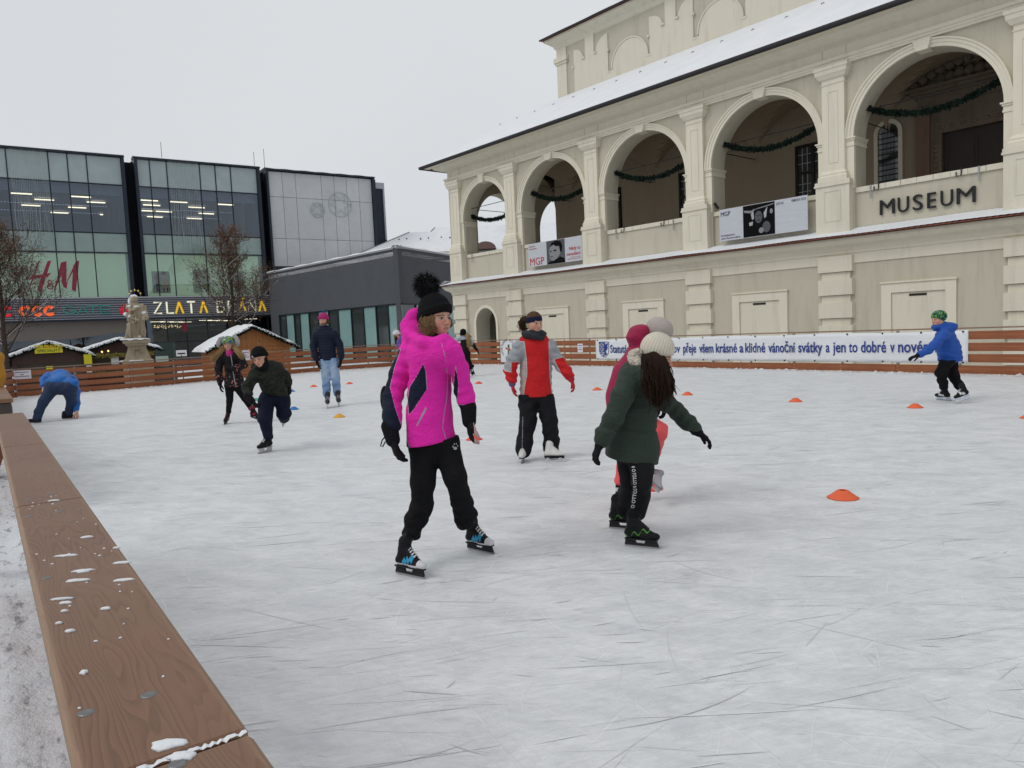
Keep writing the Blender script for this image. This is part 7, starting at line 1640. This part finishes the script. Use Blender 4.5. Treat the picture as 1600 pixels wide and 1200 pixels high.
for i in range(14):
    a0, a1 = i*2*math.pi/14, (i+1)*2*math.pi/14; c = P(834, 523.5, .02); B.cone(c+V(.085*math.cos(a0), .085*math.sin(a0), .01*math.sin(a0*2)), c+V(.085*math.cos(a1), .085*math.sin(a1), .01*math.sin(a1*2)), .045, .045, .02)
g.sdf('scarf', B, cloth('grey_snood', (.030, .034, .042), (), .95, .5, 60, .9, 120), .007, lambda Q: .008*np.sin(Q[..., 2]*75+Q[..., 0]*30))
B = Body(); B.cone(P(815, 543, .03), P(856, 543, .03), .095, .095, .05); B.chain([P(836, 545, .03), P(837, 580, .03), P(837, 612, .03), P(837, 640, .03)], [.150, .155, .158, .158], .05, (V(0, 1, 0), .72))
B.cone(P(838, 575, .03), P(838, 635, .03), .16, .165, .04, (V(0, 1, 0), .7))
B.chain([P(810, 545, .02), P(801, 563, .0), P(797, 577, -.01), P(799, 588, -.03), P(800, 594, -.04)], [.078, .072, .066, .058, .052], .03); B.chain([P(860, 545, .02), P(869, 560, .02), P(877, 571, .0), P(886, 582, -.03), P(890, 587, -.04)], [.078, .070, .064, .056, .050], .03)
B.cone(P(819, 529, .04), P(850, 529, .04), .042, .042, .03); B.cut(P(837, 619, .03), V(0, 0, -1))
def a4(Q):
    X, Y = pxy(Q); red = poly_sd(X, Y, [(819, 530), (857, 530), (857.5, 560), (859, 590), (863, 622), (818, 622), (821, 600), (824, 585), (823, 560)])
    slL = poly_sd(X, Y, [(799, 566), (811, 566), (812, 585), (808, 605), (785, 605), (785, 575), (789, 580), (799, 582)]); slR = poly_sd(X, Y, [(866, 562), (880, 558), (900, 580), (905, 600), (885, 600), (873, 575)])
    col = poly_sd(X, Y, [(808, 520), (860, 520), (858, 533), (812, 533)]); r = np.maximum.reduce([red, slL, slR, col])
    wh = np.maximum(poly_sd(X, Y, [(811, 560), (820, 556), (820, 615), (812, 600)])-1, poly_sd(X, Y, [(862, 555), (872, 577), (887, 596), (878, 598), (864, 575)])); wh = np.where(r > -.6, -1, wh); lite = poly_sd(X, Y, [(811, 575), (820, 558), (820, 600), (815, 622), (809, 622)])
    return {'m1': lite, 'm2': r, 'm3': np.where(np.abs(r+.5) < .55, 1., -1.)*(1.)}
RG = cloth('red_grey_jacket', (.30, .32, .34), (('m1', (.44, .40, .37)), ('m3', (.48, .44, .43)), ('m2', (.52, .008, .012))), .65, .07, 5, .35)
g.sdf('jacket', B, RG, .0085, lambda Q: folds(.011, 30, 11)(Q)*.8+.006*np.sin(Q[..., 2]*80+Q[..., 0]*25)*(np.abs(Q[..., 0]-P(837, 580)[0]) > .17), a4)
RGL = cloth('red_glove', (.40, .010, .025), (('m1', (.09, .07, .20)),), .7, .1)
g.hand(P(800, 598, -.04), V(.10, -.1, -1), V(1, .2, 0), RGL, 1.05, .35, .2, -1, cuff=(pmat('violet_cuff', (.10, .08, .20), .8, .1), 1.15)); g.hand(P(892, 591, -.05), V(.30, -.1, -.9), V(-.8, .2, -.2), RGL, 1.05, .50, .2, 1, cuff=(RGL, 1.1))
B = Body(); B.cone(P(826, 618, .03), P(850, 618, .03), .105, .105, .05); B.chain([P(825, 626, .03), P(825, 660, .01), P(819.5, 690, .0), P(818, 703, -.03)], [.105, .090, .084, .090], .03); B.chain([P(852, 626, .03), P(859, 660, .0), P(861.5, 690, .02), P(861, 702, .0)], [.105, .088, .082, .088], .03)
B.cut(P(837, 616, .03), V(0, 0, 1))
g.sdf('trousers', B, cloth('black_ski_trousers', (.011, .011, .013), (('m1', (.20, .20, .21)),), .7, .2, bump_=.4), .0095, folds(.014, 38, 13), lambda Q: {'m1': .6-np.abs(pxy(Q)[0]-816.5+(pxy(Q)[1]-670)*.02)+np.where(pxy(Q)[1] < 650, -9, 0)})
g.skate(atz(852, 722)+V(0, 0, 0), atz(882, 721.5), P(861, 701, .0), 'figure', WBT, .92, WHITEL, BBT); g.skate(atz(820, 718), atz(814, 726), P(818.5, 703, .0), 'figure', WBT, .92, WHITEL, BBT)
# ---- 5. boy in the blue jacket on the right -----------------------------------------
g = Person(11.35, atz(1482, 628), 'boy in a blue puffer jacket and patterned green hat in front of the banner', .013); P = g.P
f5 = Frame(P(1466.5, 499, 0), axis_dir(-82, -6)); g.head(f5, 1., P(1470, 517, .02), .006, ears=False, base=(.52, .30, .23))
g.hat(cloth('patchwork_hat', (.02, .1, .1), (), .9, pattern='patch'), top=.012, cuff=False, tilt=.25, wide=.012, drop=.004)
BJ = cloth('blue_jacket', (.012, .075, .36), (), .5, .1, 5, .4)
B = Body(); B.chain([P(1477, 528, .02), P(1482, 545, .02), P(1485, 560, .02), P(1485, 580, .02)], [.150, .165, .158, .158], .05, (V(0, 1, 0), .9)); B.cone(P(1474, 524, -.10), P(1480, 522, .12), .09, .09, .05); B.ell(P(1482, 511, .02), (.13, .11, .075), None, .05); B.cone(P(1462, 511, .0), P(1474, 509, .0), .06, .07, .03)
B.chain([P(1474, 522, -.14), P(1463, 537, -.20), P(1450, 547, -.22), P(1438, 553.5, -.22)], [.072, .070, .060, .050], .03); B.chain([P(1478, 522, .16), P(1482, 545, .20), P(1478, 560, .18)], [.07, .065, .05], .03); B.cut(P(1484, 565, 0), V(0, 0, -1))
g.sdf('jacket', B, BJ, .011, lambda Q: folds(.014, 30, 15)(Q)*.6+.010*np.abs(np.sin(Q[..., 2]*38+Q[..., 0]*6))-.004)
g.hand(P(1435, 555, -.22), V(-1, 0, -.28), V(.1, .2, -1), GLOVE, 1.05, .30, .15, 1, cuff=(GLOVE, 1.1)); g.hand(P(1478, 564, .18), V(-.1, 0, -1), V(0, -1, 0), GLOVE, 1., .5, .15, 1)
B = Body(); B.cone(P(1484, 560, -.06), P(1484, 560, .08), .10, .10, .05); B.chain([P(1479, 566, -.06), P(1470, 582, -.10), P(1473, 596, -.04), P(1475, 605, -.02)], [.10, .080, .068, .060], .03); B.chain([P(1486, 566, .08), P(1489, 585, .06), P(1497, 600, .02), P(1500.5, 606, .0)], [.10, .080, .068, .060], .03)
B.cut(P(1484, 562, 0), V(0, 0, 1)); g.sdf('trousers', B, BLK, .012, folds(.014, 40, 16))
WH = pmat('white_holder', (.62, .66, .74), .4, .05); SBT = cloth('black_white_boot', (.012, .012, .014), (('m3', (.6, .6, .6)),), .5)
g.skate(atz(1487, 626), atz(1463, 624.5), P(1475, 604, -.03), 'hockey', SBT, .92, WHITEL, WH, blade_h=.075); tt_ = atz(1490, 631.5); hh_ = P(1521, 622, -.2); hh_[1] = tt_[1]+.02; g.skate(at(1520, 621, tt_[1]+.02), tt_, P(1500.5, 606, .0), 'hockey', SBT, .92, WHITEL, WH, blade_h=.075, up=unit(V(.42, .1, .85)))
# ---- 6. man in navy jacket and jeans ---------------------------------------------------
g = Person(15.2, atz(519, 636), 'man in a navy jacket and pale jeans with a magenta bobble hat standing on skates', .016); P = g.P
f6 = Frame(P(505.5, 500.5, 0), axis_dir(-14, -6)); g.head(f6, 1.05, P(507, 517, .02), .007, male=True, base=(.46, .25, .18))
g.hat(cloth('magenta_hat', (.34, .02, .13), (), .9, .1), top=.02, cuff=True, wide=.008, pom=(-.04, .155), pomm=pmat('blue_pompom', (.02, .16, .35), .9, .2, bstr=0), pomr=.042)
B = Body(); B.ell(f6(0, -.07, -.03), (.08, .05, .06), None, .02); B.ell(f6(.07, -.04, -.03), (.05, .06, .06), None, .02); B.ell(f6(-.07, -.04, -.03), (.05, .06, .06), None, .02); g.sdf('hair', B, HAIRB, .010, lambda Q: .006*np.sin(Q[..., 0]*120+Q[..., 2]*90))
NJ = cloth('navy_jacket', (.011, .015, .032), (), .6, .15, 5, .4)
B = Body(); B.cone(P(497, 523, .02), P(520, 523, .02), .105, .105, .05); B.chain([P(508, 525, .02), P(511, 545, .02), P(513, 560, .02), P(513, 580, .02)], [.165, .162, .158, .158], .05, (V(0, 1, 0), .68)); B.cone(P(503, 515, .02), P(512, 515, .02), .085, .085, .04)
B.chain([P(494, 523, .02), P(489.5, 540, .02), P(492, 555, -.03), P(494.5, 563, -.05)], [.074, .068, .060, .052], .03); B.chain([P(523, 522, .02), P(530.5, 538, .02), P(533, 553, -.02), P(533, 560, -.03)], [.074, .068, .060, .052], .03); B.cut(P(513, 562.5, 0), V(0, 0, -1))
g.sdf('jacket', B, NJ, .012, lambda Q: .008*np.abs(np.sin(Q[..., 2]*52))+folds(.010, 30, 20)(Q)*.5)
g.hand(P(495.5, 566, -.05), V(.25, -.1, -1), V(1, .3, 0), GLOVE, 1.15, .5, .15, -1); g.hand(P(532.5, 563, -.03), V(-.15, -.1, -1), V(-1, .3, 0), GLOVE, 1.15, .5, .15, 1)
JN = cloth('pale_jeans', (.13, .22, .38), (), .8, .1, pattern='denim', bump_=.4)
B = Body(); B.cone(P(508, 560, .03), P(520, 559, .03), .115, .115, .05); B.chain([P(508, 568, .03), P(509.5, 592, .0), P(510, 606, .03), P(510.5, 616, .04)], [.115, .088, .078, .080], .03); B.chain([P(521, 567, .03), P(524.5, 591, .0), P(526, 605, .03), P(526.5, 613, .04)], [.115, .088, .078, .080], .03)
B.cut(P(513, 560, 0), V(0, 0, 1)); g.sdf('jeans', B, JN, .012, folds(.014, 36, 21), lambda Q: {'wear': np.clip(1-np.abs(pxy(Q)[1]-580)/22, 0, 1)*(1-.3*np.sin(Q[..., 0]*40))})
HBT = cloth('grey_black_boot', (.035, .033, .036), (('m3', (.25, .23, .26)),), .5); CH = pmat('pale_holder', (.50, .50, .50), .4, .05)
for (hx, hy), (tx, ty), ak in (((510, 634), (512.5, 641), (512, 617)), ((527, 632), (532, 637.5), (527.5, 614.5))): g.skate(atz(hx, hy), atz(tx, ty), P(*ak, .04), 'hockey', HBT, 1.12, pmat('grey_lace', (.30, .28, .32), .7), CH, L=.27, blade_h=.08)
# ---- 7. girl with the rabbit-ear helmet ---------------------------------------------
g = Person(12.75, atz(352, 664), 'girl in a helmet with grey rabbit ears, long fair hair and a dark floral coat', .014); P = g.P
f7 = Frame(P(357, 538, 0), axis_dir(6, -8)); g.head(f7, 1., P(358.5, 556, .02), .006, ears=False, base=(.52, .30, .24))
g.hat(cloth('splash_helmet', (.02, .1, .1), (), .35, pattern='splash', sheen=0, spec=.6), top=.014, cuff=False, wide=.022, drop=.006, name='helmet')
EAR = cloth('grey_plush', (.34, .32, .32), (), .9, .1)
for pts in ([(349, 527), (344, 530), (341.5, 536), (341, 541)], [(364.5, 525.5), (369, 528), (371, 534), (371.5, 539.5)]): B = Body(); B.chain([P(x, y, .0) for x, y in pts], [.022, .034, .042, .028], .02, (V(0, 1, 0), .5)); g.sdf('rabbit_ear', B, EAR, .008)
B = Body(); B.ell(P(358, 544, .05), (.085, .07, .09), None, .02); g.sdf('hair', B, cloth('black_hood', (.012, .012, .012), ()), .010)
g.strands('long_hair', [([P(350, 542, .0), P(345, 550, -.05), P(339, 557, -.04), P(333, 563, .0)], .02, .03), ([P(366, 542, .0), P(371, 549, -.08), P(376, 554, -.10), P(379, 557, -.05)], .02, .03)], HAIRL, 320, .005, seed=14, wave=.01)
B = Body(); B.cone(P(358, 549.5, .0), P(359.5, 553, -.02), .062, .072, .02); g.sdf('neck_warmer', B, cloth('magenta_fleece', (.42, .02, .17), ()), .009)
FLC = cloth('floral_coat', (.012, .011, .013), (), .6, .2, pattern='floral')
B = Body(); B.cone(P(349, 557, .02), P(372, 557, .02), .085, .085, .04); B.chain([P(361, 560, .02), P(363, 577, .02), P(366, 594, .02), P(366, 602, .02), P(366, 618, .02)], [.130, .118, .150, .160, .165], .05, (V(0, 1, 0), .75)); B.chain([P(346, 557, .02), P(341.5, 576, .0), P(343, 591, -.04), P(343.3, 596, -.04)], [.068, .064, .056, .050], .03)
B.chain([P(375, 558, .02), P(381, 570, .0), P(372, 574.5, -.16), P(365, 576, -.20)], [.068, .064, .055, .050], .03); B.cut(P(366, 604.5, 0), V(0, 0, -1))
g.sdf('coat', B, FLC, .012, folds(.010, 34, 23), lambda Q: {'flo': np.where((pxy(Q)[1] > 581) | ((pxy(Q)[1] > 567) & (pxy(Q)[0] > 366)), 1., -1.)})
mb = MB(); mb.tube([P(360.5, 554, -.12), P(362.5, 566, -.13), P(364, 580, -.14), P(368, 602, -.15)], .006, 4); mb.build('zip', pmat('zip_grey', (.35, .35, .36), .5), g.root)
g.hand(P(343.5, 599, -.04), V(.05, 0, -1), V(1, .2, 0), GLOVE, 1.05, .3, .2, -1, cuff=(GLOVE, 1.1)); g.hand(P(363, 576.5, -.21), V(-1, -.2, -.1), V(0, 1, 0), GLOVE, 1., .8, .1, 1)
B = Body(); B.cone(P(360, 602, .03), P(371, 602, .03), .095, .095, .04); B.chain([P(358.5, 606, .03), P(359, 625, .0), P(357, 643, .02)], [.078, .056, .045], .02); B.chain([P(372, 606, .05), P(382, 622, .10), P(391, 636, .25)], [.078, .056, .045], .02)
g.sdf('leggings', B, BLK, .011, folds(.006, 50, 24))
RBT = cloth('black_red_boot', (.016, .010, .012), (('m3', (.35, .02, .05)), ), .5); RCF = cloth('red_boot_cuff', (.22, .02, .035), ())
g.skate(atz(357, 660), atz(347, 665), P(357, 643, .02), 'hockey', RBT, .85, BLKM, BLKM, up=unit(V(.25, .1, 1)), cuffm=RCF); g.skate(at(391.5, 652, 12.95), at(405, 657, 12.85), P(391.5, 638, .25), 'hockey', RBT, .85, BLKM, BLKM, up=unit(V(-.35, .1, 1)), cuffm=RCF)
# ---- 8. boy in the camouflage jacket -------------------------------------------------
g = Person(9.35, atz(413, 708), 'boy in a dark camouflage jacket and black beanie leaning forward in mid stride', .0115); P = g.P
f8 = Frame(P(406.5, 560, -.10), axis_dir(-8, -14), unit(V(-.18, 0, 1))); g.head(f8, 1., P(410, 579, .02), .0048, ears=False, base=(.50, .28, .21))
g.hat(BLKKNIT, top=.022, cuff=True, wide=.008, drop=-.006)
mb = MB(); mb.lathe(f8(.030, .098, .060), [(.016, -.004), (.016, .002), (.001, .003)], 12, f8.f); mb.build('hat_badge', pmat('badge', (.40, .42, .55), .5, .3, 60), g.root)
B = Body(); B.ell(f8(0, -.01, -.035), (.080, .075, .085), f8.ax, .01); B.ell(f8(0, .035, -.105), (.05, .045, .045), f8.ax, .02); B.cone(f8(0, 0, -.09), P(412, 581, .02), .07, .085, .03); B.ell(f8(0, .065, -.015), (.050, .06, .068), f8.ax, .01, -1); g.sdf('balaclava', B, BLK, .006)
CJK = cloth('camouflage_jacket', (.03, .035, .03), (), .75, .1, pattern='camo', bump_=.5)
B = Body(); B.cone(P(402, 586, -.05), P(431, 577, .10), .10, .10, .05); B.chain([P(417, 583, .03), P(425, 600, .12), P(431, 614, .16), P(435, 630, .18)], [.145, .148, .142, .14], .05, (unit(V(.3, 1, 0)), .85)); B.ell(P(400, 573, .06), (.065, .07, .06), None, .04); B.ell(P(424, 569, .12), (.07, .08, .05), None, .04)
B.chain([P(398, 585, -.08), P(386, 607, -.16), P(387, 617, -.24), P(391, 623, -.28)], [.070, .066, .058, .050], .03); B.chain([P(434, 576, .12), P(446, 588, .20), P(449, 598, .26), P(450, 600, .27)], [.070, .064, .055, .050], .03); B.cut(P(431, 617, .1), -unit(V(.22, 0, 1)))
g.sdf('jacket', B, CJK, .0095, lambda Q: folds(.013, 32, 26)(Q)*.9)
g.hand(P(392.5, 625.5, -.29), V(.55, -.2, -.6), V(.3, .6, .5), GLOVE, 1.15, 1.15, .05, -1, cuff=(GLOVE, 1.2)); g.hand(P(450.5, 602, .28), V(.1, .2, -1), V(-.8, .3, 0), GLOVE, 1.05, .5, .1, 1, cuff=(GLOVE, 1.1))
NT_ = cloth('navy_trousers', (.009, .012, .028), (), .75, .15, bump_=.4)
B = Body(); B.cone(P(419, 620, .14), P(438, 617, .22), .105, .105, .05); B.chain([P(416, 628, .12), P(414.5, 654, -.02), P(417, 672, .02), P(419.5, 681, .02)], [.108, .088, .066, .058], .03); B.chain([P(441, 625, .24), P(443.5, 646, .20), P(444, 652, .38), P(443.5, 655, .50)], [.108, .088, .070, .060], .03)
B.cut(P(431, 615, .1), unit(V(.22, 0, 1))); g.sdf('trousers', B, NT_, .0105, folds(.013, 38, 27))
B1 = cloth('black_hockey_boot', (.012, .012, .013), (), .5); g.skate(atz(425, 704), atz(403, 709.5), P(420, 680, .02), 'hockey', B1, 1.0, WHITEL, CH, cuffm=RCF, up=unit(V(.05, .1, 1))); g.skate(P(446, 661, .60), P(442, 667, .38), P(443.5, 655, .50), 'hockey', B1, .95, None, CH, up=unit(V(.0, -.35, .9)))
# ---- 9. bending man seen from behind -------------------------------------------------
g = Person(14.85, atz(82, 658), 'bending man in bright blue jacket and jeans, seen from behind at the left', .015); P = g.P
f9 = Frame(P(96, 602, .80), V(.1, .55, -.85), V(0, -1, .3)); hd = g.hand(P(119.5, 643, .12), V(.15, -.1, -1), V(-1, .2, 0), None, 1.15, .55, .1, -1, hh=.007, as_data=True); hd2 = g.hand(P(68, 608, .10), V(.0, -.2, -1), V(1, 0, 0), None, 1.1, .4, .1, 1, hh=.007, as_data=True)
ext = (np.concatenate([hd[0], hd2[0]]), np.concatenate([hd[1], hd2[1]+len(hd[0])])); g.head(f9, 1.05, P(95, 595, .65), .008, extra=ext, base=(.45, .23, .17))
B = Body(); B.ell(f9(0, -.012, .035), (.085, .10, .09), f9.ax, .01); g.sdf('hair', B, HAIRB, .010)
LJ = cloth('bright_blue_jacket', (.012, .12, .42), (), .5, .1, 5, .35)
B = Body(); B.chain([P(97, 596, .08), P(95, 589, .35), P(93, 591, .62)], [.165, .185, .165], .06, (unit(V(0, .3, 1)), .8)); B.cone(P(78, 592, .55), P(112, 594, .55), .11, .11, .06)
B.chain([P(76, 588, .52), P(70, 594, .30), P(68, 603, .14)], [.10, .085, .062], .04); B.chain([P(114, 596, .52), P(118.5, 612, .36), P(119, 630, .20), P(119, 640, .14)], [.10, .080, .070, .058], .04); B.cone(P(80, 598, .02), P(114, 600, .02), .11, .11, .05)
g.sdf('jacket', B, LJ, .013, folds(.012, 26, 29))
DJ = cloth('dark_jeans', (.020, .038, .085), (), .8, .15, bump_=.4)
B = Body(); B.cone(P(82, 605, .0), P(109, 606, .0), .150, .150, .05, (V(0, 1, 0), .95)); B.chain([P(80, 610, -.02), P(68, 628, -.20), P(61, 643, -.28), P(58, 653, -.35)], [.125, .095, .080, .076], .03); B.chain([P(108, 610, .02), P(112, 627, .10), P(109, 640, .22), P(107, 648, .28)], [.125, .095, .080, .076], .03)
g.sdf('jeans', B, DJ, .013, folds(.014, 34, 30))
for a, b in (((60.5, 660.5), (46.5, 660.5)), ((101, 654.5), (114, 653.5))):
    A_, B_ = atz(*a), atz(*b); A_ = A_+V(0, 0, .045); B_ = B_+V(0, 0, .035); B = Body(); B.cone(A_, B_, .048, .040, .02); B.cone(A_, A_+V(0, .02, .07), .05, .052, .02); B.cut(A_-V(0, 0, .044), V(0, 0, -1)); g.sdf('shoe', B, cloth('black_shoe', (.012, .012, .013), (('m1', (.35, .35, .36)),), .6), .009, None, lambda Q: {'m1': .016-Q[:, 2]})
# ---- 10. black clad girl by the fence --------------------------------------------------
g = Person(22.9, atz(731, 590), 'girl in black overalls and pale top skating away by the fence, fair ponytail', .02); P = g.P
f10 = Frame(P(724, 520.5, 0), axis_dir(165, 0)); g.head(f10, 1., P(725, 531, .0), .010, ears=False)
g.hat(BLKKNIT, top=.01, cuff=True, wide=.01, drop=.045)
g.strands('ponytail', [([P(729, 523, -.08), P(731.5, 528, -.14), P(733, 535, -.15), P(734, 542, -.14)], .02, .04)], HAIRL, 160, .007, seed=22, wave=.015)
B = Body(); B.cone(P(720, 528, 0), P(733, 528, 0), .085, .085, .04); B.chain([P(726, 530, 0), P(726, 541, 0), P(726, 552, 0)], [.13, .125, .14], .05, (V(0, 1, 0), .75)); B.chain([P(719.5, 528, 0), P(713, 531.5, -.1), P(707, 533.5, -.1)], [.066, .058, .048], .03); B.chain([P(733.5, 529, 0), P(740, 540, 0), P(744.5, 546, 0)], [.066, .058, .048], .03)
g.sdf('jacket', B, cloth('black_vest', (.012, .012, .014), (('m1', (.38, .40, .46)),), .8), .015, folds(.01, 30, 31), lambda Q: {'m1': np.maximum(poly_sd(*pxy(Q), [(714, 520), (730, 520), (731, 530), (721, 531), (712, 540), (705, 536)]), poly_sd(*pxy(Q), [(731, 524), (742, 530), (738, 540), (733, 540)]))})
g.hand(P(705.5, 534, -.1), V(-1, 0, -.1), V(0, 0, -1), GLOVE, 1.05, .4, .1, 1); g.hand(P(745.5, 547, 0), V(.5, 0, -.8), V(-1, 0, 0), GLOVE, 1.05, .4, .1, 1)
B = Body(); B.cone(P(722, 553, 0), P(729, 553, 0), .13, .13, .05); B.chain([P(724, 557, 0), P(728, 569, .0), P(731, 582, 0)], [.11, .085, .07], .03); B.chain([P(729, 557, 0), P(732.5, 568, -.05), P(737.5, 572, .1)], [.11, .085, .07], .03)
g.sdf('overalls', B, BLK, .016, folds(.012, 36, 32)); g.skate(atz(733, 589.5), atz(729, 591), P(731, 582, 0), 'hockey', SBT, 1.05, None, BLKM); g.skate(at(738, 572, 23.1), at(743, 585, 23.1), P(738, 572, .1), 'hockey', SBT, 1.05, None, BLKM, up=unit(V(-.9, -.2, .35)))
# ---- 11. child with the white pompom hat ---------------------------------------------------
g = Person(23.5, V(*atz(645, 589)), 'child with a white bobble hat and purple jacket, mostly hidden behind the pink jacket', .02); P = g.P
f11 = Frame(P(619.5, 523, 0), axis_dir(-60, -20)); g.head(f11, 1., P(624, 531, .0), .010, ears=False)
g.hat(cloth('white_knit_hat', (.62, .60, .62), (), .9), top=.02, cuff=True, wide=.012, pom=(-.02, .15), pomm=pmat('white_fur', (.65, .64, .66), .9, bstr=0), pomr=.05)
g.strands('hair', [([P(618, 527, -.05), P(619, 532, -.08), P(620, 537, -.08)], .03, .03)], HAIRB, 90, .007, seed=25)
B = Body(); B.cone(P(622, 532, 0), P(633, 532, .0), .09, .09, .04); B.chain([P(628, 532, 0), P(634, 543, 0), P(640, 556, 0)], [.14, .14, .14], .05); B.chain([P(623, 534, -.1), P(623, 541, -.2), P(626, 546, -.2)], [.07, .06, .05], .03); B.chain([P(636, 534, .05), P(640, 545, .0), P(644, 552, 0)], [.07, .06, .05], .03)
g.sdf('jacket', B, cloth('purple_pink_jacket', (.10, .045, .25), (('m1', (.50, .06, .20)), ('m2', (.03, .10, .35))), .7), .015, None, lambda Q: {'m1': np.sin(pxy(Q)[0]*.9+pxy(Q)[1]*.5)-.55, 'm2': np.sin(pxy(Q)[1]*.7-pxy(Q)[0]*.6+2)-.6})
B = Body(); B.cone(P(638, 557, 0), P(644, 557, 0), .12, .12, .05); B.chain([P(639, 560, 0), P(641, 572, 0), P(643, 584, 0)], [.10, .08, .07], .03); B.chain([P(644, 560, 0), P(647, 572, 0), P(649, 584, 0)], [.10, .08, .07], .03); g.sdf('trousers', B, BLK, .018)
g.hand(P(626, 547, -.2), V(.2, 0, -1), V(1, 0, 0), pmat('pale_pink_glove', (.5, .36, .36), .8), 1.1, .4, .1, 1); g.skate(atz(646, 589), atz(641, 590.5), P(643, 584, 0), 'hockey', B1, 1., None, CH); g.skate(atz(652, 589), atz(647, 590.5), P(649, 584, 0), 'hockey', B1, 1., None, CH)
# ---- 12. person in the mustard jacket at the left edge, outside the rail ------------------------
g = Person(8.6, V(-6.55, 8.6, -.5), 'person in a mustard yellow jacket just visible at the left edge of the photo', .02); P = g.P
f12 = Frame(P(-25, 510, 0), axis_dir(30, 0)); g.head(f12, 1.05, P(-24, 535, 0), .010); g.hat(BLKKNIT, top=.01, wide=.01)
B = Body(); B.cone(P(-46, 560, 0), P(-10, 560, 0), .10, .10, .05); B.chain([P(-28, 560, 0), P(-28, 620, 0), P(-28, 660, 0)], [.17, .17, .17], .05); B.chain([P(-8, 560, 0), P(-4, 588, -.05), P(-8, 625, -.1)], [.085, .078, .06], .03); B.chain([P(-48, 560, 0), P(-56, 600, -.05), P(-52, 640, -.1)], [.085, .078, .06], .03)
g.sdf('jacket', B, cloth('mustard_jacket', (.40, .19, .02), ()), .016, folds(.012, 30, 35)); g.hand(P(-8, 632, -.1), V(0, -.1, -1), V(1, 0, 0), GLOVE, 1.1, .5, .1, 1); g.hand(P(-52, 647, -.1), V(0, -.1, -1), V(1, 0, 0), GLOVE, 1.1, .5, .1, 1)
B = Body(); B.cone(P(-36, 665, 0), P(-20, 665, 0), .14, .14, .05); B.chain([P(-37, 670, 0), P(-37, 740, 0), V(P(-37, 800, 0)[0], 8.6, -.38)], [.11, .09, .08], .03); B.chain([P(-19, 670, 0), P(-19, 740, 0), V(P(-19, 800, 0)[0], 8.6, -.38)], [.11, .09, .08], .03); g.sdf('trousers', B, BLK, .02)
# ---- 13. vendor inside the stall --------------------------------------------------------------
g = Person(32.6, V(*at(110, 566, 32.6)[:2], GZ), 'dark haired stallholder behind the counter of the dark stall', .025); P = g.P
f13 = Frame(P(110, 568, 0), axis_dir(-20, 0)); g.head(f13, 1.05, P(110, 577, 0), .012); g.hat(pmat('dark_hat', (.015, .012, .012), .9), top=.01, wide=.01, cuff=False)
B = Body(); B.cone(P(105, 581, 0), P(115, 581, 0), .11, .11, .05); B.chain([P(110, 581, 0), P(110, 600, 0), P(110, 612, 0)], [.16, .16, .15], .05); g.sdf('jacket', B, BLK, .022)
